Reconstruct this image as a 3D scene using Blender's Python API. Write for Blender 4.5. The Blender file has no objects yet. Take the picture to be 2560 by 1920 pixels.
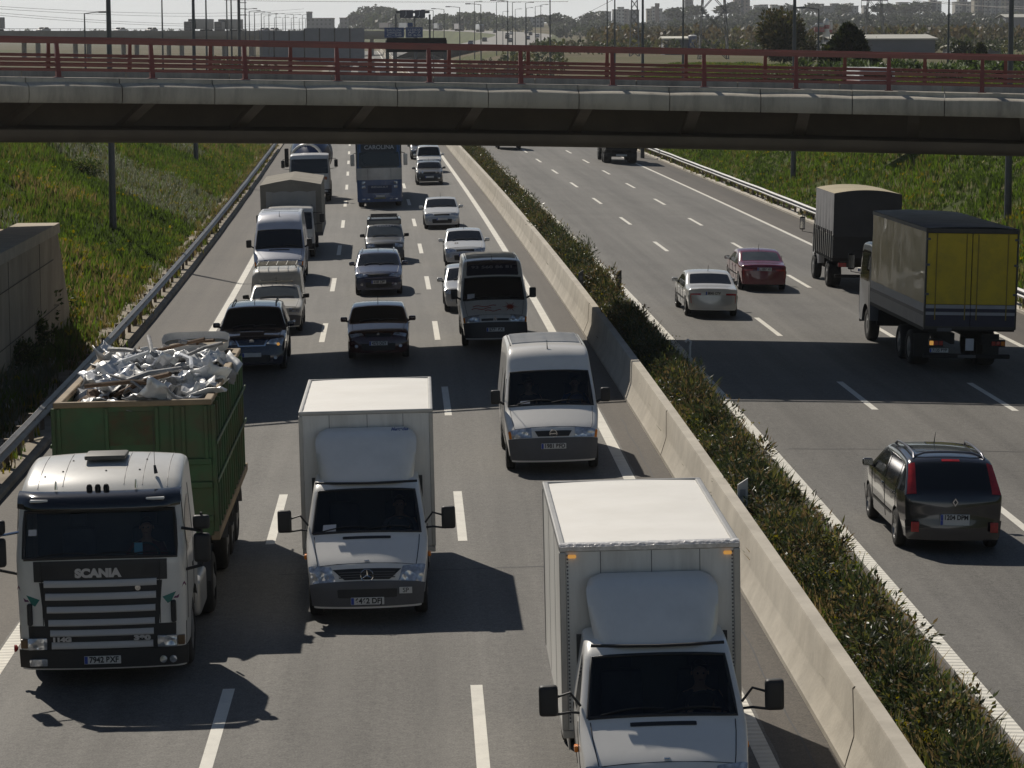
import bpy, bmesh, math, random
import numpy as np
from mathutils import Vector, Matrix, noise as mnoise

random.seed(7)
RNG = np.random.default_rng(11)
SC = bpy.context.scene
COL = SC.collection
R = math.radians

# ------------------------------------------------------------------ camera, sky, sun, exposure
CAM_H = 9.113
cam = bpy.data.cameras.new('camera')
cam.sensor_fit = 'HORIZONTAL'
cam.sensor_width = 36.0
cam.lens = 7018.4 / 2560.0 * 36.0
cam.clip_start = 0.5
cam.clip_end = 30000.0
cam_ob = bpy.data.objects.new('camera', cam)
COL.objects.link(cam_ob)
cam_ob.matrix_world = (Matrix.Translation((0, 0, CAM_H)) @ Matrix.Rotation(R(90) - 0.123462, 4, 'X')
                       @ Matrix.Rotation(-0.003881, 4, 'Z'))
SC.camera = cam_ob

SUN_TO = Vector((-0.482, 0.989, 1.0)).normalized()      # towards the sun
SUN_EL = math.asin(SUN_TO.z)
SUN_AZ = math.atan2(SUN_TO.x, SUN_TO.y)
world = bpy.data.worlds.new('World')
SC.world = world
world.use_nodes = True
wn, wl = world.node_tree.nodes, world.node_tree.links
wn.clear()
w_out = wn.new('ShaderNodeOutputWorld')
w_bg = wn.new('ShaderNodeBackground')
w_sky = wn.new('ShaderNodeTexSky')
w_sky.sky_type = 'NISHITA'
w_sky.sun_disc = False
w_sky.sun_elevation = SUN_EL
w_sky.sun_rotation = SUN_AZ
w_sky.altitude = 20
w_sky.air_density = 1.0
w_sky.dust_density = 0.4
w_sky.ozone_density = 1.5
w_bg.inputs['Strength'].default_value = 0.05
# thin bright veil of cloud low over the horizon
w_tc = wn.new('ShaderNodeTexCoord')
w_sep = wn.new('ShaderNodeSeparateXYZ')
wl.new(w_tc.outputs['Generated'], w_sep.inputs['Vector'])
w_mr = wn.new('ShaderNodeMapRange')
w_mr.interpolation_type = 'SMOOTHSTEP'
for k_, v_ in (('From Min', 0.16), ('From Max', -0.02), ('To Min', 0.0), ('To Max', 0.9)):
    w_mr.inputs[k_].default_value = v_
wl.new(w_sep.outputs['Z'], w_mr.inputs['Value'])
w_nz = wn.new('ShaderNodeTexNoise')
w_nz.inputs['Scale'].default_value = 3.0
w_nz.inputs['Detail'].default_value = 5
w_mp = wn.new('ShaderNodeMapping')
w_mp.inputs['Scale'].default_value = (1, 1, 7)
wl.new(w_tc.outputs['Generated'], w_mp.inputs['Vector'])
wl.new(w_mp.outputs['Vector'], w_nz.inputs['Vector'])
w_cr = wn.new('ShaderNodeMapRange')
for k_, v_ in (('From Min', 0.3), ('From Max', 0.7), ('To Min', 0.90), ('To Max', 1.06)):
    w_cr.inputs[k_].default_value = v_
wl.new(w_nz.outputs['Fac'], w_cr.inputs['Value'])
w_sc = wn.new('ShaderNodeVectorMath')
w_sc.operation = 'SCALE'
w_sc.inputs[0].default_value = (22.0, 22.6, 22.6)
wl.new(w_cr.outputs['Result'], w_sc.inputs['Scale'])
w_mx = wn.new('ShaderNodeMix')
w_mx.data_type = 'RGBA'
wl.new(w_mr.outputs['Result'], w_mx.inputs[0])
wl.new(w_sky.outputs['Color'], w_mx.inputs[6])
wl.new(w_sc.outputs['Vector'], w_mx.inputs[7])
wl.new(w_mx.outputs[2], w_bg.inputs['Color'])
wl.new(w_bg.outputs['Background'], w_out.inputs['Surface'])

sun = bpy.data.lights.new('sun', 'SUN')
sun.energy = 5.0
sun.angle = R(0.53)
sun.color = (1.0, 0.93, 0.82)
sun_ob = bpy.data.objects.new('sun', sun)
sun_ob.rotation_euler = SUN_TO.to_track_quat('Z', 'Y').to_euler()
COL.objects.link(sun_ob)

SC.view_settings.view_transform = 'Standard'
SC.view_settings.look = 'None'
SC.view_settings.exposure = -0.40
SC.view_settings.gamma = 1.0
SC.render.engine = 'CYCLES'
SC.cycles.use_denoising = True
SC.cycles.max_bounces = 6
SC.cycles.transparent_max_bounces = 12

# ------------------------------------------------------------------ materials (all procedural)
MATS = {}

def M(name, col, rough=0.6, metal=0.0, var=0.12, scale=2.0, bump=0.0, bscale=40.0, spec=0.5, coat=0.0,
      dirt=None, dirt_amt=0.0, dirt_scale=1.5, emit=None, estr=0.0, alpha=1.0, stretch=None):
    """Principled material with noise variation, optional bump and blotchy dirt in object space."""
    if name in MATS:
        return MATS[name]
    m = bpy.data.materials.new(name)
    m.use_nodes = True
    nt = m.node_tree
    n, l = nt.nodes, nt.links
    b = n['Principled BSDF']
    tc = n.new('ShaderNodeTexCoord')
    nz = n.new('ShaderNodeTexNoise')
    nz.inputs['Scale'].default_value = scale
    nz.inputs['Detail'].default_value = 6
    nz.inputs['Roughness'].default_value = 0.62
    l.new(tc.outputs['Object'], nz.inputs['Vector'])
    mr = n.new('ShaderNodeMapRange')
    mr.inputs['From Min'].default_value = 0.3
    mr.inputs['From Max'].default_value = 0.7
    l.new(nz.outputs['Fac'], mr.inputs['Value'])
    mix = n.new('ShaderNodeMix')
    mix.data_type = 'RGBA'
    mix.inputs[6].default_value = (*[max(0, c * (1 - var)) for c in col], 1)
    mix.inputs[7].default_value = (*[min(1, c * (1 + var)) for c in col], 1)
    l.new(mr.outputs['Result'], mix.inputs[0])
    out = mix.outputs[2]
    if dirt is not None:
        n2 = n.new('ShaderNodeTexNoise')
        n2.inputs['Scale'].default_value = dirt_scale
        n2.inputs['Detail'].default_value = 9
        n2.inputs['Roughness'].default_value = 0.7
        if stretch:
            mp = n.new('ShaderNodeMapping')
            mp.inputs['Scale'].default_value = stretch
            l.new(tc.outputs['Object'], mp.inputs['Vector'])
            l.new(mp.outputs['Vector'], n2.inputs['Vector'])
        else:
            l.new(tc.outputs['Object'], n2.inputs['Vector'])
        m2 = n.new('ShaderNodeMapRange')
        m2.inputs['From Min'].default_value = 0.45
        m2.inputs['From Max'].default_value = 0.72
        m2.inputs['To Max'].default_value = dirt_amt
        l.new(n2.outputs['Fac'], m2.inputs['Value'])
        mx = n.new('ShaderNodeMix')
        mx.data_type = 'RGBA'
        mx.inputs[7].default_value = (*dirt, 1)
        l.new(out, mx.inputs[6])
        l.new(m2.outputs['Result'], mx.inputs[0])
        out = mx.outputs[2]
    l.new(out, b.inputs['Base Color'])
    b.inputs['Roughness'].default_value = rough
    b.inputs['Metallic'].default_value = metal
    b.inputs['Specular IOR Level'].default_value = spec
    b.inputs['Coat Weight'].default_value = coat
    b.inputs['Coat Roughness'].default_value = 0.05
    if alpha < 1:
        b.inputs['Alpha'].default_value = alpha
    if emit is not None:
        b.inputs['Emission Color'].default_value = (*emit, 1)
        b.inputs['Emission Strength'].default_value = estr
    if bump > 0:
        n3 = n.new('ShaderNodeTexNoise')
        n3.inputs['Scale'].default_value = bscale
        n3.inputs['Detail'].default_value = 4
        l.new(tc.outputs['Object'], n3.inputs['Vector'])
        bp = n.new('ShaderNodeBump')
        bp.inputs['Strength'].default_value = bump
        bp.inputs['Distance'].default_value = 0.02
        l.new(n3.outputs['Fac'], bp.inputs['Height'])
        l.new(bp.outputs['Normal'], b.inputs['Normal'])
    MATS[name] = m
    return m

def paint(name, col, rough=0.32, coat=0.6, var=0.05, dirt_amt=0.25, metal=0.0):
    return M(name, col, rough=rough, coat=coat, var=var, scale=1.2, dirt=(0.12, 0.105, 0.085), dirt_amt=dirt_amt,
             dirt_scale=1.1, metal=metal)

# ------------------------------------------------------------------ mesh builder
class MB:
    """Collects shapes in plain lists and links them as ONE mesh object."""
    def __init__(self):
        self.v, self.f = [], []

    def add(self, vs, fs):
        o = len(self.v)
        self.v.extend([tuple(p) for p in vs])
        self.f.extend([tuple(i + o for i in q) for q in fs])
        return self

    def box(self, x0, x1, y0, y1, z0, z1, b=0.0, seg=1, mat=None):
        """Box with bevelled edges (b)."""
        bm = bmesh.new()
        bmesh.ops.create_cube(bm, size=1.0)
        for v in bm.verts:
            v.co = Vector(((x0 + x1) / 2 + v.co.x * (x1 - x0), (y0 + y1) / 2 + v.co.y * (y1 - y0),
                           (z0 + z1) / 2 + v.co.z * (z1 - z0)))
        if b > 0:
            b = min(b, 0.45 * min(x1 - x0, y1 - y0, z1 - z0))
            bmesh.ops.bevel(bm, geom=bm.edges[:], offset=b, segments=seg, profile=0.6, affect='EDGES')
        if mat is not None:
            bm.transform(mat)
        return self.take(bm)

    def take(self, bm):
        bm.verts.index_update()
        self.add([v.co[:] for v in bm.verts], [[v.index for v in f.verts] for f in bm.faces])
        bm.free()
        return self

    def tube(self, pts, r, n=8, cap=True):
        pts = [Vector(p) for p in pts]
        rs = r if isinstance(r, (list, tuple)) else [r] * len(pts)
        vs, fs = [], []
        up = Vector((0, 0, 1))
        prev = None
        for i, p in enumerate(pts):
            t = (pts[min(i + 1, len(pts) - 1)] - pts[max(i - 1, 0)])
            t = t.normalized() if t.length > 1e-9 else Vector((0, 0, 1))
            if prev is None:
                a = up if abs(t.dot(up)) < 0.95 else Vector((1, 0, 0))
                s = t.cross(a).normalized()
            else:
                s = (prev - t * prev.dot(t)).normalized()
            prev = s
            q = t.cross(s)
            for k in range(n):
                an = 2 * math.pi * k / n
                vs.append(p + (s * math.cos(an) + q * math.sin(an)) * rs[i])
        for i in range(len(pts) - 1):
            for k in range(n):
                k2 = (k + 1) % n
                fs.append((i * n + k, i * n + k2, (i + 1) * n + k2, (i + 1) * n + k))
        if cap:
            fs.append(tuple(range(n))[::-1])
            fs.append(tuple((len(pts) - 1) * n + k for k in range(n)))
        return self.add(vs, fs)

    def lathe(self, prof, n=24, axis='X', center=(0, 0, 0), close=False):
        """prof: list of (axial, radius)."""
        vs, fs = [], []
        m = len(prof)
        for a, r in prof:
            for k in range(n):
                an = 2 * math.pi * k / n
                c, s = math.cos(an) * r, math.sin(an) * r
                p = {'X': (a, c, s), 'Y': (c, a, s), 'Z': (c, s, a)}[axis]
                vs.append((p[0] + center[0], p[1] + center[1], p[2] + center[2]))
        for i in range(m - 1 + (1 if close else 0)):
            for k in range(n):
                k2 = (k + 1) % n
                j = (i + 1) % m
                fs.append((i * n + k, i * n + k2, j * n + k2, j * n + k))
        if not close:
            fs.append(tuple(range(n))[::-1])
            fs.append(tuple((m - 1) * n + k for k in range(n)))
        return self.add(vs, fs)

    def grid(self, P, closed_u=False):
        """P[i][j] points -> quads."""
        nu, nv = len(P), len(P[0])
        vs = [p for row in P for p in row]
        fs = []
        for i in range(nu - 1 + (1 if closed_u else 0)):
            i2 = (i + 1) % nu
            for j in range(nv - 1):
                fs.append((i * nv + j, i2 * nv + j, i2 * nv + j + 1, i * nv + j + 1))
        return self.add(vs, fs)

    def prism(self, poly, d, cap=True):
        """poly: list of 3D points (ring), d: extrusion vector."""
        n = len(poly)
        d = Vector(d)
        vs = [Vector(p) for p in poly] + [Vector(p) + d for p in poly]
        fs = [(i, (i + 1) % n, n + (i + 1) % n, n + i) for i in range(n)]
        if cap:
            fs += [tuple(range(n))[::-1], tuple(range(n, 2 * n))]
        return self.add(vs, fs)

    def xf(self, mat):
        self.v = [tuple(mat @ Vector(p)) for p in self.v]
        return self

    def build(self, name, mat, parent=None, smooth=None, label=None, cat=None, group=None, kind=None, loc=None):
        me = bpy.data.meshes.new(name)
        me.from_pydata(self.v, [], self.f)
        bm = bmesh.new()
        bm.from_mesh(me)
        bmesh.ops.remove_doubles(bm, verts=bm.verts[:], dist=1e-5)
        bmesh.ops.recalc_face_normals(bm, faces=bm.faces[:])
        bm.to_mesh(me)
        bm.free()
        if smooth is not None:
            for p in me.polygons:
                p.use_smooth = True
            me.set_sharp_from_angle(angle=R(smooth))
        me.materials.append(mat)
        o = bpy.data.objects.new(name, me)
        COL.objects.link(o)
        if parent is not None:
            o.parent = parent
        if loc is not None:
            o.location = loc
        return tag(o, label, cat, group, kind)

def tag(o, label=None, cat=None, group=None, kind=None):
    if label: o['label'] = label
    if cat: o['category'] = cat
    if group: o['group'] = group
    if kind: o['kind'] = kind
    return o

def empty(name, label, cat, loc=(0, 0, 0), rot=(0, 0, 0), group=None):
    o = bpy.data.objects.new(name, None)
    o.empty_display_size = 0.3
    COL.objects.link(o)
    o.location = loc
    o.rotation_euler = rot
    return tag(o, label, cat, group)

def copy_tree(o, parent=None):
    c = o.copy()
    COL.objects.link(c)
    if parent is not None:
        c.parent = parent
    for ch in list(o.children):
        copy_tree(ch, c)
    return c

def raw(name, V, F, mat, parent=None, mats=None, midx=None, smooth=False, **kw):
    """Fast mesh from numpy arrays; F is an (n,3) or (n,4) index array."""
    V = np.asarray(V, dtype=np.float32)
    F = np.asarray(F, dtype=np.int32)
    me = bpy.data.meshes.new(name)
    me.vertices.add(len(V))
    me.vertices.foreach_set('co', V.ravel())
    k = F.shape[1]
    me.loops.add(F.size)
    me.loops.foreach_set('vertex_index', F.ravel())
    me.polygons.add(len(F))
    me.polygons.foreach_set('loop_start', np.arange(0, F.size, k, dtype=np.int32))
    me.polygons.foreach_set('loop_total', np.full(len(F), k, dtype=np.int32))
    if smooth:
        me.polygons.foreach_set('use_smooth', np.ones(len(F), dtype=bool))
    for mm in (mats or [mat]):
        me.materials.append(mm)
    if midx is not None:
        me.polygons.foreach_set('material_index', np.asarray(midx, dtype=np.int32))
    me.update()
    o = bpy.data.objects.new(name, me)
    COL.objects.link(o)
    if parent is not None:
        o.parent = parent
    return tag(o, **kw)

def text_obj(s, size, mat, parent, name, loc, rot=(R(90), 0, 0), bold=0.0, ext=0.004, width=None, mirror=False, shear=0.0):
    """Lettering turned into a mesh part."""
    cu = bpy.data.curves.new(name, 'FONT')
    cu.body = s
    cu.size = size
    cu.align_x = 'CENTER'
    cu.align_y = 'CENTER'
    cu.offset = bold
    cu.extrude = ext
    cu.shear = shear
    tmp = bpy.data.objects.new(name, cu)
    COL.objects.link(tmp)
    dg = bpy.context.evaluated_depsgraph_get()
    me = bpy.data.meshes.new_from_object(tmp.evaluated_get(dg))
    bpy.data.objects.remove(tmp)
    bpy.data.curves.remove(cu)
    if width:
        xs = [v.co.x for v in me.vertices]
        k = width / max(1e-6, max(xs) - min(xs))
        for v in me.vertices:
            v.co.x *= k
    me.materials.clear()
    me.materials.append(mat)
    o = bpy.data.objects.new(name, me)
    COL.objects.link(o)
    o.parent = parent
    o.location = loc
    o.rotation_euler = rot
    return o
# ------------------------------------------------------------------ road geometry (u = metres right of the lane line, s = metres ahead)
def ref(s):
    if s > 250.0:
        return ref(250.0) + slope(250.0) * (s - 250.0)
    return 0.52101 - 0.02083 * s - 0.000164 * s * s + 0.265964e-6 * s ** 3

def slope(s):
    s = min(s, 250.0)
    return -0.02083 - 0.000328 * s + 0.797892e-6 * s * s

def sstep(a, b, x):
    t = min(1.0, max(0.0, (x - a) / (b - a)))
    return t * t * (3 - 2 * t)

def zgrade(s):
    return 1.9 * sstep(240, 430, s) + 1.6 * sstep(600, 1000, s)

def zroad(u, s):
    return (0.017973 * (u - 5) if u < 5 else -0.022813 * (u - 5)) + 0.1 + zgrade(s)

def pt(u, s, h=0.0):
    t = slope(s)
    c = 1 / math.hypot(1, t)
    return (ref(s) + u * c, s - u * c * t, zroad(u, s) + h)

LANE = 3.5
F_LINE = 6.977
U_L_EDGE, U_R_EDGE = -9.25, 19.85      # pavement edges
# ------------------------------------------------------------------ ground sheet
def zterr(u, s):
    """Height of the ground: cut banks beside the motorway, plateau, hills far off."""
    sr = s
    zl, zr_ = zroad(U_L_EDGE, sr), zroad(U_R_EDGE, sr)
    X = ref(s) + u
    a = X / max(s, 50.0)
    far = 0.0
    far += 17.0 * sstep(1000, 2700, s) * sstep(0.015, 0.085, a)
    far += 13.0 * sstep(1300, 2500, s) * sstep(-0.075, -0.045, a) * (1 - sstep(0.02, 0.05, a))
    far += 13.0 * sstep(2600, 5200, s)
    if u < U_L_EDGE:
        d = U_L_EDGE - u
        if d < 1.5:
            z = zl - 0.02
        else:
            top = 5.3 - 1.6 * sstep(240, 420, s)
            t = min(1.0, (d - 1.5) / 13.0)
            z = zl + (top - zl) * (t + 0.10 * math.sin(t * math.pi) * (0.5 + mnoise.noise(Vector((s * .03, u * .05, 3.1)))))
            z += 0.25 * mnoise.noise(Vector((s * .08, u * .13, 0))) * min(1, (d - 1.5) / 3)
    elif u > U_R_EDGE:
        d = u - U_R_EDGE
        if d < 1.1:
            z = zr_ - 0.02
        else:
            t = min(1.0, (d - 1.1) / 12.5)
            z = zr_ + (5.6 - 0.6 * sstep(300, 700, s) - zr_) * (t + 0.08 * math.sin(t * math.pi))
            z += 0.25 * mnoise.noise(Vector((s * .07, u * .11, 7))) * min(1, (d - 1.1) / 3)
    else:
        z = zroad(u, s) - 0.06
        z -= 0.6 * sstep(1000, 1100, s)
    return z + far

us = sorted(set([-9.25, -10.7, -10.8, -11.5, 19.85, 20.9, 21.0, 21.5, 4.0, 5.5, -4.0, 12.0]
                + [-12 - 1.2 * i for i in range(14)] + [22 + 1.2 * i for i in range(12)]
                + [-30 - 6 * i * 1.33 ** (i * .6) for i in range(18)] + [38 + 6 * i * 1.33 ** (i * .6) for i in range(18)]))
ss = [-30, -10, 0, 8] + [14 + 3.0 * i for i in range(90)] + [290 * 1.035 ** i for i in range(1, 93)]
TV = []
for s in ss:
    for u in us:
        x0 = ref(s) + u
        TV.append((x0, s, zterr(u, s)))
n_u = len(us)
TF = []
for i in range(len(ss) - 1):
    for j in range(n_u - 1):
        TF.append((i * n_u + j, i * n_u + j + 1, (i + 1) * n_u + j + 1, (i + 1) * n_u + j))

def ground_mat():
    m = bpy.data.materials.new('ground_soil_and_grass')
    m.use_nodes = True
    n, l = m.node_tree.nodes, m.node_tree.links
    b = n['Principled BSDF']
    b.inputs['Roughness'].default_value = 0.95
    b.inputs['Specular IOR Level'].default_value = 0.1
    tc = n.new('ShaderNodeTexCoord')
    def nz(scale, det=6):
        t = n.new('ShaderNodeTexNoise')
        t.inputs['Scale'].default_value = scale
        t.inputs['Detail'].default_value = det
        t.inputs['Roughness'].default_value = 0.65
        l.new(tc.outputs['Object'], t.inputs['Vector'])
        return t
    def ramp(src, stops):
        r = n.new('ShaderNodeValToRGB')
        els = r.color_ramp.elements
        els[0].position, els[0].color = stops[0][0], (*stops[0][1], 1)
        els[1].position, els[1].color = stops[-1][0], (*stops[-1][1], 1)
        for p, c in stops[1:-1]:
            e = els.new(p)
            e.color = (*c, 1)
        l.new(src, r.inputs['Fac'])
        return r
    g = ramp(nz(0.35, 9).outputs['Fac'], [(0.3, (0.035, 0.05, 0.014)), (0.47, (0.07, 0.085, 0.025)),
                                          (0.58, (0.10, 0.10, 0.035)), (0.75, (0.13, 0.11, 0.06))])
    f = ramp(nz(0.012, 5).outputs['Fac'], [(0.35, (0.09, 0.10, 0.035)), (0.5, (0.12, 0.105, 0.06)), (0.62, (0.16, 0.13, 0.085))])
    at = n.new('ShaderNodeAttribute')
    at.attribute_name = 'earth'
    sep = n.new('ShaderNodeSeparateColor')
    l.new(at.outputs['Color'], sep.inputs['Color'])
    m1 = n.new('ShaderNodeMix'); m1.data_type = 'RGBA'
    l.new(sep.outputs['Green'], m1.inputs[0]); l.new(g.outputs['Color'], m1.inputs[6]); l.new(f.outputs['Color'], m1.inputs[7])
    e = ramp(nz(0.25, 8).outputs['Fac'], [(0.3, (0.22, 0.17, 0.12)), (0.7, (0.36, 0.29, 0.21))])
    m2 = n.new('ShaderNodeMix'); m2.data_type = 'RGBA'
    l.new(sep.outputs['Red'], m2.inputs[0]); l.new(m1.outputs[2], m2.inputs[6]); l.new(e.outputs['Color'], m2.inputs[7])
    l.new(m2.outputs[2], b.inputs['Base Color'])
    bp = n.new('ShaderNodeBump')
    bp.inputs['Strength'].default_value = 0.6
    bp.inputs['Distance'].default_value = 0.15
    l.new(nz(2.5, 5).outputs['Fac'], bp.inputs['Height'])
    l.new(bp.outputs['Normal'], b.inputs['Normal'])
    return m

ground = raw('ground', TV, TF, ground_mat(), smooth=True, kind='structure')
att = ground.data.color_attributes.new('earth', 'FLOAT_COLOR', 'POINT')
cols = np.zeros((len(TV), 4), dtype=np.float32)
cols[:, 3] = 1
k = 0
for s in ss:
    for u in us:
        r_ = 0.0
        if u < -26 and 170 < s < 420:
            r_ = sstep(-26, -31, -0 + u) if False else min(1, max(0, (-26 - u) / 4)) * sstep(170, 200, s) * (1 - sstep(330, 420, s))
        if U_L_EDGE - 1.9 < u < U_L_EDGE or U_R_EDGE < u < U_R_EDGE + 1.4 or 4.2 < u < 6.6:
            r_ = 0.8
        cols[k, 0] = r_
        cols[k, 1] = sstep(260, 420, s) if s > 260 else 0
        k += 1
att.data.foreach_set('color', cols.ravel())

# ------------------------------------------------------------------ carriageways
def asphalt_mat():
    m = bpy.data.materials.new('asphalt')
    m.use_nodes = True
    n, l = m.node_tree.nodes, m.node_tree.links
    b = n['Principled BSDF']
    uv = n.new('ShaderNodeUVMap'); uv.uv_map = 'road_metres'
    sep = n.new('ShaderNodeSeparateXYZ')
    l.new(uv.outputs['UV'], sep.inputs['Vector'])
    def math_(op, a, b_=None, c=None):
        t = n.new('ShaderNodeMath'); t.operation = op
        for i, x in enumerate((a, b_, c)):
            if x is None: continue
            if isinstance(x, (int, float)): t.inputs[i].default_value = x
            else: l.new(x, t.inputs[i])
        return t.outputs[0]
    U, S = sep.outputs['X'], sep.outputs['Y']
    tc = n.new('ShaderNodeTexCoord')
    def noise(scale, det=3, vec=None, rough=0.6):
        t = n.new('ShaderNodeTexNoise')
        t.inputs['Scale'].default_value = scale
        t.inputs['Detail'].default_value = det
        t.inputs['Roughness'].default_value = rough
        l.new(vec if vec is not None else tc.outputs['Object'], t.inputs['Vector'])
        return t.outputs['Fac']
    # shoulders: a darker, browner mix outside the lanes
    wob = math_('MULTIPLY', math_('SUBTRACT', noise(0.8), 0.5), 0.08)
    Uw = math_('ADD', U, wob)
    sh = math_('ADD', math_('LESS_THAN', Uw, -7.2), math_('MULTIPLY', math_('GREATER_THAN', Uw, 3.72), math_('LESS_THAN', Uw, 6.82)))
    sh = math_('ADD', sh, math_('GREATER_THAN', Uw, 17.62))
    # grain
    gr = noise(38.0, 4, rough=0.75)
    gr2 = noise(9.0, 3)
    big = noise(0.22, 5)
    mp = n.new('ShaderNodeMapping')
    mp.inputs['Scale'].default_value = (1.6, 0.035, 1)
    l.new(uv.outputs['UV'], mp.inputs['Vector'])
    streak = noise(1.0, 4, vec=mp.outputs['Vector'])
    # oil band in the middle of every lane, polished wheel tracks on either side
    lane = math_('MULTIPLY', math_('FRACT', math_('DIVIDE', math_('ADD', U, 70.0), 3.5)), 6.2832)
    band = math_('MULTIPLY', math_('COSINE', lane), 0.10)
    v = math_('ADD', 0.5, math_('MULTIPLY', math_('SUBTRACT', gr, 0.5), 2.6))
    v = math_('ADD', v, math_('MULTIPLY', math_('SUBTRACT', gr2, 0.5), 0.7))
    v = math_('ADD', v, math_('MULTIPLY', math_('SUBTRACT', big, 0.5), 0.45))
    v = math_('ADD', v, math_('MULTIPLY', math_('SUBTRACT', streak, 0.5), 0.9))
    v = math_('ADD', v, band)
    r = n.new('ShaderNodeValToRGB')
    e = r.color_ramp.elements
    e[0].position, e[0].color = 0.0, (0.058, 0.054, 0.049, 1)
    e[1].position, e[1].color = 1.0, (0.205, 0.194, 0.175, 1)
    l.new(v, r.inputs['Fac'])
    mx = n.new('ShaderNodeMix'); mx.data_type = 'RGBA'; mx.blend_type = 'MULTIPLY'
    l.new(sh, mx.inputs[0]); l.new(r.outputs['Color'], mx.inputs[6]); mx.inputs[7].default_value = (0.66, 0.60, 0.54, 1)
    l.new(mx.outputs[2], b.inputs['Base Color'])
    b.inputs['Roughness'].default_value = 0.72
    b.inputs['Specular IOR Level'].default_value = 0.35
    bp = n.new('ShaderNodeBump')
    bp.inputs['Strength'].default_value = 0.35
    bp.inputs['Distance'].default_value = 0.01
    l.new(gr, bp.inputs['Height'])
    l.new(bp.outputs['Normal'], b.inputs['Normal'])
    return m

ASPH = asphalt_mat()
S_RD = [-20 + 4.0 * i for i in range(70)] + [260 + 15 * i for i in range(1, 56)]

def strip(name, u_list, mat, h, s_list=S_RD, parent=None, **kw):
    V, F, UVs = [], [], []
    for s in s_list:
        for u in u_list:
            V.append(pt(u, s, h)); UVs.append((u, s))
    n = len(u_list)
    for i in range(len(s_list) - 1):
        for j in range(n - 1):
            F.append((i * n + j, i * n + j + 1, (i + 1) * n + j + 1, (i + 1) * n + j))
    o = raw(name, V, F, mat, parent=parent, **kw)
    uvl = o.data.uv_layers.new(name='road_metres')
    idx = np.zeros(len(o.data.loops), dtype=np.int32)
    o.data.loops.foreach_get('vertex_index', idx)
    uvl.data.foreach_set('uv', np.asarray(UVs, dtype=np.float32)[idx].ravel())
    return o

road_l = strip('road', [-9.25, -7.2, -5, -3, -1, 1, 3.0, 4.5], ASPH, 0.0, kind='structure')
road_r = strip('road', [6.44, 8, 10, 12, 14, 16, 18, 19.85], ASPH, 0.0, kind='structure')

def line_mat():
    m = M('road_paint', (0.74, 0.71, 0.63), rough=0.7, var=0.06, scale=1.5, dirt=(0.3, 0.28, 0.25), dirt_amt=0.35, dirt_scale=3.0, bump=0.3, bscale=30)
    n, l = m.node_tree.nodes, m.node_tree.links
    uv = n.new('ShaderNodeUVMap'); uv.uv_map = 'road_metres'
    return m
PAINT = line_mat()
RIB = M('ribbed_road_paint', (0.74, 0.71, 0.63), rough=0.7, var=0.06, scale=1.5, dirt=(0.28, 0.26, 0.23), dirt_amt=0.4, dirt_scale=3.0)

def ribbed():
    """Transverse ribs of the edge lines as a real wave in the colour of the profiled paint."""
    n, l = RIB.node_tree.nodes, RIB.node_tree.links
    uv = n.new('ShaderNodeUVMap'); uv.uv_map = 'road_metres'
    w = n.new('ShaderNodeTexWave')
    w.bands_direction = 'Y'
    w.inputs['Scale'].default_value = 1.6
    w.inputs['Distortion'].default_value = 1.2
    w.inputs['Detail'].default_value = 2
    l.new(uv.outputs['UV'], w.inputs['Vector'])
    bp = n.new('ShaderNodeBump')
    bp.inputs['Strength'].default_value = 0.9
    bp.inputs['Distance'].default_value = 0.02
    l.new(w.outputs['Fac'], bp.inputs['Height'])
    l.new(bp.outputs['Normal'], n['Principled BSDF'].inputs['Normal'])
ribbed()

def edge_line(u, w, parent):
    o = strip('edge_line', [u - w / 2, u + w / 2], RIB, 0.004, parent=parent)
def dashes(u, s0, parent, k0, k1, w=0.17, ln=5.6):
    V, F, UVs = [], [], []
    for k in range(k0, k1):
        a = s0 + 17.0 * k
        b0 = len(V)
        for q in range(5):
            s = a - ln + ln * q / 4
            for uu in (u - w / 2, u + w / 2):
                V.append(pt(uu, s, 0.004)); UVs.append((uu, s))
        for q in range(4):
            F.append((b0 + 2 * q, b0 + 2 * q + 1, b0 + 2 * q + 3, b0 + 2 * q + 2))
    o = raw('lane_marking', V, F, PAINT, parent=parent)
edge_line(3.55, 0.24, road_l)
edge_line(-7.04, 0.24, road_l)
edge_line(F_LINE, 0.24, road_r)
edge_line(17.48, 0.20, road_r)
def dark_line(s, u0, u1, parent, w=.05, seed=0):  # thin wavering dark line laid just above the asphalt
    V, F = [], []
    for i in range(41):
        u = u0 + (u1 - u0) * i / 40
        d = .12 * mnoise.noise(Vector((u * .6, s, seed)))
        V += [pt(u, s + d, .003), pt(u, s + d + w * (.6 + .8 * abs(mnoise.noise(Vector((u * 2, s, 1))))), .003)]
    F = [(2 * i, 2 * i + 1, 2 * i + 3, 2 * i + 2) for i in range(40)]
    raw('dark_line', V, F, DARK_LINE, parent=parent)
DARK_LINE = M('dark_line', (.035, .032, .030), rough=.6, var=.2)
for s, u0, u1 in ((136.5, 7.2, 19.6), (144.0, 7.2, 17.2), (172.0, 7.2, 19.6), (61.0, 7.4, 14)):
    dark_line(s, u0, u1, road_r, .09)
for s, u0, u1 in ((150.0, -9.0, -7.2), (168.0, -9.1, 3.4), (118.0, -9.1, -7.2), (47.5, -3.2, 3.3)):
    dark_line(s, u0, u1, road_l, .08)
for s0_, u_, L_ in ((52, 4.05, 14), (29, 4.1, 16)):
    V = []
    for i in range(30):
        s = s0_ + L_ * i / 29
        d = .05 * mnoise.noise(Vector((s * .5, 4, 1)))
        V += [pt(u_ + d, s, .003), pt(u_ + d + .025, s, .003)]
    raw('dark_line', V, [(2 * i, 2 * i + 1, 2 * i + 3, 2 * i + 2) for i in range(29)], DARK_LINE, parent=road_l)
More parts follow.
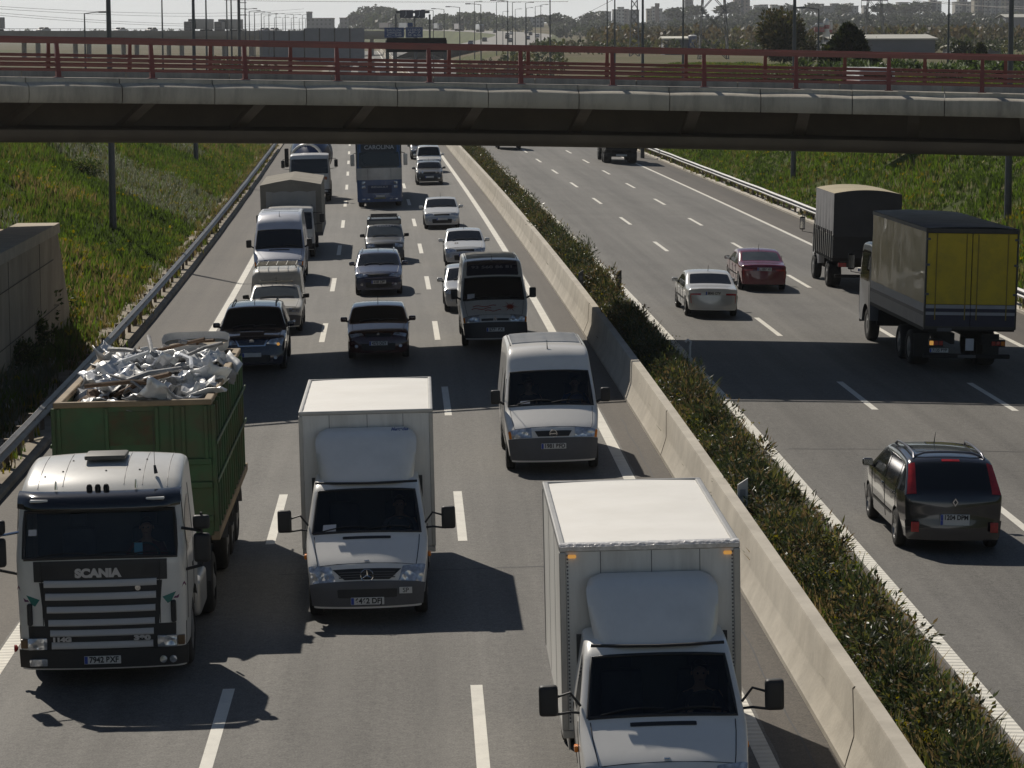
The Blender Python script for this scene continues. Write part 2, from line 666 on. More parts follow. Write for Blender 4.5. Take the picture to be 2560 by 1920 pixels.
dashes(0.0, 38.83, road_l, -1, 30)
dashes(-3.5, 39.03, road_l, -1, 30)
dashes(F_LINE + 3.5, 39.43, road_r, -1, 30)
dashes(F_LINE + 7.0, 39.56, road_r, -1, 30)

# ------------------------------------------------------------------ median: barrier, soil, kerb
CONC = M('barrier_concrete', (0.50, 0.455, 0.38), rough=0.85, var=0.14, scale=0.9, bump=0.25, bscale=14,
         dirt=(0.22, 0.19, 0.15), dirt_amt=0.45, dirt_scale=0.7)
CONC_D = M('concrete_grey', (0.30, 0.28, 0.245), rough=0.85, var=0.18, scale=0.8, bump=0.2, bscale=18,
           dirt=(0.13, 0.12, 0.10), dirt_amt=0.5, dirt_scale=0.9)
SOIL = M('median_soil', (0.20, 0.16, 0.11), rough=0.95, var=0.3, scale=3.0, bump=0.8, bscale=9)

def sweep(prof, s_list, jitter=0.0):
    m = MB()
    P = []
    for s in s_list:
        P.append([pt(u, s, h) for u, h in prof])
    m.grid(P)
    n = len(prof)
    m.f.append(tuple(range(n)))
    m.f.append(tuple(len(m.v) - n + k for k in range(n))[::-1])
    return m
S_B = [12 + 4.0 * i for i in range(62)] + [260 + 20 * i for i in range(40)]
barrier = sweep([(4.44, -0.05), (4.44, 0.08), (4.47, 0.12), (4.585, 0.38), (4.60, 0.42), (4.655, 0.86), (4.67, 0.89), (4.86, 0.89), (4.88, 0.86), (4.95, 0.0), (4.95, -0.05)],
                S_B).build('concrete_barrier', CONC, smooth=30,
                           label='long pale concrete safety barrier along the planted central reservation', cat='barrier')
for s, lean_ in ((59.4, 1.3), (33.5, 1.0), (84.5, .9)):
    pr = [(4.44, 0.08), (4.47, 0.12), (4.585, 0.38), (4.60, 0.42), (4.655, 0.86), (4.67, 0.892)]
    pts = []
    for i, (u, h) in enumerate(pr):
        pts.append(Vector(pt(u - 0.002, s + lean_ * h + .05 * math.sin(i * 2.1), h)))
    MB().tube(pts, .011, 5).build('crack', M('crack_dark', (0.10, 0.085, 0.065), rough=0.9), barrier)
strip('median_soil', [4.95, 5.3, 5.7, 6.2], SOIL, 0.16, s_list=S_B, kind='structure')
kerb = sweep([(6.18, -0.05), (6.18, 0.19), (6.40, 0.19), (6.45, 0.16), (6.46, 0.0)], S_B).build(
    'kerb', CONC, smooth=30, kind='structure')
GUTT = M('gutter_concrete', (0.31, 0.265, 0.20), rough=.9, var=.2, scale=.8, bump=.3, bscale=8, dirt=(.12, .10, .07), dirt_amt=.7, dirt_scale=.9)
# concrete gutters outside the shoulders
sweep([(-10.7, 0.0), (-10.65, 0.10), (-9.62, 0.09), (-9.30, 0.13), (-9.22, 0.10), (-9.21, -0.03)], S_B).build('gutter', GUTT, smooth=30, kind='structure')
sweep([(19.80, -0.03), (19.81, 0.09), (19.9, 0.12), (20.9, 0.10), (20.95, 0.0)], S_B).build('gutter', CONC, smooth=30, kind='structure')

# ------------------------------------------------------------------ guardrails
GALV = M('galvanised_steel', (0.30, 0.30, 0.30), rough=0.5, metal=0.55, var=0.15, scale=0.8, dirt=(0.16, 0.13, 0.10), dirt_amt=0.4)
POSTM = M('weathered_post_steel', (0.16, 0.125, 0.095), rough=0.7, metal=0.3, var=0.2, scale=2)
def guardrail(u_face, side, s0, s1, label):
    """side = +1: the beam faces +u (left edge of the road), -1: it faces -u."""
    root = empty('guardrail', label, 'guardrail', loc=pt(u_face, s0))
    ro = Vector(root.location)
    prof = [(0.0, 0.44), (0.02, 0.46), (0.085, 0.495), (0.085, 0.53), (0.02, 0.575), (0.0, 0.60), (0.02, 0.625), (0.085, 0.67), (0.085, 0.705), (0.02, 0.74), (0.0, 0.76)]
    sl = [s0 + 2.0 * i for i in range(int((s1 - s0) / 2) + 1)]
    m = MB()
    P = []
    for i, s in enumerate(sl):
        wob = 0.03 * mnoise.noise(Vector((s * .11, side, 0)))
        P.append([Vector(pt(u_face + side * (d - 0.0) + wob, s, h + wob * .5)) - ro for d, h in prof]
                 + [Vector(pt(u_face + side * (d - 0.006) + wob, s, h + wob * .5)) - ro for d, h in prof[::-1]])
    m.grid([list(c) for c in P])
    m.build('beam', GALV, root, smooth=40)
    for i, s in enumerate(sl[:100]):
        q = MB()
        w = 0.055
        for (a0, a1, b0, b1) in ((-0.03 - 0.10, -0.03, -w, w),):
            ring = [Vector(pt(u_face + side * uu, s + b, -0.05)) - ro for uu, b in ((a0, b0), (a1, b0), (a1, b1), (a0, b1))]
            q.prism(ring, (0, 0, 0.80 + random.uniform(-.02, .02)))
        ring = [Vector(pt(u_face + side * uu, s + b, 0.50)) - ro for uu, b in ((-0.03, -0.03), (0.02, -0.03), (0.02, 0.03), (-0.03, 0.03))]
        q.prism(ring, (0, 0, 0.2))
        q.build('post', POSTM, root)
    return root
guardrail(-9.52, 1, 40, 232, 'steel guardrail along the left shoulder at the foot of the left bank')
guardrail(20.0, -1, 66, 256, 'steel guardrail along the right shoulder at the foot of the right bank')
# ------------------------------------------------------------------ red-railed curved overpass
BX, BY = 5.6, 34.9
def arc(r, th, z):
    x = BX + r * math.sin(th)
    return Vector((x, BY + r * math.cos(th), z - 0.0225 * x))
TH0, TH1 = R(-41), R(34)
DTH = 2.53 / 43.0
bridge = empty('road_overpass', 'curved concrete road overpass with red metal railings crossing above the motorway', 'overpass', loc=arc(48, 0, 0))
bo = Vector(bridge.location)
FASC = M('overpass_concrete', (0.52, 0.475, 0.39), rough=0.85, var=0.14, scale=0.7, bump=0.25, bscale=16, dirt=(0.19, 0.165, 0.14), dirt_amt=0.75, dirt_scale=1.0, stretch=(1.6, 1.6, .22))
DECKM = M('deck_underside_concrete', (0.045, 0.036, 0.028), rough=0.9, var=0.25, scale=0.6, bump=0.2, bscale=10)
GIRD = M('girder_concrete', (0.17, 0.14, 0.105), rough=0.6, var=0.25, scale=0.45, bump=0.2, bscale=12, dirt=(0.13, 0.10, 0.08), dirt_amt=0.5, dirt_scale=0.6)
REDP = M('red_railing_paint', (0.25, 0.058, 0.04), rough=0.45, var=0.12, scale=1.0, coat=0.2, dirt=(0.10, 0.04, 0.03), dirt_amt=0.4)

def ths(step=R(1.0)):
    n = int((TH1 - TH0) / step) + 1
    return [TH0 + (TH1 - TH0) * i / (n - 1) for i in range(n)]
def ring_sweep(prof, th_list, closed=True):
    m = MB()
    P = [[arc(r, th, z) - bo for r, z in prof] for th in th_list]
    if closed:
        P = [row + [row[0]] for row in P]
    m.grid(P)
    n = len(prof)
    k = len(P[0])
    m.f.append(tuple(range(n)))
    m.f.append(tuple(len(m.v) - k + i for i in range(n))[::-1])
    return m
# deck slab and the carriageway on it
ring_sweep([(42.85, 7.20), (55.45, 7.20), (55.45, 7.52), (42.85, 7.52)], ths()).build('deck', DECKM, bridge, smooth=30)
ring_sweep([(43.4, 7.524), (55.0, 7.524), (55.0, 7.56), (43.4, 7.56)], ths()).build('roadway', M('overpass_asphalt', (0.12, 0.115, 0.105), rough=0.85, var=0.2, scale=2), bridge, smooth=30)
# box girder under the deck
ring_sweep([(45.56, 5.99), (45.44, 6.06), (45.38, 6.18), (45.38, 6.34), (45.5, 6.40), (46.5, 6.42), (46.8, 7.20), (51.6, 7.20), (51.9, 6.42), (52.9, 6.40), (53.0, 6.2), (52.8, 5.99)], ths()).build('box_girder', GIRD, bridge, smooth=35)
# precast parapet panels, rounded on top
prof_in = [(42.46, 7.15), (42.40, 7.22), (42.37, 7.38), (42.365, 7.52), (42.38, 7.575), (42.42, 7.605), (42.52, 7.645), (42.66, 7.675), (42.68, 7.69), (42.685, 7.785), (42.71, 7.80), (43.42, 7.80), (43.45, 7.77), (43.45, 7.53), (42.85, 7.53), (42.85, 7.19)]
def mirror(p, c=49.15):
    return [(2 * c - r, z) for r, z in p]
k0 = int(math.floor(TH0 / DTH))
PH = 0.50 * DTH
def panels(prof, dth, rr):
    k = math.ceil(TH0 / dth)
    while (k + 1) * dth < TH1:
        a, b = k * dth + PH + 0.012 / rr, (k + 1) * dth + PH - 0.012 / rr
        bulge = [a + (b - a) * i / 6 for i in range(7)]
        m = MB()
        P = []
        for i, th in enumerate(bulge):
            q = 0.022 * (1 - (2 * i / 6 - 1) ** 2) - 0.01
            row = [arc(r, th, z + (q if 7.5 < z < 7.7 else 0)) - bo for r, z in prof]
            P.append(row + [row[0]])
        m.grid(P)
        n, kk = len(prof), len(prof) + 1
        m.f.append(tuple(range(n)))
        m.f.append(tuple(len(m.v) - kk + i for i in range(n))[::-1])
        m.build('parapet_panel', FASC, bridge, smooth=35)
        k += 1
panels(prof_in, DTH, 42.5)
panels(mirror(prof_in), 2.53 / 43.0 , 55.5)
# diagonal struts that carry the cantilever
k = math.ceil(TH0 / (3.0 / 42.8))
while k * 3.0 / 42.8 < TH1:
    th = k * 3.0 / 42.8 + 0.058
    for r0, z0, r1, z1 in ((46.3, 6.30, 42.75, 7.16), (52.1, 6.30, 55.55, 7.16)):
        m = MB()
        hw0, hw1 = 0.16 / r0, 0.16 / r1
        dz = 0.16
        pts = [arc(r0, th - hw0, z0) - bo, arc(r0, th + hw0, z0) - bo, arc(r1, th + hw1, z1) - bo, arc(r1, th - hw1, z1) - bo]
        m.prism(pts, (0, 0, dz))
        m.build('strut', GIRD, bridge)
    k += 1
# railings: leaning plate posts, one thick top rail, three thin lower rails
def railing(r_base, lean, dth, off, label):
    root = MB()
    th_list = ths(R(0.6))
    def rail(h, w, t):
        r = r_base + lean * h
        pr = [(r - w, 7.79 + h - t * .5), (r - w, 7.79 + h + t * .35), (r - w * .6, 7.79 + h + t * .5), (r + w * .6, 7.79 + h + t * .5), (r + w, 7.79 + h + t * .35), (r + w, 7.79 + h - t * .5)]
        m = ring_sweep(pr, th_list)
        root.add(m.v, m.f)
    rail(0.965, 0.06, 0.14)
    rail(0.475, 0.04, 0.095)
    rail(0.335, 0.04, 0.085)
    rail(0.215, 0.04, 0.085)
    ob = root.build('railing', REDP, bridge, smooth=35, label=label)
    k = math.ceil(TH0 / dth)
    while k * dth + off < TH1:
        th = k * dth + off
        if th > TH0:
            m = MB()
            for (h0, h1, w0, w1, d0, d1) in ((0.0, 0.93, 0.062, 0.048, 0.075, 0.055),):
                ring0 = [(-w0, -d0), (w0, -d0), (w0, d0), (-w0, d0)]
                P = []
                for h, w, d in ((0, w0, d0), (0.45, (w0 + w1) / 2 + .004, (d0 + d1) / 2), (0.93, w1, d1)):
                    row = []
                    for sx, sy in ((-1, -1), (1, -1), (1, 1), (-1, 1), (-1, -1)):
                        r = r_base + lean * h + sy * d
                        row.append(arc(r, th + sx * w / r_base, 7.79 + h) - bo)
                    P.append(row)
                m.grid(P)
                m.f.append((0, 1, 2, 3))
                m.f.append((10, 11, 12, 13))
            ring = [arc(r_base + b, th + a / r_base, 7.80) - bo for a, b in ((-.11, -.12), (.11, -.12), (.11, .12), (-.11, .12))]
            m.prism(ring, (0, 0, 0.02))
            m.build('post', REDP, ob)
        k += 1
railing(43.15, 0.17, DTH, -0.1 * DTH, 'near red metal railing')
railing(55.15, -0.17, 2.53 / 55.3 * 1.0, -0.0004, 'far red metal railing')
# ------------------------------------------------------------------ vehicle kit
def lerp_tab(tab, x):
    if x <= tab[0][0]: return tab[0][1]
    for (a, va), (b, vb) in zip(tab, tab[1:]):
        if x <= b:
            return va + (vb - va) * (x - a) / (b - a) if b > a else vb
    return tab[-1][1]

XS = [0, .2, .4, .58, .72, .82, .89, .935, .962, .98, .992, 1.0]

class Shell:
    """Vehicle body: a side profile swept across the width, with the flanks hung from its edges.
    ctrl: (y, z, rounding, bulge); y = 0 is the nose, +y runs to the tail."""
    def __init__(self, ctrl, W, belt, tum, sill, arches=(), er=0.06, tuck=0.05, ends=None, bpow=2.3):
        self.c, self.W, self.belt, self.tum, self.sill = ctrl, W, belt, tum, sill
        self.arches, self.er, self.tuck, self.bpow = arches, er, tuck, bpow
        self.ends = ends or (0.22, 0.25)
        self.L = ctrl[-1][0]
        self._E = None

    def C(self, t):
        c = self.c
        n = len(c) - 1
        t = min(max(t, 0.0), float(n))
        i = int(round(t))
        if 0 < i < n:
            f = c[i][2]
            if abs(t - i) < f:
                a = Vector((c[i][0], c[i][1])).lerp(Vector((c[i - 1][0], c[i - 1][1])), f)
                b = Vector((c[i][0], c[i][1])).lerp(Vector((c[i + 1][0], c[i + 1][1])), f)
                v = Vector((c[i][0], c[i][1]))
                q = (t - (i - f)) / (2 * f)
                return a * (1 - q) ** 2 + v * 2 * q * (1 - q) + b * q * q
        k = min(int(t), n - 1)
        return Vector((c[k][0], c[k][1])).lerp(Vector((c[k + 1][0], c[k + 1][1])), t - k)

    def N(self, t):
        n = len(self.c) - 1
        a, b = self.C(max(0, t - .06)), self.C(min(n, t + .06))
        d = (b - a)
        if d.length < 1e-9: return Vector((-1, 0))
        d.normalize()
        return Vector((-d.y, d.x))          # outward: up for a profile running to +y

    def bulge(self, t):
        c = self.c
        k = min(int(max(t, 0)), len(c) - 2)
        return c[k][3] + (c[k + 1][3] - c[k][3]) * (t - k)

    def hw(self, y, z):
        w = lerp_tab(self.W, y)
        if z > self.belt:
            w -= (z - self.belt) * self.tum
        else:
            w -= self.tuck * ((self.belt - z) / (self.belt - self.sill + 1e-6)) ** 2
        return w

    def S(self, t, x, off=0.0):
        p, n = self.C(t), self.N(t)
        ax = abs(x)
        e = 0.0
        if ax > 0.9:
            q = min(1.0, (ax - 0.9) / 0.1)
            e = self.er * (1 - math.sqrt(max(0, 1 - q * q)))
        d = self.bulge(t) * ax ** self.bpow + e
        q = p - n * (d - off)
        w = self.hw(q.x, q.y)
        return Vector((x * (w + (off if ax > .97 else 0)), q.x, q.y))

    def zb(self, y):
        L = self.L
        z = self.sill
        z = max(z, lerp_tab([(0, self.ends[0]), (0.5, self.sill), (L - 0.6, self.sill), (L, self.ends[1])], y))
        for yc, zc, r in self.arches:
            if abs(y - yc) < r:
                z = max(z, zc + math.sqrt(r * r - (y - yc) ** 2))
        return z

    def taus(self):
        out = []
        for i in range(len(self.c) - 1):
            ln = math.hypot(self.c[i + 1][0] - self.c[i][0], self.c[i + 1][1] - self.c[i][1])
            k = max(5, int(ln / 0.07))
            out += [i + j / k for j in range(k)]
        return out + [len(self.c) - 1.0]

    def edge(self):
        if self._E is None:
            self._E = [self.S(t, 1.0) for t in self.taus()]
        return self._E

    def ez(self, y):
        """Height of the roof/bonnet edge at y."""
        E = self.edge()
        best = None
        for a, b in zip(E, E[1:]):
            if min(a.y, b.y) - 1e-6 <= y <= max(a.y, b.y) + 1e-6 and b.y > a.y + 1e-5:
                z = a.z + (b.z - a.z) * (y - a.y) / (b.y - a.y)
                best = z if best is None else max(best, z)
        return best if best is not None else self.sill

    def body(self, cut=None):
        """cut = (t0, t1, x): leave the skin open there (behind see-through glass)."""
        m = MB()
        T = self.taus()
        if cut:
            T = sorted(set([t for t in T if min(abs(t - cut[0]), abs(t - cut[1])) > .02] + [cut[0], cut[1]]))
        xs = [-x for x in XS[:0:-1]] + XS
        if cut:
            xs = sorted(set([x for x in xs if abs(abs(x) - cut[2]) > .012] + [-cut[2], cut[2]]))
        m.grid([[self.S(t, x) for x in xs] for t in T])
        if cut:
            k = len(xs) - 1
            m.f = [f for q, f in enumerate(m.f) if not (cut[0] - 1e-6 <= T[q // k] < cut[1] - 1e-6 and -cut[2] - 1e-6 <= xs[q % k] < cut[2] - 1e-6)]
        ys_prev = -1e9
        rows = [0, .07, .16, .28, .42, .56, .7, .82, .92, 1.0]
        for sgn in (-1, 1):
            P, yp = [], -1e9
            for t in T:
                e = self.S(t, 1.0)
                if e.y < yp: continue
                yp = e.y
                zb = min(self.zb(e.y), e.z - 0.002)
                P.append([Vector((sgn * self.hw(e.y, e.z + (zb - e.z) * v), e.y, e.z + (zb - e.z) * v)) for v in rows])
            m.grid(P)
        return m

    def patch(self, t0, t1, xa, xb, off=0.006, nt=8, nx=10, rc=0.0, skirt=0.0, mb=None):
        """Rectangle of the skin between t0..t1 and xa..xb (values or functions of 0..1)."""
        m = mb or MB()
        fa = xa if callable(xa) else (lambda q: xa)
        fb = xb if callable(xb) else (lambda q: xb)
        P = []
        qs = [0, .02, .05, .1] + [.1 + .8 * i / nt for i in range(1, nt)] + [.9, .95, .98, 1] if rc else [i / nt for i in range(nt + 1)]
        for q in qs:
            a, b = fa(q), fb(q)
            if rc:
                e = abs(2 * q - 1)
                kk = 0.2
                if e > 1 - kk:
                    sh = rc * (1 - math.sqrt(max(0, 1 - ((e - 1 + kk) / kk) ** 2)))
                    a, b = a + sh, b - sh
            t = t0 + (t1 - t0) * q
            P.append([self.S(t, a + (b - a) * j / nx, off) for j in range(nx + 1)])
        if skirt:
            def back(row_t, row):
                return row
            full = []
            for q, row in zip(qs, P):
                t = t0 + (t1 - t0) * q
                n = self.N(t)
                ins = Vector((0, n.x, n.y)) * skirt
                full.append([row[0] - ins] + row + [row[-1] - ins])
            n0, n1 = self.N(t0), self.N(t1)
            full.insert(0, [p - Vector((0, n0.x, n0.y)) * skirt for p in full[0]])
            full.append([p - Vector((0, n1.x, n1.y)) * skirt for p in full[-1]])
            P = full
        m.grid(P)
        return m

    def quad(self, pts, off=0.008, n=6, mb=None):
        """Four (t, x) corners -> bilinear patch on the skin."""
        m = mb or MB()
        (t0, x0), (t1, x1), (t2, x2), (t3, x3) = pts
        P = []
        for i in range(n + 1):
            a = i / n
            row = []
            for j in range(n + 1):
                b = j / n
                t = (t0 * (1 - b) + t1 * b) * (1 - a) + (t3 * (1 - b) + t2 * b) * a
                x = (x0 * (1 - b) + x1 * b) * (1 - a) + (x3 * (1 - b) + x2 * b) * a
                row.append(self.S(t, x, off))
            P.append(row)
        return m.grid(P)

    def side(self, y0, y1, zlo, zhi, sgn, off=0.006, n=None, mb=None, nz=5):
        m = mb or MB()
        n = n or max(3, int((y1 - y0) / 0.1))
        fl = zlo if callable(zlo) else (lambda y: zlo)
        fh = zhi if callable(zhi) else (lambda y: zhi)
        P = []
        for i in range(n + 1):
            y = y0 + (y1 - y0) * i / n
            a, b = fl(y), max(fl(y) + 0.001, fh(y))
            P.append([Vector((sgn * (self.hw(y, a + (b - a) * j / nz) + off), y, a + (b - a) * j / nz)) for j in range(nz + 1)])
        return m.grid(P)

GLASS = M('dark_glass', (0.012, 0.014, 0.016), rough=0.04, var=0.3, scale=0.7, spec=0.55)
def clear_glass():
    m = bpy.data.materials.new('clear_tinted_glass')
    m.use_nodes = True
    n, l = m.node_tree.nodes, m.node_tree.links
    n.remove(n['Principled BSDF'])
    tr = n.new('ShaderNodeBsdfTransparent'); tr.inputs['Color'].default_value = (.72, .76, .77, 1)
    gl = n.new('ShaderNodeBsdfGlossy'); gl.inputs['Roughness'].default_value = .03
    fr = n.new('ShaderNodeFresnel'); fr.inputs['IOR'].default_value = 1.5
    mx = n.new('ShaderNodeMixShader')
    l.new(fr.outputs['Fac'], mx.inputs[0]); l.new(tr.outputs['BSDF'], mx.inputs[1]); l.new(gl.outputs['BSDF'], mx.inputs[2])
    l.new(mx.outputs['Shader'], n['Material Output'].inputs['Surface'])
    return m
CLEAR = clear_glass()
GLASS_L = M('light_glass', (0.07, 0.08, 0.085), rough=0.05, var=0.35, scale=0.9, spec=0.6)
BLACK = M('black_plastic', (0.018, 0.018, 0.019), rough=0.55, var=0.2, scale=3, bump=0.1, bscale=80)
RUBBER = M('tyre_rubber', (0.022, 0.021, 0.020), rough=0.85, var=0.25, scale=6, bump=0.3, bscale=50)
DARKM = M('dark_chassis', (0.015, 0.014, 0.013), rough=0.8, var=0.3, scale=3)
RIMM = M('wheel_rim_alloy', (0.42, 0.42, 0.42), rough=0.35, metal=0.8, var=0.1, dirt=(0.12, 0.10, 0.08), dirt_amt=0.4)
STEELW = M('steel_wheel', (0.22, 0.22, 0.22), rough=0.5, metal=0.4, var=0.2, dirt=(0.10, 0.08, 0.06), dirt_amt=0.5)
CHROME = M('chrome', (0.75, 0.75, 0.76), rough=0.12, metal=1.0, var=0.03)
PLATEW = M('number_plate_white', (0.62, 0.62, 0.60), rough=0.4, var=0.06)
PLATEB = M('number_plate_blue', (0.02, 0.06, 0.35), rough=0.4)
INK = M('plate_lettering', (0.02, 0.02, 0.022), rough=0.5)
AMBER = M('amber_lens', (0.75, 0.22, 0.02), rough=0.2)
REDL = M('red_lens', (0.42, 0.02, 0.02), rough=0.15, var=0.3, scale=8, coat=0.5)
LITE_GREY = M('grey_plastic', (0.10, 0.10, 0.105), rough=0.6, var=0.15)

def lamp_mat():
    m = M('headlight_lens', (0.55, 0.57, 0.6), rough=0.12, metal=0.55, var=0.45, scale=9, coat=1.0)
    n, l = m.node_tree.nodes, m.node_tree.links
    tc = n.new('ShaderNodeTexCoord')
    v = n.new('ShaderNodeTexVoronoi'); v.inputs['Scale'].default_value = 7
    l.new(tc.outputs['Object'], v.inputs['Vector'])
    bp = n.new('ShaderNodeBump'); bp.inputs['Strength'].default_value = 0.8; bp.inputs['Distance'].default_value = 0.06
    l.new(v.outputs['Distance'], bp.inputs['Height'])
    l.new(bp.outputs['Normal'], n['Principled BSDF'].inputs['Normal'])
    return m
LAMP = lamp_mat()

def place(name, label, cat, u, s, flip=False, group=None):
    """Root of a vehicle: its nose at (u, s) for oncoming traffic, its tail at (u, s) otherwise (flip)."""
    x, y, z = pt(u, s)
    a = -math.atan(slope(s))
    return empty(name, label, cat, (x, y, z), (0, -0.018 if u < 5 else -0.0228, a + (math.pi if flip else 0)), group)

def wheel(root, x, y, r, w, rim=RIMM, kind='alloy', dual=False):
    sg = 1 if x > 0 else -1
    m = MB()
    hw = w / 2
    prof = [(-hw, r * .62), (-hw, r * .80), (-hw * .92, r * .93), (-hw * .7, r * .99), (0, r), (hw * .7, r * .99), (hw * .92, r * .93), (hw, r * .80), (hw, r * .62), (0, r * .58)]
    m.lathe(prof, 28, 'X', (0, 0, 0), close=True)
    o = m.build('wheel', RUBBER, root, smooth=50, loc=(x, y, r))
    q = MB()
    f = sg * hw
    if kind == 'alloy':
        q.lathe([(f * .2, r * .18), (f * .86, r * .16), (f * .86, r * .02)], 14)
        q.lathe([(f * .4, r * .60), (f * .95, r * .64), (f * .95, r * .58), (f * .4, r * .55)], 24, close=True)
        for k in range(5):
            an = 2 * math.pi * k / 5 + .3
            c, s_ = math.cos(an), math.sin(an)
            mt = Matrix.Rotation(an, 4, 'X')
            q2 = MB().box(min(f * .6, f * .86), max(f * .6, f * .86), -r * .085, r * .085, r * .1, r * .6)
            q2.xf(mt); q.add(q2.v, q2.f)
        d = MB(); d.lathe([(f * .1, r * .58), (f * .15, r * .02)], 20)
        dk = d.build('brake_disc', DARKM, o)
    else:
        q.lathe([(f * .9, r * .62), (f * .55, r * .52), (f * .5, r * .34), (f * .95, r * .28), (f * 1.05, r * .14), (f * 1.05, r * .02)], 24)
        for k in range(8):
            an = 2 * math.pi * k / 8
            q.tube([(f * .5, math.cos(an) * r * .42, math.sin(an) * r * .42), (f * .62, math.cos(an) * r * .42, math.sin(an) * r * .42)], r * .035, 6)
    q.build('rim', rim, o, smooth=35)
    return o

def plate(root, txt, y, z, rear=False, w=0.52, h=0.115, tilt=0.0, x=0.0):
    m = MB()
    sg = 1 if rear else -1
    m.box(x - w / 2, x + w / 2, min(y, y + sg * .012), max(y, y + sg * .012), z - h / 2, z + h / 2, 0.004)
    p = m.build('number_plate', PLATEW, root)
    b = MB().box(x - w / 2 + .005 if not rear else x + w / 2 - .05, x - w / 2 + .05 if not rear else x + w / 2 - .005, min(y + sg * .012, y + sg * .0145), max(y + sg * .012, y + sg * .0145), z - h / 2 + .005, z + h / 2 - .005)
    b.build('country_strip', PLATEB, p)
    if txt:
        text_obj(txt, h * 1.02, INK, p, 'lettering', (x + (.02 if not rear else -.02), y + sg * .0148, z), (R(90), 0, R(180) if rear else 0), bold=0.004, ext=0.001, width=w * .80)
    return p

def mirror(root, x, y, z, w=0.2, h=0.14, d=0.12, mat=BLACK, arm=True, base_x=None):
    sg = 1 if x > 0 else -1
    m = MB()
    m.box(x - w / 2, x + w / 2, y - d / 2, y + d / 2, z - h / 2, z + h / 2, min(w, h, d) * .38, 3)
    o = m.build('wing_mirror', mat, root, smooth=50)
    g = MB().box(x - w * .42, x + w * .42, y + d / 2 + .001, y + d / 2 + .006, z - h * .40, z + h * .40)
    g.build('mirror_glass', CHROME, o)
    if arm and base_x is not None:
        MB().tube([(x - sg * w * .3, y, z - h * .3), (base_x, y + .03, z - h * .55)], 0.028, 8).build('mirror_arm', BLACK, o)
    return o

def wipers(root, sh, t, spans, mat=BLACK, dt=0.25):
    for (xa, xb) in spans:
        pts = []
        for i in range(7):
            q = i / 6
            pts.append(sh.S(t + dt * 0.18 * math.sin(q * math.pi) + 0.02 + dt * .25 * q, xa + (xb - xa) * q, 0.022))
        MB().tube(pts, 0.011, 6).build('wiper', mat, root)

def seam_skin(sh, root, pts, mat=None, w=0.012, off=0.002):
    """Thin dark panel gap following skin points."""
    P = [sh.S(t, x, off) for t, x in pts]
    MB().tube(P, w * .5, 5).build('panel_gap', mat or BLACK, root)

def door_seams(sh, root, ys, z0, z1, name='door_gap'):
    for sg in (-1, 1):
        for y in ys:
            P = [Vector((sg * (sh.hw(y, z0 + (z1 - z0) * i / 6) + .001), y, z0 + (z1 - z0) * i / 6)) for i in range(7)]
            MB().tube(P, 0.006, 5).build(name, BLACK, root)

def underbody(sh, root, z0=0.2, inset=0.12):
    L = sh.L
    w = lerp_tab(sh.W, L / 2) - inset
    MB().box(-w, w, 0.25, L - 0.3, z0, sh.belt * .75, 0.05).build('underbody', DARKM, root)

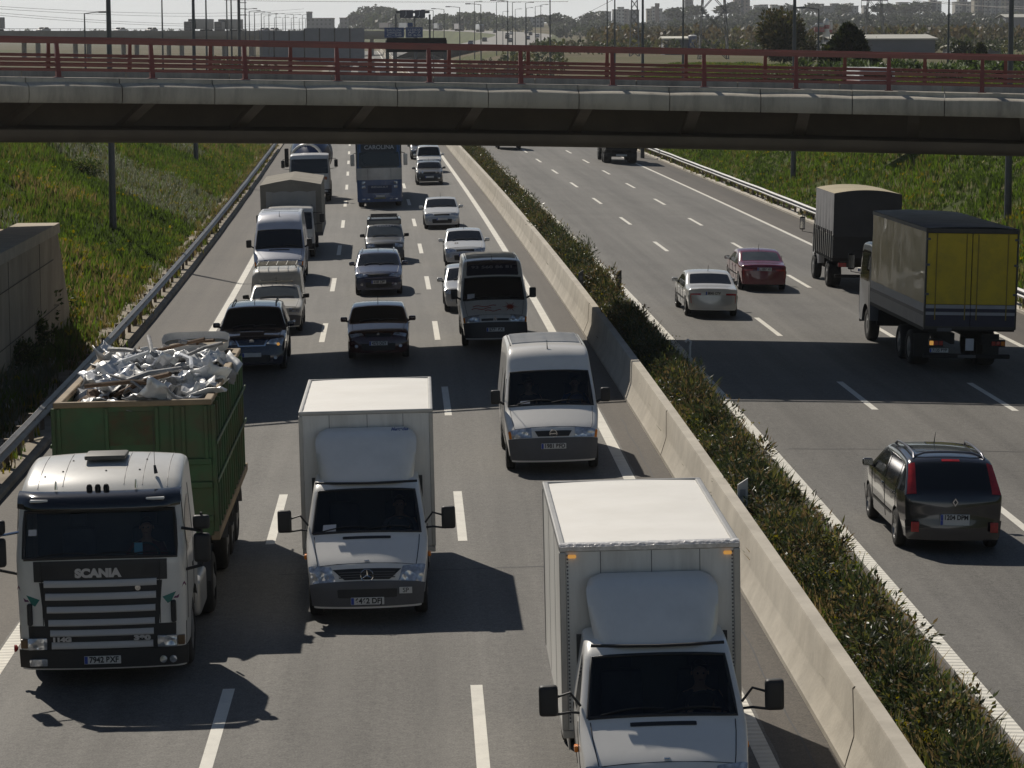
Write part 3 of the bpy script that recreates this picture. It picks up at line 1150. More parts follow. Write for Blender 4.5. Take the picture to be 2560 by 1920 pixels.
def car(root, L, W, H, col, kind='hatch', sill=0.26, wr=0.31, hood=(0.72, 0.80, 0.98), cowl=1.05, roof0=1.80, roof1=None, tail=None,
        belt=0.86, tum=0.30, axf=0.82, axr=None, rim='alloy', bumper=None, grille=True, rear_t=None, glass=GLASS, lights='wide',
        rails=False, plate_f='', plate_r='', bul=0.16, win_split=None, detail=True, tail_h=0.95, lamp_z=None, mir=None, strip=True, upright=False):
    """Passenger car. hood = (nose top z, hood edge z, cowl z)."""
    hw = W / 2
    axr = axr or L - 0.80
    if kind == 'saloon':
        roof1 = roof1 or L - 1.62
        tl = [(L - 0.88, tail_h + .02, .2, .035), (L - 0.12, tail_h - .03, .25, .04), (L - 0.03, tail_h - .17, .3, .10)]
    elif kind in ('estate', 'mpv', 'suv', 'van'):
        roof1 = roof1 or L - 0.42
        tl = [(L - 0.10, belt + .07, .2, .06), (L - 0.05, tail_h - .12, .25, .08), (L - 0.03, 0.66, .2, .10)]
    else:
        roof1 = roof1 or L - 0.80
        tl = [(L - 0.22, belt + .12, .2, .07), (L - 0.10, tail_h - .13, .25, .09), (L - 0.03, 0.66, .2, .10)]
    ctrl = [(0.0, 0.22, .3, bul), (0.0, 0.44, .3, bul), (0.035, 0.60, .35, bul), (0.10, hood[0], .4, bul * .95), (0.26, hood[1], .4, bul * .35), (cowl, hood[2], .12, .045),
            (roof0, H - .055, .22, .05), ((roof0 + roof1) / 2, H, .5, .045), (roof1, H - .06, .25, .05)] + tl + [(L, 0.46, .3, .11), (L, 0.25, .3, .11)]
    Wt = [(0, hw * .90), (0.35, hw * .975), (0.9, hw), (L * .55, hw), (L - .7, hw * .985), (L, hw * .90)]
    sh = Shell(ctrl, Wt, belt, tum, sill, arches=((axf, wr, wr + .055), (axr, wr, wr + .055)), er=0.05)
    body = sh.body().build('body', col, root, smooth=38)
    underbody(sh, root)
    # wheel-arch linings and wheels
    for y in (axf, axr):
        for sg in (-1, 1):
            wheel(root, sg * (hw - .115), y, wr, 0.195, STEELW if rim == 'steel' else RIMM, rim)
    # glazing
    sh.patch(5.05, 5.95, -0.91, 0.91, 0.006, 8, 12, rc=.05).build('windscreen', glass, root, smooth=60)
    n8 = 8
    sh.patch(n8 + .10, n8 + .93, -0.86, 0.86, 0.006, 8, 12, rc=.08).build('rear_window', glass, root, smooth=60)
    zt = lambda y: sh.ez(y) - 0.075
    ya, yb = cowl + 0.22, (L - 0.95 if kind == 'saloon' else (L - .34 if kind != 'hatch' else L - 0.55))
    ya2 = ya
    zl = lambda y: belt + .035
    while zt(ya2) < belt + .08 and ya2 < cowl + 1: ya2 += .03
    while zt(yb) < belt + .08 and yb > roof0: yb -= .03
    splits = win_split or [0.46, 0.82] if kind not in ('van',) else [0.5]
    ysp = [ya2] + [ya2 + (yb - ya2) * q for q in splits] + [yb]
    for sg in (-1, 1):
        for a, b in zip(ysp, ysp[1:]):
            sh.side(a + .03, b - .03, zl, zt, sg).build('side_window', glass, root)
    if detail:
        door_seams(sh, root, [ya2 + .02, ysp[1]] + ([ysp[2]] if len(ysp) > 3 else []), sill + .08, belt + .02)
        for sg in (-1, 1):
            for y in ysp[1:3]:
                MB().box(sg * (hw + .012) - .012, sg * (hw + .012) + .012, y - .24, y - .08, belt - .09, belt - .06, .008).build('door_handle', col, root)
            seam_skin(sh, root, [(4.0 + q * .98, sg * (.80 + .06 * q)) for q in (0, .25, .5, .75, 1)])
        seam_skin(sh, root, [(3.9, x) for x in (-.8, -.4, 0, .4, .8)])
        if strip:
            for sg in (-1, 1):
                sh.side(axf + wr + .12, axr - wr - .1, .50, .55, sg, .012).build('side_moulding', BLACK, root)
    bm_ = bumper or col
    sh.patch(0.15, 2.05, -1, 1, 0.022, 8, 16, skirt=.03).build('front_bumper', bm_, root, smooth=40)
    nE = len(ctrl) - 1
    sh.patch(nE - 1.75, nE - .1, -1, 1, 0.022, 8, 16, skirt=.03).build('rear_bumper', bm_, root, smooth=40)
    # front lamps, grille, air intake
    if lights == 'wide':
        q = [(3.0, .50), (2.95, .93), (3.72, .97), (3.62, .58)]
    elif lights == 'round':
        q = None
    elif lights == 'big':
        q = [(2.75, .47), (2.6, .95), (4.0, .985), (3.5, .60)]
    else:
        q = [(2.6, .56), (2.6, .96), (3.55, .97), (3.55, .56)]
    for sg in (-1, 1):
        if q:
            sh.quad([(t, sg * x) for t, x in q], 0.012).build('headlight', LAMP, root, smooth=60)
        else:
            for x, r in ((.83, .085), (.56, .075)):
                p = sh.S(3.0, sg * x, .03)
                MB().lathe([(0, r), (-.02, r * .9), (-.03, r * .4), (-.03, .002)], 18, 'Y', p).build('headlight', LAMP, root, smooth=50)
    if grille:
        gx = .46 if lights != 'round' else .97
        sh.patch(2.55, 3.35, -gx, gx, 0.006, 4, 8).build('grille', BLACK, root)
    sh.patch(0.35, 1.35, -.62, .62, 0.030, 4, 8, rc=.06).build('air_intake', BLACK, root)
    for sg in (-1, 1):
        p = sh.S(.9, sg * .80, .03)
        MB().lathe([(0, .05), (-.01, .045), (-.012, .002)], 14, 'Y', p).build('fog_lamp', LAMP, root)
    plate(root, plate_f, sh.C(1.55).x - .034, .50)
    # tail lamps
    if kind == 'saloon':
        tq = [(11.05, .52), (11.05, .95), (12.0, .95), (12.0, .55)]
    elif kind in ('estate', 'mpv', 'suv', 'van'):
        tq = [(9.1, .80), (9.1, .985), (11.0, .975), (11.0, .72)]
        if upright: tq = [(8.10, .87), (8.10, .985), (9.12, .975), (9.12, .80)]
    else:
        tq = [(9.3, .62), (9.3, .97), (10.8, .97), (10.8, .66)]
    for sg in (-1, 1):
        sh.quad([(t, sg * x) for t, x in tq], 0.012).build('tail_light', REDL, root, smooth=60)
    yr = sh.C(nE - 2.25).x
    plate(root, plate_r, L + .004 if kind != 'saloon' else L - .02, .58 if kind != 'saloon' else tail_h - .20, rear=True)
    # mirrors, wipers, roof rails, aerial
    mx = mir or col
    for sg in (-1, 1):
        mirror(root, sg * (hw + .10), cowl + .42, belt + .13, .2, .14, .13, mx, True, sg * (hw - .03))
    wipers(root, sh, 5.05, ((-.62, .05), (.02, .70)))
    if rails:
        for sg in (-1, 1):
            pts = []
            for i in range(9):
                t = 6.25 + 1.6 * i / 8
                pts.append(sh.S(t, sg * .84, .05 if 0 < i < 8 else 0.0))
            MB().tube(pts, 0.018, 8).build('roof_rail', rails if not isinstance(rails, bool) else BLACK, root, smooth=60)
    p = sh.S(6.5 if kind != 'saloon' else 7.7, 0, 0)
    MB().tube([p, p + Vector((0, .12, .22))], [.010, .004], 6).build('aerial', BLACK, root)
    return sh
# ------------------------------------------------------------------ cab interiors
SEATM = M('seat_fabric', (.045, .047, .055), rough=.9, var=.2, scale=5)
TRIMM = M('cab_lining', (.06, .06, .06), rough=.9, var=.15)
def cab_interior(root, x_drv, y_dash, z_dash, hw, z_top, wheel_y=None):
    """Dashboard, steering wheel, seats and rear lining behind a clear windscreen."""
    wy = wheel_y or y_dash + .48
    MB().box(-hw + .08, hw - .08, y_dash, y_dash + .42, z_dash - .38, z_dash - .06, .06, 2).build('dashboard', SHADE, root)
    MB().box(-hw + .06, hw - .06, y_dash + 1.42, y_dash + 1.46, z_dash - .8, z_top + .05).build('cab_lining', TRIMM, root)
    m = MB()
    n = 20
    tl = R(32)
    for k in range(n):
        a, b = 2 * math.pi * k / n, 2 * math.pi * (k + 1) / n
        pa, pb = [(x_drv * .95 + .21 * math.cos(q), wy + .21 * math.sin(q) * math.sin(tl), z_dash + .02 + .21 * math.sin(q) * math.cos(tl)) for q in (a, b)]
        m.tube([pa, pb], .016, 6, cap=False)
    m.tube([(x_drv * .95 - .2, wy, z_dash + .02), (x_drv * .95 + .2, wy, z_dash + .02)], .014, 6)
    m.build('steering_wheel', BLACK, root)
    for x in (x_drv * .95, -x_drv * .7):
        m = MB().box(x - .26, x + .26, y_dash + .72, y_dash + 1.22, z_dash - .55, z_dash - .36, .07, 2)
        m.box(x - .25, x + .25, y_dash + 1.16, y_dash + 1.32, z_dash - .40, z_dash + .34, .07, 2)
        m.box(x - .13, x + .13, y_dash + 1.18, y_dash + 1.29, z_dash + .36, z_dash + .56, .05, 2)
        m.build('seat', SEATM, root, smooth=50)

def screen_seal(sh, root, t0, t1, xw, r=.022):
    pts = [sh.S(t0, x, .006) for x in np.linspace(-xw, xw, 9)] + [sh.S(t0 + (t1 - t0) * q, xw, .006) for q in (.25, .5, .75, 1)]
    pts += [sh.S(t1, x, .006) for x in np.linspace(xw, -xw, 9)[1:]] + [sh.S(t0 + (t1 - t0) * q, -xw, .006) for q in (.75, .5, .25, 0)]
    MB().tube(pts, r, 6).build('windscreen_seal', BLACK, root, smooth=60)

# ------------------------------------------------------------------ paints
WHITE = paint('white_paint', (0.78, 0.76, 0.72), dirt_amt=0.14)
WHITE2 = paint('off_white_paint', (0.66, 0.64, 0.59), dirt_amt=0.25)
BOXW = M('white_box_panel', (0.76, 0.74, 0.69), rough=0.45, var=0.05, scale=0.8, dirt=(0.34, 0.31, 0.27), dirt_amt=0.42, dirt_scale=1.5, stretch=(2.2, 2.2, .3))
BOXROOF = M('white_box_roof', (0.86, 0.83, 0.77), rough=0.5, var=0.04, scale=0.6, dirt=(0.68, 0.64, 0.56), dirt_amt=0.35, dirt_scale=1.0)
ALU = M('aluminium_trim', (0.42, 0.41, 0.39), rough=0.42, metal=0.6, var=0.1, scale=2)
SILVER = paint('silver_paint', (0.42, 0.43, 0.45), metal=0.5, rough=0.35)
SILVERB = paint('silver_blue_paint', (0.62, 0.63, 0.68), metal=0.15, rough=0.32)
PAPER = M('paper', (0.6, 0.6, 0.62), rough=0.7)
SHADE = M('dashboard_grey', (0.05, 0.05, 0.052), rough=0.7)

def star_emblem(root, x, y, z, r, tilt=0.0):
    m = MB()
    m.lathe([(-.008, r), (-.014, r * .96), (-.008, r * .88), (0, r * .92)], 28, 'Y', (x, y, z), close=True)
    for k in range(3):
        an = 2 * math.pi * k / 3
        d = Vector((math.sin(an), 0, math.cos(an)))
        n = Vector((math.cos(an), 0, -math.sin(an)))
        c = Vector((x, y - .008, z))
        m.add([c + n * r * .16, c - n * r * .16, c + d * r * .94 + Vector((0, 0, 0)), c + Vector((0, -.012, 0))], [(0, 2, 3), (2, 1, 3), (1, 0, 3)])
    return m.build('emblem', CHROME, root, smooth=30)

def sprinter_cab(root, col, nose='rounded'):
    ctrl = [(0, .27, .3, .13), (0, .44, .3, .13), (.02, .62, .3, .13), (.06, .70, .3, .12), (.17, .93, .35, .10), (.78, 1.31, .10, .05), (1.38, 1.97, .16, .05), (1.62, 2.09, .35, .05), (2.25, 2.12, .2, .04), (2.32, 2.05, .2, .02), (2.32, 0.55, .2, .02)]
    W = [(0, .88), (.3, .93), (.8, .965), (2.32, .965)]
    sh = Shell(ctrl, W, 1.22, .16, .42, arches=((.96, .34, .42),), er=.05, tuck=.05, ends=(.28, .45))
    sh.body((5.06, 5.95, .89)).build('cab', col, root, smooth=38)
    cab_interior(root, .55, .80, 1.27, .96, 1.95)
    MB().box(-.8, .8, .6, 2.2, .3, .85, .05).build('underbody', DARKM, root)
    sh.patch(5.05, 5.96, -.90, .90, .006, 8, 12, rc=.03).build('windscreen', CLEAR, root, smooth=60)
    screen_seal(sh, root, 5.05, 5.96, .90)
    zt = lambda y: min(sh.ez(y) - .10, 1.98)
    for sg in (-1, 1):
        sh.side(1.02, 1.72, lambda y: 1.30, zt, sg, .006).build('side_window', GLASS, root)
        door_seams_side(sh, root, sg, [1.0, 1.98], .50, 1.25)
        seam_skin(sh, root, [(4.02 + .96 * q, sg * (.84 + .03 * q)) for q in (0, .25, .5, .75, 1)])
        mirror(root, sg * 1.30, 0.93, 1.52, .22, .36, .13, BLACK, False)
        for dz in (-.15, .12):
            MB().tube([(sg * 1.24, .93, 1.50 + dz * (1 if dz < 0 else .4)), (sg * 1.05, .95, 1.50 + dz * .85), (sg * .93, .98, 1.40 + dz * .3)], .016, 8).build('mirror_arm', BLACK, root)
        # headlamps
        sh.quad([(2.9, sg * .56), (2.75, sg * .96), (4.10, sg * .985), (3.9, sg * .62)], .010, 8).build('headlight', LAMP, root, smooth=60)
        MB().box(sg * .985 - .025, sg * .985 + .025, 1.0, 1.12, .88, .96, .02, 2).build('indicator', AMBER, root)
    # bonnet seam, grille with bars, bumper
    seam_skin(sh, root, [(4.02, x) for x in (-.84, -.5, 0, .5, .84)])
    sh.patch(3.02, 3.75, lambda q: -.40 - .20 * q, lambda q: .40 + .20 * q, .010, 6, 10).build('grille', BLACK, root)
    bars = MB()
    for t in (3.2, 3.36, 3.52):
        bars.tube([sh.S(t, x, .016) for x in (-.5, -.25, 0, .25, .5)], .009, 6)
    bars.build('grille_bar', LITE_GREY, root)
    sh.patch(0.2, 2.86, -1, 1, .025, 8, 18, skirt=.035).build('bumper', LITE_GREY, root, smooth=40)
    sh.patch(1.0, 1.75, -.55, .55, .032, 4, 8, rc=.06).build('air_intake', BLACK, root)
    star_emblem(root, 0, sh.C(3.35).x - .035, sh.C(3.35).y, .105)
    MB().lathe([(0, .04), (.012, .035), (.014, .002)], 16, 'Z', sh.S(4.12, 0, .0)).build('bonnet_badge', CHROME, root, smooth=40)
    wipers(root, sh, 5.05, ((-.75, .02), (-.02, .72)))
    # air vent below the windscreen
    sh.patch(4.84, 4.93, -.40, .40, .006, 2, 8, rc=.03).build('air_vent', BLACK, root)
    for y in (.96,):
        for sg in (-1, 1):
            wheel(root, sg * .83, y, .335, .215, STEELW, 'steel')
    return sh

def door_seams_side(sh, root, sg, ys, z0, z1):
    for y in ys:
        P = [Vector((sg * (sh.hw(y, z0 + (z1 - z0) * i / 6) + .001), y, z0 + (z1 - z0) * i / 6)) for i in range(7)]
        MB().tube(P, 0.006, 5).build('door_gap', BLACK, root)

def deflector(root, sh, col, top_z, y_top, w=.84, z_bot=2.02):
    """Rounded wind shield on the cab roof that meets the box."""
    m = MB()
    P = []
    N, K = 14, 18
    for i in range(N + 1):
        q = i / N
        z = z_bot + (top_z - z_bot) * q
        row = []
        for j in range(K + 1):
            a = 2 * j / K - 1
            # superellipse outline: wide, rounded upper corners, slightly waisted foot
            wq = w * (0.985 - 0.10 * (1 - q) ** 2)
            if q > .72:
                e = (q - .72) / .28
                wq *= 1 - .24 * (1 - math.sqrt(max(0, 1 - e * e)))
            x = wq * math.copysign(abs(a) ** 0.9, a)
            y0 = 1.40 + (y_top - 1.40) * (q ** 1.15)
            edge = abs(a) ** 6
            topr = max(0, (q - .80) / .20) ** 3
            y = y0 + .30 * edge * (y_top + .18 - y0) + .55 * topr * (y_top + .2 - y0) + .05 * a * a
            row.append((x, min(y, y_top + .16), z))
        P.append(row)
    m.grid(P)
    rim = [P[i][0] for i in range(N + 1)] + P[N][1:] + [P[i][-1] for i in range(N - 1, -1, -1)]
    m.grid([rim, [(p[0] * .985, y_top + .20, p[2]) for p in rim]])
    o = m.build('wind_deflector', col, root, smooth=50)
    lip = MB().tube([(-w * .97, 1.42, z_bot + .02), (-w * .5, 1.38, z_bot + .015), (0, 1.37, z_bot + .01), (w * .5, 1.38, z_bot + .015), (w * .97, 1.42, z_bot + .02)], .02, 8)
    lip.build('deflector_lip', BLACK, o)
    return o

def cargo_box(root, y0, y1, w, z0, z1, side, roof, trim=ALU, tr=.055):
    MB().box(-w, w, y0, y1, z0, z1 - .02, .01).build('cargo_box', side, root)
    m = MB()
    P = []
    for i in range(25):
        y = y0 + .03 + (y1 - y0 - .06) * i / 24
        P.append([(x, y, z1 - .012 + .022 * (1 - (x / w) ** 2) + .004 * math.sin(i * 1.57)) for x in np.linspace(-w + .02, w - .02, 9)])
    m.grid(P)
    m.build('box_roof', roof, root, smooth=60)
    t = MB()
    e = .012
    t.box(-w - e, w + e, y0 - e, y0 + tr, z1 - tr, z1 + e, .02, 3)
    t.box(-w - e, w + e, y1 - tr, y1 + e, z1 - tr, z1 + e, .02, 3)
    for sg in (-1, 1):
        a, b = sorted((sg * (w + e), sg * (w - tr)))
        t.box(a, b, y0 + tr, y1 - tr, z1 - tr, z1 + e, .02, 3)
    for sg in (-1, 1):
        a, b = sorted((sg * (w + e), sg * (w - tr)))
        t.box(a, b, y0 - e, y0 + tr, z0, z1 - tr, .012, 2)
        t.box(a, b, y1 - tr, y1 + e, z0, z1 - tr, .012, 2)
    t.build('edge_trim', trim, root)
    for x in (-w * .55, w * .02, w * .56):
        MB().box(x - .004, x + .004, y0 - .003, y0 + .002, z0, z1 - tr).build('panel_seam', LITE_GREY, root)
    for sg in (-1, 1):
        for q in (.33, .66):
            yy = y0 + (y1 - y0) * q
            MB().box(*sorted((sg * (w - .002), sg * (w + .003))), yy - .004, yy + .004, z0, z1 - tr).build('panel_seam', LITE_GREY, root)
    MB().box(-w - .005, w + .005, y0 - .006, y1 + .006, z0 - .10, z0, .01).build('floor_rail', ALU, root)

def van_chassis(root, y0, y1, wy, dual=True):
    for sg in (-1, 1):
        MB().box(sg * .40 - .05, sg * .40 + .05, y0, y1, .55, .72, .01).build('chassis_rail', DARKM, root)
        wheel(root, sg * .78, wy, .335, .215 if not dual else .40, STEELW, 'steel')
        MB().box(sg * .98 - .01, sg * .98 + .01, y0 + .5, y1 - .4, .45, .80, .004).build('side_guard', ALU, root)

def papers(root, sh, t0, t1, x0, x1):
    sh.patch(t0, t1, x0, x1, .008, 2, 2).build('paper_slip', PAPER, root)

# ------------------------------------------------------------------ 1 white box van, middle lane
t = place('box_van', 'white box van with star badge and SP card, middle lane beside the green tipper', 'van', -1.60, 43.1)
sh = sprinter_cab(t, WHITE)
deflector(t, sh, WHITE, 2.80, 2.12, .84)
cargo_box(t, 2.38, 6.75, 1.085, .80, 3.06, BOXW, BOXROOF)
van_chassis(t, 2.3, 6.6, 4.5)
plate(t, '6462 DFJ', -.03, .395, w=.52, x=-.0)
c = MB().box(.50, .70, -.036, -.024, .50, .60, .003).build('sp_card', PLATEW, t)
text_obj('SP', .10, INK, c, 'lettering', (.60, -.037, .55), bold=.001, ext=.001)
papers(t, sh, 5.07, 5.22, -.74, -.52)
text_obj('Mercedes', .07, paint('blue_lettering', (.02, .05, .2)), t, 'lettering', (.55, 2.09, 2.79), rot=(R(80), 0, 0), bold=.003, ext=.002, shear=.3)

# ------------------------------------------------------------------ 2 white box van, nearest the camera
t = place('box_van', 'largest white box van with amber corner lamps, front cut off at the bottom edge', 'van', 2.02, 30.55)
sh = sprinter_cab(t, WHITE)
deflector(t, sh, WHITE, 2.72, 2.12, .80)
cargo_box(t, 2.38, 7.25, 1.07, .80, 3.04, BOXW, BOXROOF, tr=.07)
riv = MB()
for sg in (-1, 1):
    for k in range(46):
        z = .9 + k * .045
        riv.box(sg * .985 - .009, sg * .985 + .009, 2.352, 2.366, z, z + .018)
riv.build('rivet_row', LITE_GREY, t)
tape = MB()
P = []
for i in range(41):
    x = -1.075 + 2.15 * i / 40
    d = .012 * mnoise.noise(Vector((x * 9, 0, 0)))
    P.append([(x, 2.362 + .004 * mnoise.noise(Vector((x * 14, 2, 0))), 2.985 + d), (x, 2.357, 3.035 + d * .4), (x, 2.40, 3.063 + .01 * mnoise.noise(Vector((x * 20, 1, 0)))), (x, 2.52 + d * 4, 3.062)])
tape.grid(P)
tape.build('sealing_tape', M('silver_tape', (.66, .64, .62), rough=.35, metal=.3, var=.2, scale=8, bump=.6, bscale=25), t)
for sg in (-1, 1):
    MB().box(sg * .93 - .05, sg * .93 + .05, 2.33, 2.366, 2.90, 2.945, .02, 2).build('marker_lamp', M('lit_amber_lamp', (.8, .35, .08), rough=.2, emit=(1, .5, .12), estr=.5), t)
van_chassis(t, 2.3, 7.1, 5.0)
plate(t, '', -.03, .395)

# ------------------------------------------------------------------ high-roof vans
def big_van(root, L, W, H, col, roofcol=None, ribs=True, top_dark=None, plate_f='', bumper=LITE_GREY, cowl=(.80, 1.33), wt=(1.48, 2.0), lead=(.10, .96), roof_y=2.15,
            badge=None, glass=GLASS, interior=False, arch_r=.40, wr=.325, mir_z=1.52):
    hw = W / 2
    ctrl = [(0, .26, .3, .12), (0, .45, .3, .12), (.02, .70, .3, .12), (.03, .76, .3, .11), (lead[0], lead[1], .35, .09), (cowl[0], cowl[1], .10, .06), (wt[0], wt[1], .15, .06), (wt[0] + .28, wt[1] + .33, .35, .06), (roof_y, H, .45, .05), (L - .12, H - .03, .2, .04), (L - .04, H - .2, .2, .03), (L, .45, .2, .03)]
    Wt = [(0, hw * .90), (.3, hw * .96), (.8, hw), (L, hw)]
    sh = Shell(ctrl, Wt, 1.25, .115, .36, arches=((.92, wr, arch_r), (L - 1.05, wr, arch_r)), er=.07, tuck=.05, ends=(.28, .4))
    sh.body((5.05, 5.97, .90) if interior else None).build('body', col, root, smooth=38)
    if interior: cab_interior(root, .62, cowl[0] + .05, cowl[1] - .02, hw * .95, wt[1])
    underbody(sh, root, .28)
    sh.patch(5.04, 5.98, -.91, .91, .006, 8, 12, rc=.04).build('windscreen', CLEAR if interior else glass, root, smooth=60)
    screen_seal(sh, root, 5.04, 5.98, .91)
    if top_dark is not None:
        sh.patch(6.12, 7.75, -.86, .86, .008, 8, 12, rc=.04).build('front_header', top_dark, root, smooth=60)
    if ribs:
        m = MB()
        k = 0
        y = roof_y + .35
        for i in range(13):
            tt = 8 + (y - roof_y) / (L - .12 - roof_y)
            if tt > 8.97: break
            m.tube([sh.S(tt, x, .008) for x in (-.86, -.5, 0, .5, .86)], .024, 6)
            y += .17
        m.build('roof_ribs', col, root, smooth=60)
        for sg in (-1, 1):
            MB().tube([sh.S(8 + .97 * q, sg * .905, .004) for q in (0, .25, .5, .75, 1)], .014, 6).build('roof_gutter', LITE_GREY, root)
    for sg in (-1, 1):
        zt = lambda y: min(sh.ez(y) - .12, 2.0)
        sh.side(1.10, 1.86, 1.34, zt, sg, .006).build('side_window', glass, root)
        door_seams_side(sh, root, sg, [1.06, 2.0, 3.1], .50, 1.9 if sg else 1.3)
        seam_skin(sh, root, [(4.04 + .94 * q, sg * (.86 + .02 * q)) for q in (0, .25, .5, .75, 1)])
        mirror(root, sg * (hw + .17), 1.0, mir_z, .20, .30, .13, BLACK, True, sg * (hw - .03))
        sh.quad([(3.05, sg * .50), (3.05, sg * .95), (3.98, sg * .96), (3.98, sg * .50)], .012, 8).build('headlight', LAMP, root, smooth=60)
        sh.quad([(3.02, sg * .955), (3.02, sg * .995), (3.98, sg * .998), (3.98, sg * .965)], .012, 4).build('indicator', AMBER, root, smooth=60)
        sh.side(1.3, L - 1.6, .62, .68, sg, .014).build('side_moulding', BLACK, root)
        for y in (.92, L - 1.05):
            wheel(root, sg * (hw - .12), y, wr, .20, STEELW, 'steel')
        MB().box(sg * (hw - .13) - .05, sg * (hw - .13) + .05, L - .01, L + .01, .9, 1.45, .008).build('tail_light', REDL, root)
    seam_skin(sh, root, [(4.02, x) for x in (-.86, -.5, 0, .5, .86)])
    sh.patch(0.2, 2.95, -1, 1, .028, 8, 18, skirt=.04).build('bumper', bumper, root, smooth=40)
    wipers(root, sh, 5.05, ((-.72, .0), (.02, .74)))
    MB().tube([sh.S(7.4, -.0, 0), sh.S(7.4, 0, 0) + Vector((0, .16, .18))], [.012, .005], 6).build('aerial', BLACK, root)
    return sh

t = place('cargo_van', 'white high-roof van with ribbed roof and oval grille, right lane behind the nearest box van', 'van', 2.05, 57.7)
sh = big_van(t, 4.95, 1.98, 2.50, WHITE, wt=(1.50, 2.02), interior=True)
sh.patch(3.15, 3.72, lambda q: -.36 - .07 * q, lambda q: .36 + .07 * q, .012, 6, 10).build('grille', BLACK, t)
m = MB().lathe([(0, .085), (-.012, .082), (-.012, .066), (0, .064)], 24, 'Y', (0, sh.C(3.45).x - .012, sh.C(3.45).y), close=True)
m.box(-.085, .085, sh.C(3.45).x - .024, sh.C(3.45).x - .012, sh.C(3.45).y - .012, sh.C(3.45).y + .012)
m.build('emblem', CHROME, t, smooth=30)
plate(t, '1981 BFD', -.035, .60)
papers(t, sh, 5.08, 5.16, -.66, -.45)

t = place('minibus', 'grey minibus with a dark front and a red sun drawn on its bonnet', 'minibus', 1.66, 81.6)
GREYV = paint('grey_van_paint', (0.60, 0.59, 0.56))
NAVY = M('dark_blue_panel', (0.022, 0.026, 0.045), rough=.2, var=.15, coat=.6)
sh = big_van(t, 5.3, 1.98, 2.48, GREYV, top_dark=NAVY, wt=(1.50, 1.98), bumper=M('dark_bumper', (.03, .03, .034), rough=.5))
for sg in (-1, 1):
    sh.patch(3.2, 3.55, min(sg * .06, sg * .45), max(sg * .06, sg * .45), .010, 3, 6).build('grille', BLACK, t)
m = MB()
c0 = Vector((0, sh.C(3.5).x - .016, sh.C(3.5).y))
m.prism([c0 + Vector(p) for p in ((0, 0, .075), (.05, 0, 0), (0, 0, -.075), (-.05, 0, 0))], (0, -.012, 0))
m.build('emblem', CHROME, t)
plate(t, '5776 BX', -.035, .55)
text_obj('93 560 86 81', .13, M('pale_print', (.20, .20, .23), rough=.5), t, 'lettering', (.0, sh.C(6.75).x - .035, sh.C(6.75).y + .015), rot=(R(52), 0, 0), bold=.002, ext=.001, width=1.2)
SUNR = M('red_sun_print', (0.30, 0.035, 0.02), rough=.4, var=.3)
m = MB()
for k in range(12):
    an = 2 * math.pi * k / 12
    rr = .30 if k % 2 == 0 else .20
    pts = []
    for (r_, a_) in ((.10, an - .22), (rr, an), (.10, an + .22)):
        pts.append(sh.S(4.55 + math.sin(a_) * r_ * 1.25, .48 + math.cos(a_) * r_ * .9, .010))
    m.add(pts, [(0, 1, 2)])
cc = [sh.S(4.55 + math.sin(2 * math.pi * k / 16) * .11 * 1.25, .48 + math.cos(2 * math.pi * k / 16) * .11 * .9, .0105) for k in range(16)]
m.add(cc, [tuple(range(16))])
m.build('sun_print', SUNR, t)
for k, (x0, x1, tt) in enumerate(((-.7, -.1, 4.45), (-.65, .05, 4.62), (-.3, .2, 4.30))):
    MB().tube([sh.S(tt + .05 * math.sin(i * 1.1), x0 + (x1 - x0) * i / 8, .008) for i in range(9)], .012, 5).build('stripe_print', SUNR, t)
papers(t, sh, 5.10, 5.30, -.80, -.58)
sh.patch(5.06, 5.12, -.2, .5, .009, 2, 6).build('dashboard_glint', SHADE, t)

t = place('cargo_van', 'silver high-roof van behind the small white van with the roof racks', 'van', -5.50, 104.3)
sh = big_van(t, 5.6, 1.93, 2.62, SILVERB, ribs=False, cowl=(.82, 1.33), wt=(1.42, 2.02), bumper=LITE_GREY, roof_y=2.3)
sh.patch(3.05, 3.7, -.55, .55, .010, 4, 8).build('grille', BLACK, t)
sh.patch(4.84, 4.93, -.40, .40, .006, 2, 8, rc=.03).build('air_vent', BLACK, t)
m = MB()
for q in (.15, .4, .65, .9):
    m.tube([sh.S(8 + q, x, .001) for x in (-.85, -.4, 0, .4, .85)], .008, 5)
m.build('roof_seam', LITE_GREY, t)
star_emblem(t, 0, sh.C(3.4).x - .03, sh.C(3.4).y, .09)

# ------------------------------------------------------------------ the articulated tipper
CABW = paint('tipper_cab_white', (0.70, 0.68, 0.63), dirt_amt=0.2)
GREENT = M('faded_green_tipper_paint', (0.045, 0.115, 0.04), rough=.6, var=.22, scale=1.3, dirt=(0.13, 0.055, 0.028), dirt_amt=.75, dirt_scale=.75)
RUSTY = M('rusty_green_paint', (0.055, 0.09, 0.035), rough=.75, var=.3, scale=2.2, dirt=(0.115, 0.045, 0.022), dirt_amt=1.0, dirt_scale=2.6)
RIMT = M('worn_tipper_rim', (0.27, 0.20, 0.12), rough=.75, var=.25, scale=2.5)
t = place('tipper_truck', 'white cab truck pulling a rusty green tipper trailer heaped with scrap metal', 'truck', -5.30, 39.4)
ctrl = [(0, .26, .3, .10), (0, .50, .3, .10), (.0, .86, .3, .10), (.02, 1.55, .3, .10), (.03, 1.82, .2, .10), (.22, 2.56, .2, .12), (.26, 2.72, .3, .14), (.62, 2.93, .45, .07), (1.35, 3.08, .5, .06), (2.05, 3.10, .25, .06), (2.18, 2.95, .2, .04), (2.2, .9, .2, .03)]
W = [(0, 1.175), (.25, 1.205), (.5, 1.215), (2.2, 1.215)]
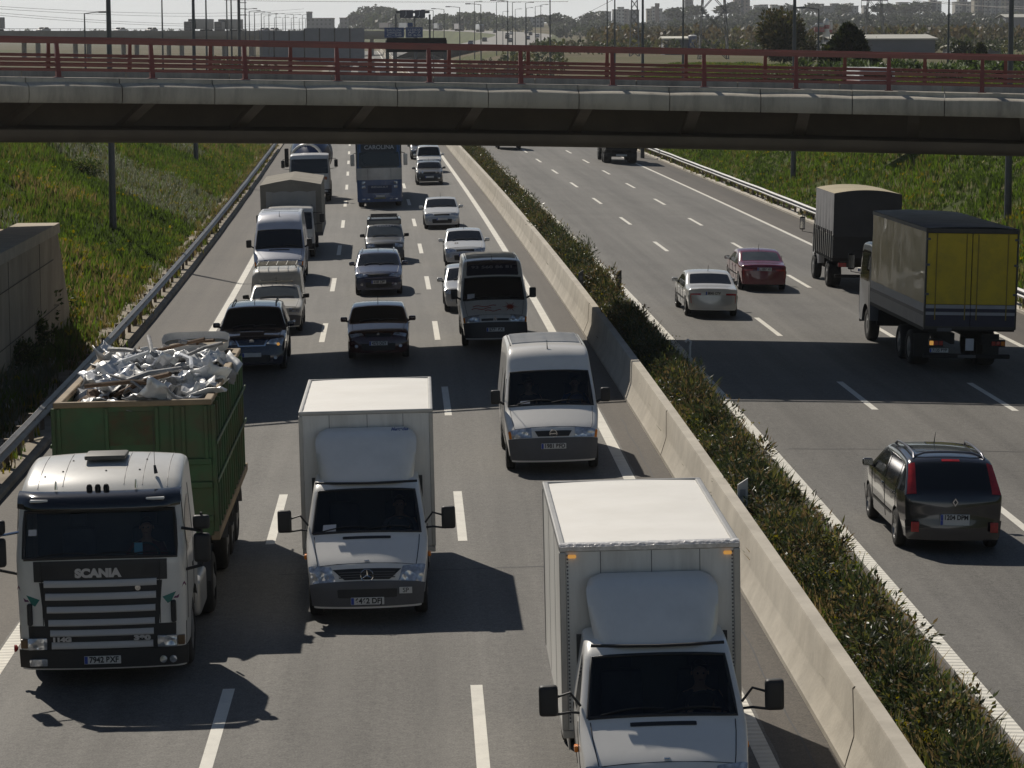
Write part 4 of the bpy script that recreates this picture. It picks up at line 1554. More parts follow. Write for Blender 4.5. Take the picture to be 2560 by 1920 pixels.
sh = Shell(ctrl, W, 1.9, .075, .55, arches=((1.42, .52, .66),), er=.10, tuck=.02, ends=(.28, .9))
sh.body((4.05, 4.97, .90)).build('cab', CABW, t, smooth=38)
cab_interior(t, .62, .12, 1.74, 1.13, 2.5, wheel_y=.62)
MB().box(-1.0, 1.0, .3, 6.0, .45, .95, .04).build('chassis', DARKM, t)
MB().box(-1.1, 1.1, .25, 1.0, .35, 1.3, .04).build('underbody', DARKM, t)
sh.patch(4.05, 4.98, -.91, .91, .006, 8, 12, rc=.03).build('windscreen', CLEAR, t, smooth=60)
screen_seal(sh, t, 4.05, 4.98, .91, .03)
# sun visor above the screen
m = MB()
P = []
for i in range(25):
    a = 2 * i / 24 - 1
    x = 1.155 * math.copysign(abs(a) ** .85, a)
    yb = .14 * abs(a) ** 2.3 + .16 * max(0, abs(a) - .8) / .2
    P.append([(x, .34 + yb * .6, 2.78), (x, .06 + yb, 2.755), (x, -.03 + yb, 2.70), (x, -.09 + yb, 2.60), (x, -.085 + yb, 2.572), (x, -.01 + yb, 2.60), (x, .22 + yb * .8, 2.66)])
m.grid(P)
VIS = M('smoked_visor', (.010, .011, .015), rough=.12, var=.2, coat=.6)
v = m.build('sun_visor', VIS, t, smooth=50)
for sg in (-1, 1):
    MB().box(sg * .82 - .13, sg * .82 + .13, -.0, .16, 2.68, 2.715, .01).build('visor_lamp', PLATEW, v)
# black name panel, louvred grille with pale bars
sh.patch(3.02, 3.97, -.80, .80, .008, 4, 12).build('name_panel', M('name_panel_black', (.02, .02, .021), rough=.45, var=.2), t)
for sg in (-1, 1):
    sh.quad([(3.2, sg * .48), (3.2, sg * .74), (3.8, sg * .72), (3.8, sg * .55)], .012).build('step_recess', BLACK, t)
text_obj('SCANIA', .165, M('badge_letters', (.5, .5, .51), rough=.35, metal=.5), t, 'lettering', (-.03, sh.C(3.4).x - .022, 1.645), bold=.010, ext=.008, width=.66)
sh.patch(1.28, 3.0, lambda q: -.66 - .08 * q, lambda q: .66 + .08 * q, .004, 8, 10).build('grille', BLACK, t)
bars = ((1.455, 1.55, .80), (1.27, 1.365, .785), (1.085, 1.175, .77), (.895, .985, .755), (.745, .835, .735), (.565, .66, .72))
for z0, z1, w in bars:
    m = MB()
    P = []
    for i in range(13):
        x = -w + 2 * w * i / 12
        yy = .10 * abs(x / 1.16) ** 2.3
        P.append([(x, yy + .01, z0 - .004), (x, yy - .035, z0), (x, yy - .045, z0 + .02), (x, yy - .03, z1 - .01), (x, yy - .02, z1), (x, yy + .01, z1)])
    m.grid(P)
    m.build('grille_bar', M('grille_bar_grey', (.52, .51, .50), rough=.45, var=.06), t, smooth=40)
text_obj('114G', .085, M('badge_letters', (.5, .5, .51)), t, 'lettering', (-.57, -.035, .703), bold=.006, ext=.006, width=.26)
text_obj('380', .09, M('badge_letters', (.5, .5, .51)), t, 'lettering', (.57, -.035, .703), bold=.006, ext=.006, width=.24)
MB().lathe([(0, .045), (-.01, .04), (-.012, .002)], 18, 'Y', (.53, .02, 1.42)).build('emblem', CHROME, t, smooth=40)
TEAL = M('teal_decal', (.01, .16, .13), rough=.35)
PURP = M('purple_decal', (.13, .02, .08), rough=.35)
for sg in (-1, 1):
    def dq(pts, mt, nm):
        m = MB()
        m.grid([[sh.S(tt, sg * x, .006) for tt, x in pts[:2]], [sh.S(tt, sg * x, .006) for tt, x in pts[2:]]])
        m.build(nm, mt, t)
    dq([(2.56, .92), (2.82, 1.0), (2.56, .87), (2.92, .985)], PURP, 'decal')
    dq([(2.70, .90), (2.50, .84), (2.60, .74), (2.46, .80)], TEAL, 'decal')
    # corner deflector slots
    MB().box(sg * 1.02 - .038, sg * 1.02 + .038, .02, .12, .90, 1.22, .035, 3).build('air_slot', BLACK, t)
    MB().tube([(sg * .83, .045, .90), (sg * .835, .05, 1.3), (sg * .84, .06, 1.8)], .006, 5).build('panel_gap', BLACK, t)
    # lamps
    m = MB().box(sg * .92 - .14, sg * .92 + .14, -.005, .10, .555, .725, .02, 2)
    m.build('headlight', LAMP, t, smooth=40)
    MB().box(sg * 1.115 - .05, sg * 1.115 + .05, .05, .16, .57, .71, .02, 2).build('indicator', M('smoky_amber_lens', (.16, .09, .04), rough=.2), t)
    if sg < 0:
        MB().box(-1.04, -.78, -.04, .04, .325, .43, .02, 2).build('fog_lamp', LAMP, t, smooth=40)
    else:
        for x in (.86, 1.0):
            MB().lathe([(0, .055), (-.012, .05), (-.02, .02), (-.02, .002)], 18, 'Y', (x, -.03, .385)).build('fog_lamp', LAMP, t, smooth=50)
sh.patch(0.1, 1.12, -1, 1, .03, 6, 18, skirt=.05).build('bumper', BLACK, t, smooth=40)
sh.patch(1.12, 2.02, -1, 1, .006, 6, 18).build('lamp_surround', BLACK, t, smooth=40)
MB().lathe([(0, .055), (.03, .05), (.05, .02), (.052, .002)], 16, 'X', (-1.30, .35, .52)).build('side_marker', REDL, t, smooth=50)
plate(t, '7942 BXF', -.055, .405)
# roof: hatch, ribs, lamps, aerials
hx = MB().box(-.30, .30, 1.18, 1.72, 3.09, 3.16, .03, 2)
hx.build('roof_hatch', M('hatch_grey', (.10, .095, .085), rough=.6, var=.15), t, smooth=40)
for x in (-.92, -.55, .35, .62, .98):
    seam_skin(sh, t, [(tt, x / 1.18) for tt in (6.6, 7.0, 7.5, 8.0, 8.5, 9.0)], LITE_GREY, .012)
for x in (-.12, .0, .12):
    MB().lathe([(0, .042), (.05, .044), (.09, .03), (.10, .002)], 12, 'Z', (x - .02, .36, 2.775)).build('roof_lamp', DARKM, t, smooth=50)
for x in (-.62, .52):
    MB().tube([(x, .40, 2.80), (x, .40, 2.92)], [.025, .012], 8).build('horn', CHROME, t)
for x, y in ((-.85, .75), (-.60, .95), (.05, .9), (.55, .95), (.62, 1.6), (-.5, 1.6)):
    p = sh.S(7.4 + y - .95, x / 1.18, .004)
    MB().lathe([(0, .018), (.012, .002)], 8, 'Z', p).build('roof_bolt', BLACK, t)
MB().tube([(.78, .72, 2.95), (.76, .76, 3.06)], [.03, .018], 8).add(*(lambda m: (m.v, m.f))(MB().tube([(.76, .76, 3.06), (.74, .95, 3.75)], .004, 5))).build('aerial', BLACK, t)
# flank windows, door, mirrors
for sg in (-1, 1):
    sh.side(.42, 1.22, lambda y: 1.92 - .25 * max(0, .7 - y), lambda y: min(2.62, sh.ez(y) - .30), sg, .006).build('side_window', GLASS, t)
    door_seams_side(sh, t, sg, [.36, 1.38], .9, 2.7)
    mx, my = sg * 1.45, .16
    a = MB().box(mx - .12, mx + .12, my - .07, my + .07, 1.74, 2.16, .06, 3)
    o = a.build('wing_mirror', BLACK, t, smooth=50)
    MB().box(mx - .12, mx + .12, my - .06, my + .06, 2.22, 2.42, .05, 3).build('wing_mirror', BLACK, t, smooth=50)
    MB().tube([(mx, my, 1.70), (mx, my, 2.46)], .02, 8).build('mirror_bar', BLACK, t)
    MB().tube([(mx, my, 2.19), (sg * 1.16, .28, 2.22)], .022, 8).build('mirror_arm', CHROME if sg < 0 else BLACK, t)
    MB().tube([(mx, my, 1.70), (sg * 1.19, .26, 1.62)], .022, 8).build('mirror_arm', BLACK, t)
    MB().box(sg * 1.215 - .012, sg * 1.215 + .012, 1.16, 1.30, 1.50, 1.56, .01).build('door_handle', BLACK, t)
    wheel(t, sg * 1.02, 1.42, .51, .31, STEELW, 'steel')
    wheel(t, sg * .93, 5.05, .51, .60, STEELW, 'steel')
    m = MB()
    m.grid([[(sg * x, 5.05 + .60 * math.cos(a), .52 + .60 * math.sin(a)) for x in (.62, 1.22)] for a in [R(10 + 16 * k) for k in range(11)]])
    m.build('mudguard', BLACK, t, smooth=60)
    MB().box(sg * 1.0 - .22, sg * 1.0 + .22, 2.35, 3.6, .50, 1.05, .08, 3).build('fuel_tank', ALU, t, smooth=40)
    MB().box(sg * 1.215 - .01, sg * 1.215 + .015, 2.14, 2.20, 1.45, 1.75, .005).build('door_tag', REDL if sg > 0 else BLACK, t)
wipers(t, sh, 4.05, ((-.80, -.15), (-.2, .42), (.3, .85)))
# interior glimpses behind the windscreen
sh.patch(4.10, 4.32, .42, .52, .012, 2, 2).build('cab_ornament', M('pale_blue_plastic', (.03, .13, .2), rough=.5), t)
sh.patch(4.50, 4.62, -.86, -.76, .012, 2, 2).build('paper_slip', PAPER, t)

# trailer
ty0, ty1, tz0, tz1, tw = 5.25, 12.6, 1.30, 3.36, 1.235
m = MB()
th_ = .06
for (a, b, c_, d) in ((-tw, tw, ty0, ty0 + th_), (-tw, tw, ty1 - th_, ty1), (-tw, -tw + th_, ty0 + th_, ty1 - th_), (tw - th_, tw, ty0 + th_, ty1 - th_)):
    m.box(a, b, c_, d, tz0, tz1)
m.box(-tw, tw, ty0, ty1, tz0 - .08, tz0)
tub = m.build('tipper_body', GREENT, t)
m = MB()
for (a, b, c_, d) in ((-tw - .03, tw + .03, ty0 - .03, ty0 + .10), (-tw - .03, tw + .03, ty1 - .10, ty1 + .03), (-tw - .03, -tw + .10, ty0 + .10, ty1 - .10), (tw - .10, tw + .03, ty0 + .10, ty1 - .10)):
    m.box(a, b, c_, d, tz1 - .02, tz1 + .07, .012)
m.build('top_rim', RIMT, tub)
m = MB().box(-.42, .36, ty0 - .014, ty0 - .003, 2.72, 3.26)
m.build('rust_patch', RUSTY, tub)
m = MB()
for x in (-1.18, -.42, .38, .62, .80, 1.16):
    m.box(x - .03, x + .03, ty0 - .05, ty0 - .002, 2.45, tz1 - .03, .006)
for z in (2.43, 2.05, 1.5):
    m.box(-tw, tw, ty0 - .07, ty0 - .002, z - .05, z + .05, .01)
m.build('front_rib', GREENT, tub)
for sg in (-1, 1):
    k = 0
    y = ty0 + .05
    while y < ty1 - .02:
        MB().box(*(sorted((sg * (tw + .001), sg * (tw + .075)))), y - .035, y + .035, tz0 - .02, tz1 - .03, .008).build('side_rib', GREENT, tub)
        y += .53
    for z in (2.72, 2.10):
        a, b = sorted((sg * (tw + .076), sg * (tw + .10)))
        MB().box(a, b, ty0, ty1, z - .03, z + .03, .006).build('side_rail', GREENT, tub)
    a, b = sorted((sg * (tw - .05), sg * (tw + .09)))
    MB().box(a, b, ty0, ty1, tz0 - .16, tz0 - .02, .01).build('sill_rail', RIMT, tub)
    for y in (8.8, 10.1, 11.4):
        wheel(t, sg * .98, y, .52, .42, STEELW, 'steel')
        m = MB()
        m.grid([[(sg * x, y + .60 * math.cos(a), .55 + .60 * math.sin(a)) for x in (.74, 1.24)] for a in [R(10 + 16 * k) for k in range(11)]])
        m.build('mudguard', LITE_GREY, t, smooth=60)
    MB().box(sg * .45 - .07, sg * .45 + .07, 5.0, 12.3, .95, 1.2, .01).build('trailer_beam', DARKM, t)
    for y in (7.2,):
        MB().box(sg * .95 - .06, sg * .95 + .06, y - .06, y + .06, .35, 1.1, .01).build('landing_leg', DARKM, t)
MB().tube([(0, 5.1, 1.2), (0, 5.1, 2.35)], .16, 12).build('tipping_ram', DARKM, t, smooth=50)
TIP = t

# scrap metal in the tipper
SCR = [M('bright_scrap', (.70, .71, .73), rough=.36, metal=.45, var=.18, scale=3, bump=.5, bscale=7, dirt=(.10, .09, .08), dirt_amt=.3),
       M('white_scrap', (.74, .74, .73), rough=.4, metal=.1, var=.12, scale=3, bump=.4, bscale=6, dirt=(.12, .11, .10), dirt_amt=.5),
       M('dull_scrap', (.30, .30, .30), rough=.55, metal=.3, var=.35, scale=4, bump=.5, bscale=6, dirt=(.12, .08, .05), dirt_amt=.6), M('rusty_scrap', (.14, .085, .05), rough=.8, var=.4, scale=5, bump=.5, bscale=8)]
TM = None
def truck_matrix():
    return Matrix.Translation(TIP.location) @ TIP.rotation_euler.to_matrix().to_4x4()
TM = truck_matrix()
rs = random.Random(5)
def scrap_sheet(cx, cy, cz, sx, sy, amp, mat, seed):
    m = MB()
    n1, n2 = 11, 9
    P = []
    hole = rs.random() < .3
    for i in range(n1):
        row = []
        for j in range(n2):
            a, b = 2 * i / (n1 - 1) - 1, 2 * j / (n2 - 1) - 1
            q = Vector((a * 1.7 + seed * 3.1, b * 1.7, seed * 7.7))
            bend = amp * (mnoise.noise(q) + .5 * abs(mnoise.noise(q * 2.3)) * 2 - .4)
            curl = amp * 1.3 * (a * a * rs.choice((1, 1)) * math.sin(seed * 12.3) + b * b * math.cos(seed * 5.1))
            x = sx * (a + .25 * mnoise.noise(q + Vector((5, 0, 0))))
            y = sy * (b + .25 * mnoise.noise(q + Vector((0, 9, 0))))
            row.append((x, y, bend + curl * .6))
        P.append(row)
    m.grid(P)
    if hole:
        ii, jj = 5, 4
        m.f = [f for k, f in enumerate(m.f) if k not in (ii * (n2 - 1) + jj, ii * (n2 - 1) + jj + 1, (ii - 1) * (n2 - 1) + jj)]
    o = m.build('scrap_sheet', mat, None, smooth=14, label='crumpled shiny scrap sheet lying in the heap on the green tipper', cat='scrap metal', group='scrap sheets heaped in the green tipper')
    sol = o.modifiers.new('thickness', 'SOLIDIFY'); sol.thickness = .012
    o.matrix_world = TM @ Matrix.Translation((cx, cy, cz)) @ Matrix.Rotation(rs.uniform(0, 6.28), 4, 'Z') @ Matrix.Rotation(rs.uniform(-.5, .5), 4, 'X') @ Matrix.Rotation(rs.uniform(-.45, .45), 4, 'Y')
    return o
fill = MB()
P = []
for i in range(18):
    y = ty0 + .12 + (ty1 - ty0 - .24) * i / 17
    P.append([(x, y, 3.05 + .30 * math.sin(math.pi * i / 17) * (1 - (x / 1.3) ** 2) + .12 * mnoise.noise(Vector((x * 2.2, y * 1.7, 1)))) for x in np.linspace(-1.15, 1.15, 13)])
fill.grid(P)
f = fill.build('scrap_fill', M('dark_scrap_mass', (.10, .095, .09), rough=.5, metal=.4, var=.5, scale=6, bump=.9, bscale=9), None, smooth=20, kind='stuff',
               label='dark tangle of scrap under the bright sheets in the green tipper', cat='scrap metal')
f.matrix_world = TM
for k in range(92):
    y = ty0 + .4 + (ty1 - ty0 - .8) * ((k + rs.random()) / 92)
    x = rs.uniform(-.92, .92)
    z = 3.24 + .27 * math.sin(math.pi * (y - ty0) / (ty1 - ty0)) * (1 - (x / 1.35) ** 2) + rs.uniform(-.06, .10)
    scrap_sheet(x, y, z, rs.uniform(.25, .60), rs.uniform(.14, .36), rs.uniform(.08, .18), SCR[rs.choice((0, 0, 1, 1, 1, 1, 2, 2, 3))], rs.random() * 10)
for k in range(14):
    y = rs.uniform(ty0 + .5, ty1 - .6); x = rs.uniform(-.8, .8)
    a = rs.uniform(0, 3.14); L_ = rs.uniform(.35, .8)
    m = MB().tube([(-L_, 0, 0), (-L_ * .2, rs.uniform(-.1, .1), rs.uniform(0, .1)), (L_, 0, rs.uniform(-.05, .08))], rs.uniform(.02, .045), 7)
    o = m.build('scrap_pipe', SCR[rs.choice((0, 2, 3, 2))], None, smooth=50, label='bent scrap pipe sticking out among the sheets on the green tipper', cat='scrap metal', group='scrap pipes in the green tipper')
    o.matrix_world = TM @ Matrix.Translation((x, y, 3.50 + .2 * math.sin(math.pi * (y - ty0) / (ty1 - ty0)))) @ Matrix.Rotation(a, 4, 'Z') @ Matrix.Rotation(rs.uniform(-.4, .4), 4, 'Y')
# the big beige-lined shell at the tail
m = MB()
N = 16
ring = [(.62 * math.copysign(abs(math.cos(2 * math.pi * k / N)) ** .5, math.cos(2 * math.pi * k / N)), .36 * math.copysign(abs(math.sin(2 * math.pi * k / N)) ** .5, math.sin(2 * math.pi * k / N))) for k in range(N)]
m.grid([[(x, y, .16) for x, y in ring] + [(ring[0][0], ring[0][1], .16)], [(x * .96, y * .94, .0) for x, y in ring] + [(ring[0][0] * .96, ring[0][1] * .94, 0)]])
o = m.build('scrap_tub', SCR[1], None, smooth=40, label='white oblong tub with a beige inside on the scrap at the trailer tail', cat='scrap metal')
o.matrix_world = TM @ Matrix.Translation((.50, 11.9, 3.56)) @ Matrix.Rotation(.25, 4, 'X')
MB().add([(x * .95, y * .93, .03) for x, y in ring], [tuple(range(N))]).build('beige_lining', M('beige_lining', (.40, .33, .23), rough=.8, var=.15), o)
# ------------------------------------------------------------------ canvas truck, mixer, blue tractor unit (oncoming)
CANVAS = M('beige_canvas', (0.27, 0.245, 0.20), rough=.9, var=.12, scale=1.0, bump=.25, bscale=5, dirt=(.12, .11, .09), dirt_amt=.4)
CANVASG = M('pale_canvas', (0.40, 0.38, 0.345), rough=.9, var=.10, scale=1.0, bump=.25, bscale=4)
BLUEP = paint('truck_blue_paint', (0.018, 0.075, 0.21), dirt_amt=.3)
GREYP = paint('truck_grey_paint', (0.46, 0.45, 0.43), dirt_amt=.3)

def simple_cab(root, col, w, z0, z_lead, z_cowl, z_top, H, depth, arch=None, wr=.40, rake=.25, low=None, er=.07):
    ctrl = [(0, z0, .3, .07), (0, z0 + .22, .3, .07), (.02, z_lead, .3, .07), (.05, z_cowl, .12, .07), (rake, z_top, .15, .06), (rake + .14, H - .04, .4, .05), (depth * .6, H, .4, .04), (depth - .05, H - .03, .2, .03), (depth, H - .1, .2, .02), (depth, z0 + .2, .2, .02)]
    sh = Shell(ctrl, [(0, w * .965), (.3, w), (depth, w)], z_cowl, .07, z0 + .1, arches=((arch, wr, wr + .1),) if arch else (), er=er, tuck=.02, ends=(z0, z0 + .2))
    sh.body().build('cab', col, root, smooth=38)
    sh.patch(3.04, 3.97, -.93, .93, .006, 8, 10, rc=.04).build('windscreen', GLASS, root, smooth=60)
    for sg in (-1, 1):
        sh.side(rake + .12, depth - .35, lambda y: z_cowl + .05, lambda y: min(sh.ez(y) - .16, z_top), sg, .006).build('side_window', GLASS, root)
        door_seams_side(sh, root, sg, [rake + .02, depth - .25], z0 + .3, z_top)
    wipers(root, sh, 3.03, ((-.75, -.05), (.0, .72)))
    MB().box(-w * .8, w * .8, .2, depth, z0 + .05, z_lead, .03).build('underbody', DARKM, root)
    return sh

def truck_mirrors(root, x, y, z, h=.36):
    for sg in (-1, 1):
        mirror(root, sg * x, y, z, .20, h, .10, BLACK, False)
        MB().tube([(sg * (x - .02), y, z + h * .62), (sg * (x - .30), y + .05, z + h * .66), (sg * (x - .42), y + .1, z + h * .5)], .016, 6).build('mirror_arm', BLACK, root)
        MB().tube([(sg * x, y, z + h * .62), (sg * x, y, z - h * .62), (sg * (x - .40), y + .1, z - h * .75)], .016, 6).build('mirror_arm', BLACK, root)

t = place('canvas_truck', 'light truck with pitched beige canvas cover, left lane behind the silver van', 'truck', -5.45, 117.2)
sh = simple_cab(t, WHITE2, 1.0, .35, .80, 1.18, 1.95, 2.16, 1.72, arch=.72, wr=.36, rake=.34)
sh.patch(1.5, 2.5, -.62, .62, .008, 4, 8).build('grille', LITE_GREY, t)
sh.patch(0.1, 1.2, -1, 1, .03, 6, 14, skirt=.05).build('bumper', BLACK, t, smooth=40)
for sg in (-1, 1):
    sh.quad([(1.4, sg * .66), (1.4, sg * .93), (2.2, sg * .93), (2.2, sg * .66)], .014).build('headlight', LAMP, t)
    wheel(t, sg * .88, .72, .36, .22, STEELW, 'steel'); wheel(t, sg * .80, 5.9, .40, .44, STEELW, 'steel')
    MB().box(sg * .45 - .05, sg * .45 + .05, 1.5, 9.2, .62, .80, .01).build('chassis_rail', DARKM, t)
truck_mirrors(t, 1.32, .35, 1.65)
plate(t, '', -.035, .52)
w, y0, y1 = 1.29, 1.85, 9.6
m = MB()
sec = [(-w, .95), (-w, 2.98), (-w * .5, 3.10), (0, 3.20), (w * .5, 3.10), (w, 2.98), (w, .95)]
P = []
for i in range(14):
    y = y0 + (y1 - y0) * i / 13
    sag = .03 * math.sin(math.pi * (i % 4) / 4)
    P.append([(x, y, z - (sag if z > 3.0 else 0)) for x, z in sec])
m.grid(P)
m.f += [tuple(range(7)), tuple(len(m.v) - 7 + k for k in range(7))[::-1]]
m.build('canvas_cover', CANVAS, t)
m = MB()
P = []
for i in range(31):
    x = -1.05 + 2.10 * i / 30
    P.append([(x, y0 - .012 - .015 * math.cos(x * 18), .98), (x, y0 - .012 - .018 * math.cos(x * 18), 2.0), (x, y0 - .012, 2.66 + .05 * abs(math.sin(x * 4.6)))])
m.grid(P)
m.build('front_sheet', CANVASG, t, smooth=60)
MB().box(-w - .02, w + .02, y0 - .02, y1 + .02, .80, .95, .01).build('load_bed', LITE_GREY, t)

t = place('mixer_truck', 'white cab truck carrying a dark blue drum, far left lane ahead of the canvas truck', 'truck', -5.45, 157.2)
sh = simple_cab(t, WHITE, 1.15, .45, 1.0, 1.55, 2.45, 2.72, 1.9, arch=1.2, wr=.48, rake=.2)
sh.patch(1.3, 2.4, -.62, .62, .008, 4, 8).build('grille', WHITE2, t)
sh.patch(0.05, 1.15, -1, 1, .03, 6, 14, skirt=.05).build('bumper', BLACK, t, smooth=40)
for sg in (-1, 1):
    sh.quad([(.5, sg * .60), (.5, sg * .90), (1.0, sg * .90), (1.0, sg * .60)], .045).build('headlight', LAMP, t)
    for y in (1.2, 4.6, 5.9):
        wheel(t, sg * .98, y, .48, .32, STEELW, 'steel')
    MB().box(sg * .45 - .06, sg * .45 + .06, 1.4, 7.6, .85, 1.1, .01).build('chassis_rail', DARKM, t)
MB().box(.80, .96, -.05, -.03, 1.25, 1.42).build('hazard_board', paint('orange_board', (.5, .12, .03)), t)
truck_mirrors(t, 1.48, .2, 2.15, .42)
plate(t, '', -.05, .62)
NAVYD = paint('mixer_navy_paint', (0.012, 0.03, 0.10), dirt_amt=.2)
m = MB()
m.lathe([(-2.2, .55), (-1.6, .95), (-.4, 1.18), (.6, 1.18), (1.7, .85), (2.3, .5)], 24, 'Y')
m.xf(Matrix.Translation((0, 4.7, 2.45)) @ Matrix.Rotation(R(12), 4, 'X'))
d = m.build('mixer_drum', NAVYD, t, smooth=40)
m = MB()
pts = []
for i in range(40):
    q = i / 39
    y = -1.9 + 3.4 * q
    r = lerp_tab([(-2.2, .55), (-1.6, .95), (-.4, 1.18), (.6, 1.18), (1.7, .85), (2.3, .5)], y) + .005
    an = q * 9.0 + .5
    pts.append((r * math.cos(an), y, r * math.sin(an)))
m.tube(pts, .10, 6)
m.xf(Matrix.Translation((0, 4.7, 2.45)) @ Matrix.Rotation(R(12), 4, 'X'))
m.build('spiral_band', WHITE, d)
MB().box(-1.42, -1.20, 1.9, 2.4, 1.9, 2.95, .03).build('exhaust_stack', DARKM, t)

t = place('lorry', 'tall blue and grey lorry with CAROLINA on its dark header, middle lane under the overpass', 'lorry', -1.60, 150.8)
sh = simple_cab(t, BLUEP, 1.22, .30, .95, 2.14, 3.00, 3.75, 2.2, arch=1.4, wr=.5, rake=.14, er=.06)
HDR = M('dark_header', (.02, .024, .028), rough=.3, var=.2)
sh.patch(4.02, 5.0, -.96, .96, .006, 6, 10).build('header_panel', HDR, t)
sh.patch(2.99, 4.02, -.985, .985, .004, 6, 10).build('screen_surround', HDR, t)
m = sh.patch(2.45, 2.985, -.99, .99, .02, 4, 10, skirt=.03)
m.build('grey_band', GREYP, t)
for x in (-.62, .62):
    MB().box(x - .006, x + .006, -.035, -.01, 1.5, 2.1).build('panel_gap', BLACK, t)
text_obj('CAROLINA', .30, M('header_letters', (.42, .43, .44), rough=.5), t, 'lettering', (.02, .085, 3.22), rot=(R(80), 0, 0), bold=.006, ext=.006, width=1.6)
for sg in (-1, 1):
    for z in (1.12, 1.34):
        MB().box(sg * .86 - .10, sg * .86 + .10, -.03, .08, z - .075, z + .075, .02, 2).build('headlight', LAMP, t, smooth=40)
    for x in (.62, .86):
        MB().box(sg * x - .09, sg * x + .09, -.05, .06, .42, .50, .02, 2).build('fog_lamp', LAMP, t, smooth=40)
    mirror(t, sg * 1.42, .12, 2.55, .22, .62, .12, WHITE2 if sg > 0 else GREYP, False)
    MB().tube([(sg * 1.40, .12, 2.88), (sg * 1.18, .25, 2.95)], .02, 6).build('mirror_arm', BLACK, t)
    wheel(t, sg * 1.0, 1.4, .5, .32, STEELW, 'steel'); wheel(t, sg * .92, 5.0, .5, .58, STEELW, 'steel')
    for y in (11.0, 12.3, 13.6):
        wheel(t, sg * .98, y, .5, .40, STEELW, 'steel')
text_obj('RENAULT', .13, M('header_letters', (.42, .43, .44)), t, 'lettering', (0, -.012, 1.10), bold=.004, ext=.006, width=.9)
sh.patch(1.6, 2.2, -.55, .55, .01, 3, 6).build('grille', M('blue_grille', (.01, .03, .09), rough=.4), t)
sh.patch(0.1, 1.0, -1, 1, .03, 6, 14, skirt=.05).build('bumper', BLUEP, t, smooth=40)
plate(t, '', -.05, .62)
MB().box(-.30, .30, -.06, -.045, .50, .53).build('yellow_strip', M('yellow_mark', (.5, .42, .03)), t)
MB().box(-1.25, 1.25, 2.9, 15.6, 1.2, 3.85, .03).build('trailer_body', M('brown_trailer', (.07, .06, .05), rough=.6, var=.3), t)
MB().box(-.6, .6, .5, 15.0, .6, 1.2, .02).build('chassis', DARKM, t)

# ------------------------------------------------------------------ oncoming cars
def roof_rack(root, sh, y0, y1, z, w, ny, nx, name='roof_rack', mat=None, legs=0.10):
    m = MB()
    for i in range(ny):
        y = y0 + (y1 - y0) * i / (ny - 1)
        m.tube([(-w, y, z), (w, y, z)], .016, 6)
    for j in range(nx):
        x = -w + 2 * w * j / (nx - 1)
        m.tube([(x, y0, z + .012), (x, y1, z + .012)], .014, 6)
    for x in (-w, w):
        for y in (y0 + .1, y1 - .1):
            m.tube([(x, y, z), (x * 1.02, y, z - legs)], .018, 6)
    return m.build(name, mat or M('rack_metal', (.45, .43, .38), rough=.5, metal=.3), root)

DBLUE = paint('dark_blue_car_paint', (0.010, 0.014, 0.034), rough=.2, coat=1.0, dirt_amt=.12)
DRED = paint('dark_red_car_paint', (0.05, 0.007, 0.009), rough=.2, coat=1.0, dirt_amt=.10)
FBLUE = paint('slate_blue_car_paint', (0.045, 0.052, 0.095), rough=.25, coat=1.0, metal=.3, dirt_amt=.15)
DGREY = paint('dark_grey_car_paint', (0.035, 0.036, 0.036), rough=.25, coat=.9, dirt_amt=.25)
MGREY = paint('mid_grey_car_paint', (0.075, 0.077, 0.075), rough=.3, coat=.8, dirt_amt=.3)
CARW = paint('white_car_paint', (0.70, 0.70, 0.68), rough=.25, coat=1.0, dirt_amt=.10)
CARS = paint('silver_car_paint', (0.46, 0.47, 0.48), rough=.28, coat=.9, metal=.4, dirt_amt=.12)
PEWTER = paint('dark_pewter_paint', (0.020, 0.021, 0.028), rough=.2, coat=1.0, metal=.3, dirt_amt=.12)

t = place('suv', 'dark blue off-road car with lit amber side lamps behind the scrap trailer', 'car', -5.22, 77.0)
sh = car(t, 4.57, 1.88, 1.72, DBLUE, 'suv', sill=.40, wr=.365, hood=(.86, .98, 1.12), cowl=1.10, roof0=1.85, belt=1.06, tum=.34, axf=.86, rails=True, lights='big', bumper=DBLUE, tail_h=1.1, bul=.14)
sh.patch(2.5, 3.6, lambda q: -.44 - .10 * q, lambda q: .44 + .10 * q, .014, 4, 8).build('grille_frame', CHROME, t)
sh.patch(2.6, 3.5, lambda q: -.40 - .10 * q, lambda q: .40 + .10 * q, .020, 4, 8).build('grille', DBLUE, t)
MB().lathe([(0, .075), (-.01, .07), (-.012, .002)], 20, 'Y', (0, sh.C(3.05).x - .02, sh.C(3.05).y)).build('emblem', CHROME, t, smooth=40)
for sg in (-1, 1):
    p = sh.S(2.75, sg * .84, .02)
    MB().lathe([(0, .045), (-.012, .04), (-.015, .002)], 12, 'Y', p).build('side_lamp', M('lit_amber_lamp', (.8, .35, .08), emit=(1, .5, .12), estr=.5), t)
hs = MB()
P = [[(x, 4.45 * 0 + sh.S(4.10 + .75 * q, x / .94).y, sh.S(4.10 + .75 * q, x / .94).z + .05 * math.sin(math.pi * min(1, q * 1.1))) for x in (-.33, -.25, -.15, 0, .15, .25, .33)] for q in (0, .3, .6, .9, 1)]
hs.grid(P); hs.build('bonnet_scoop', DBLUE, t, smooth=50)

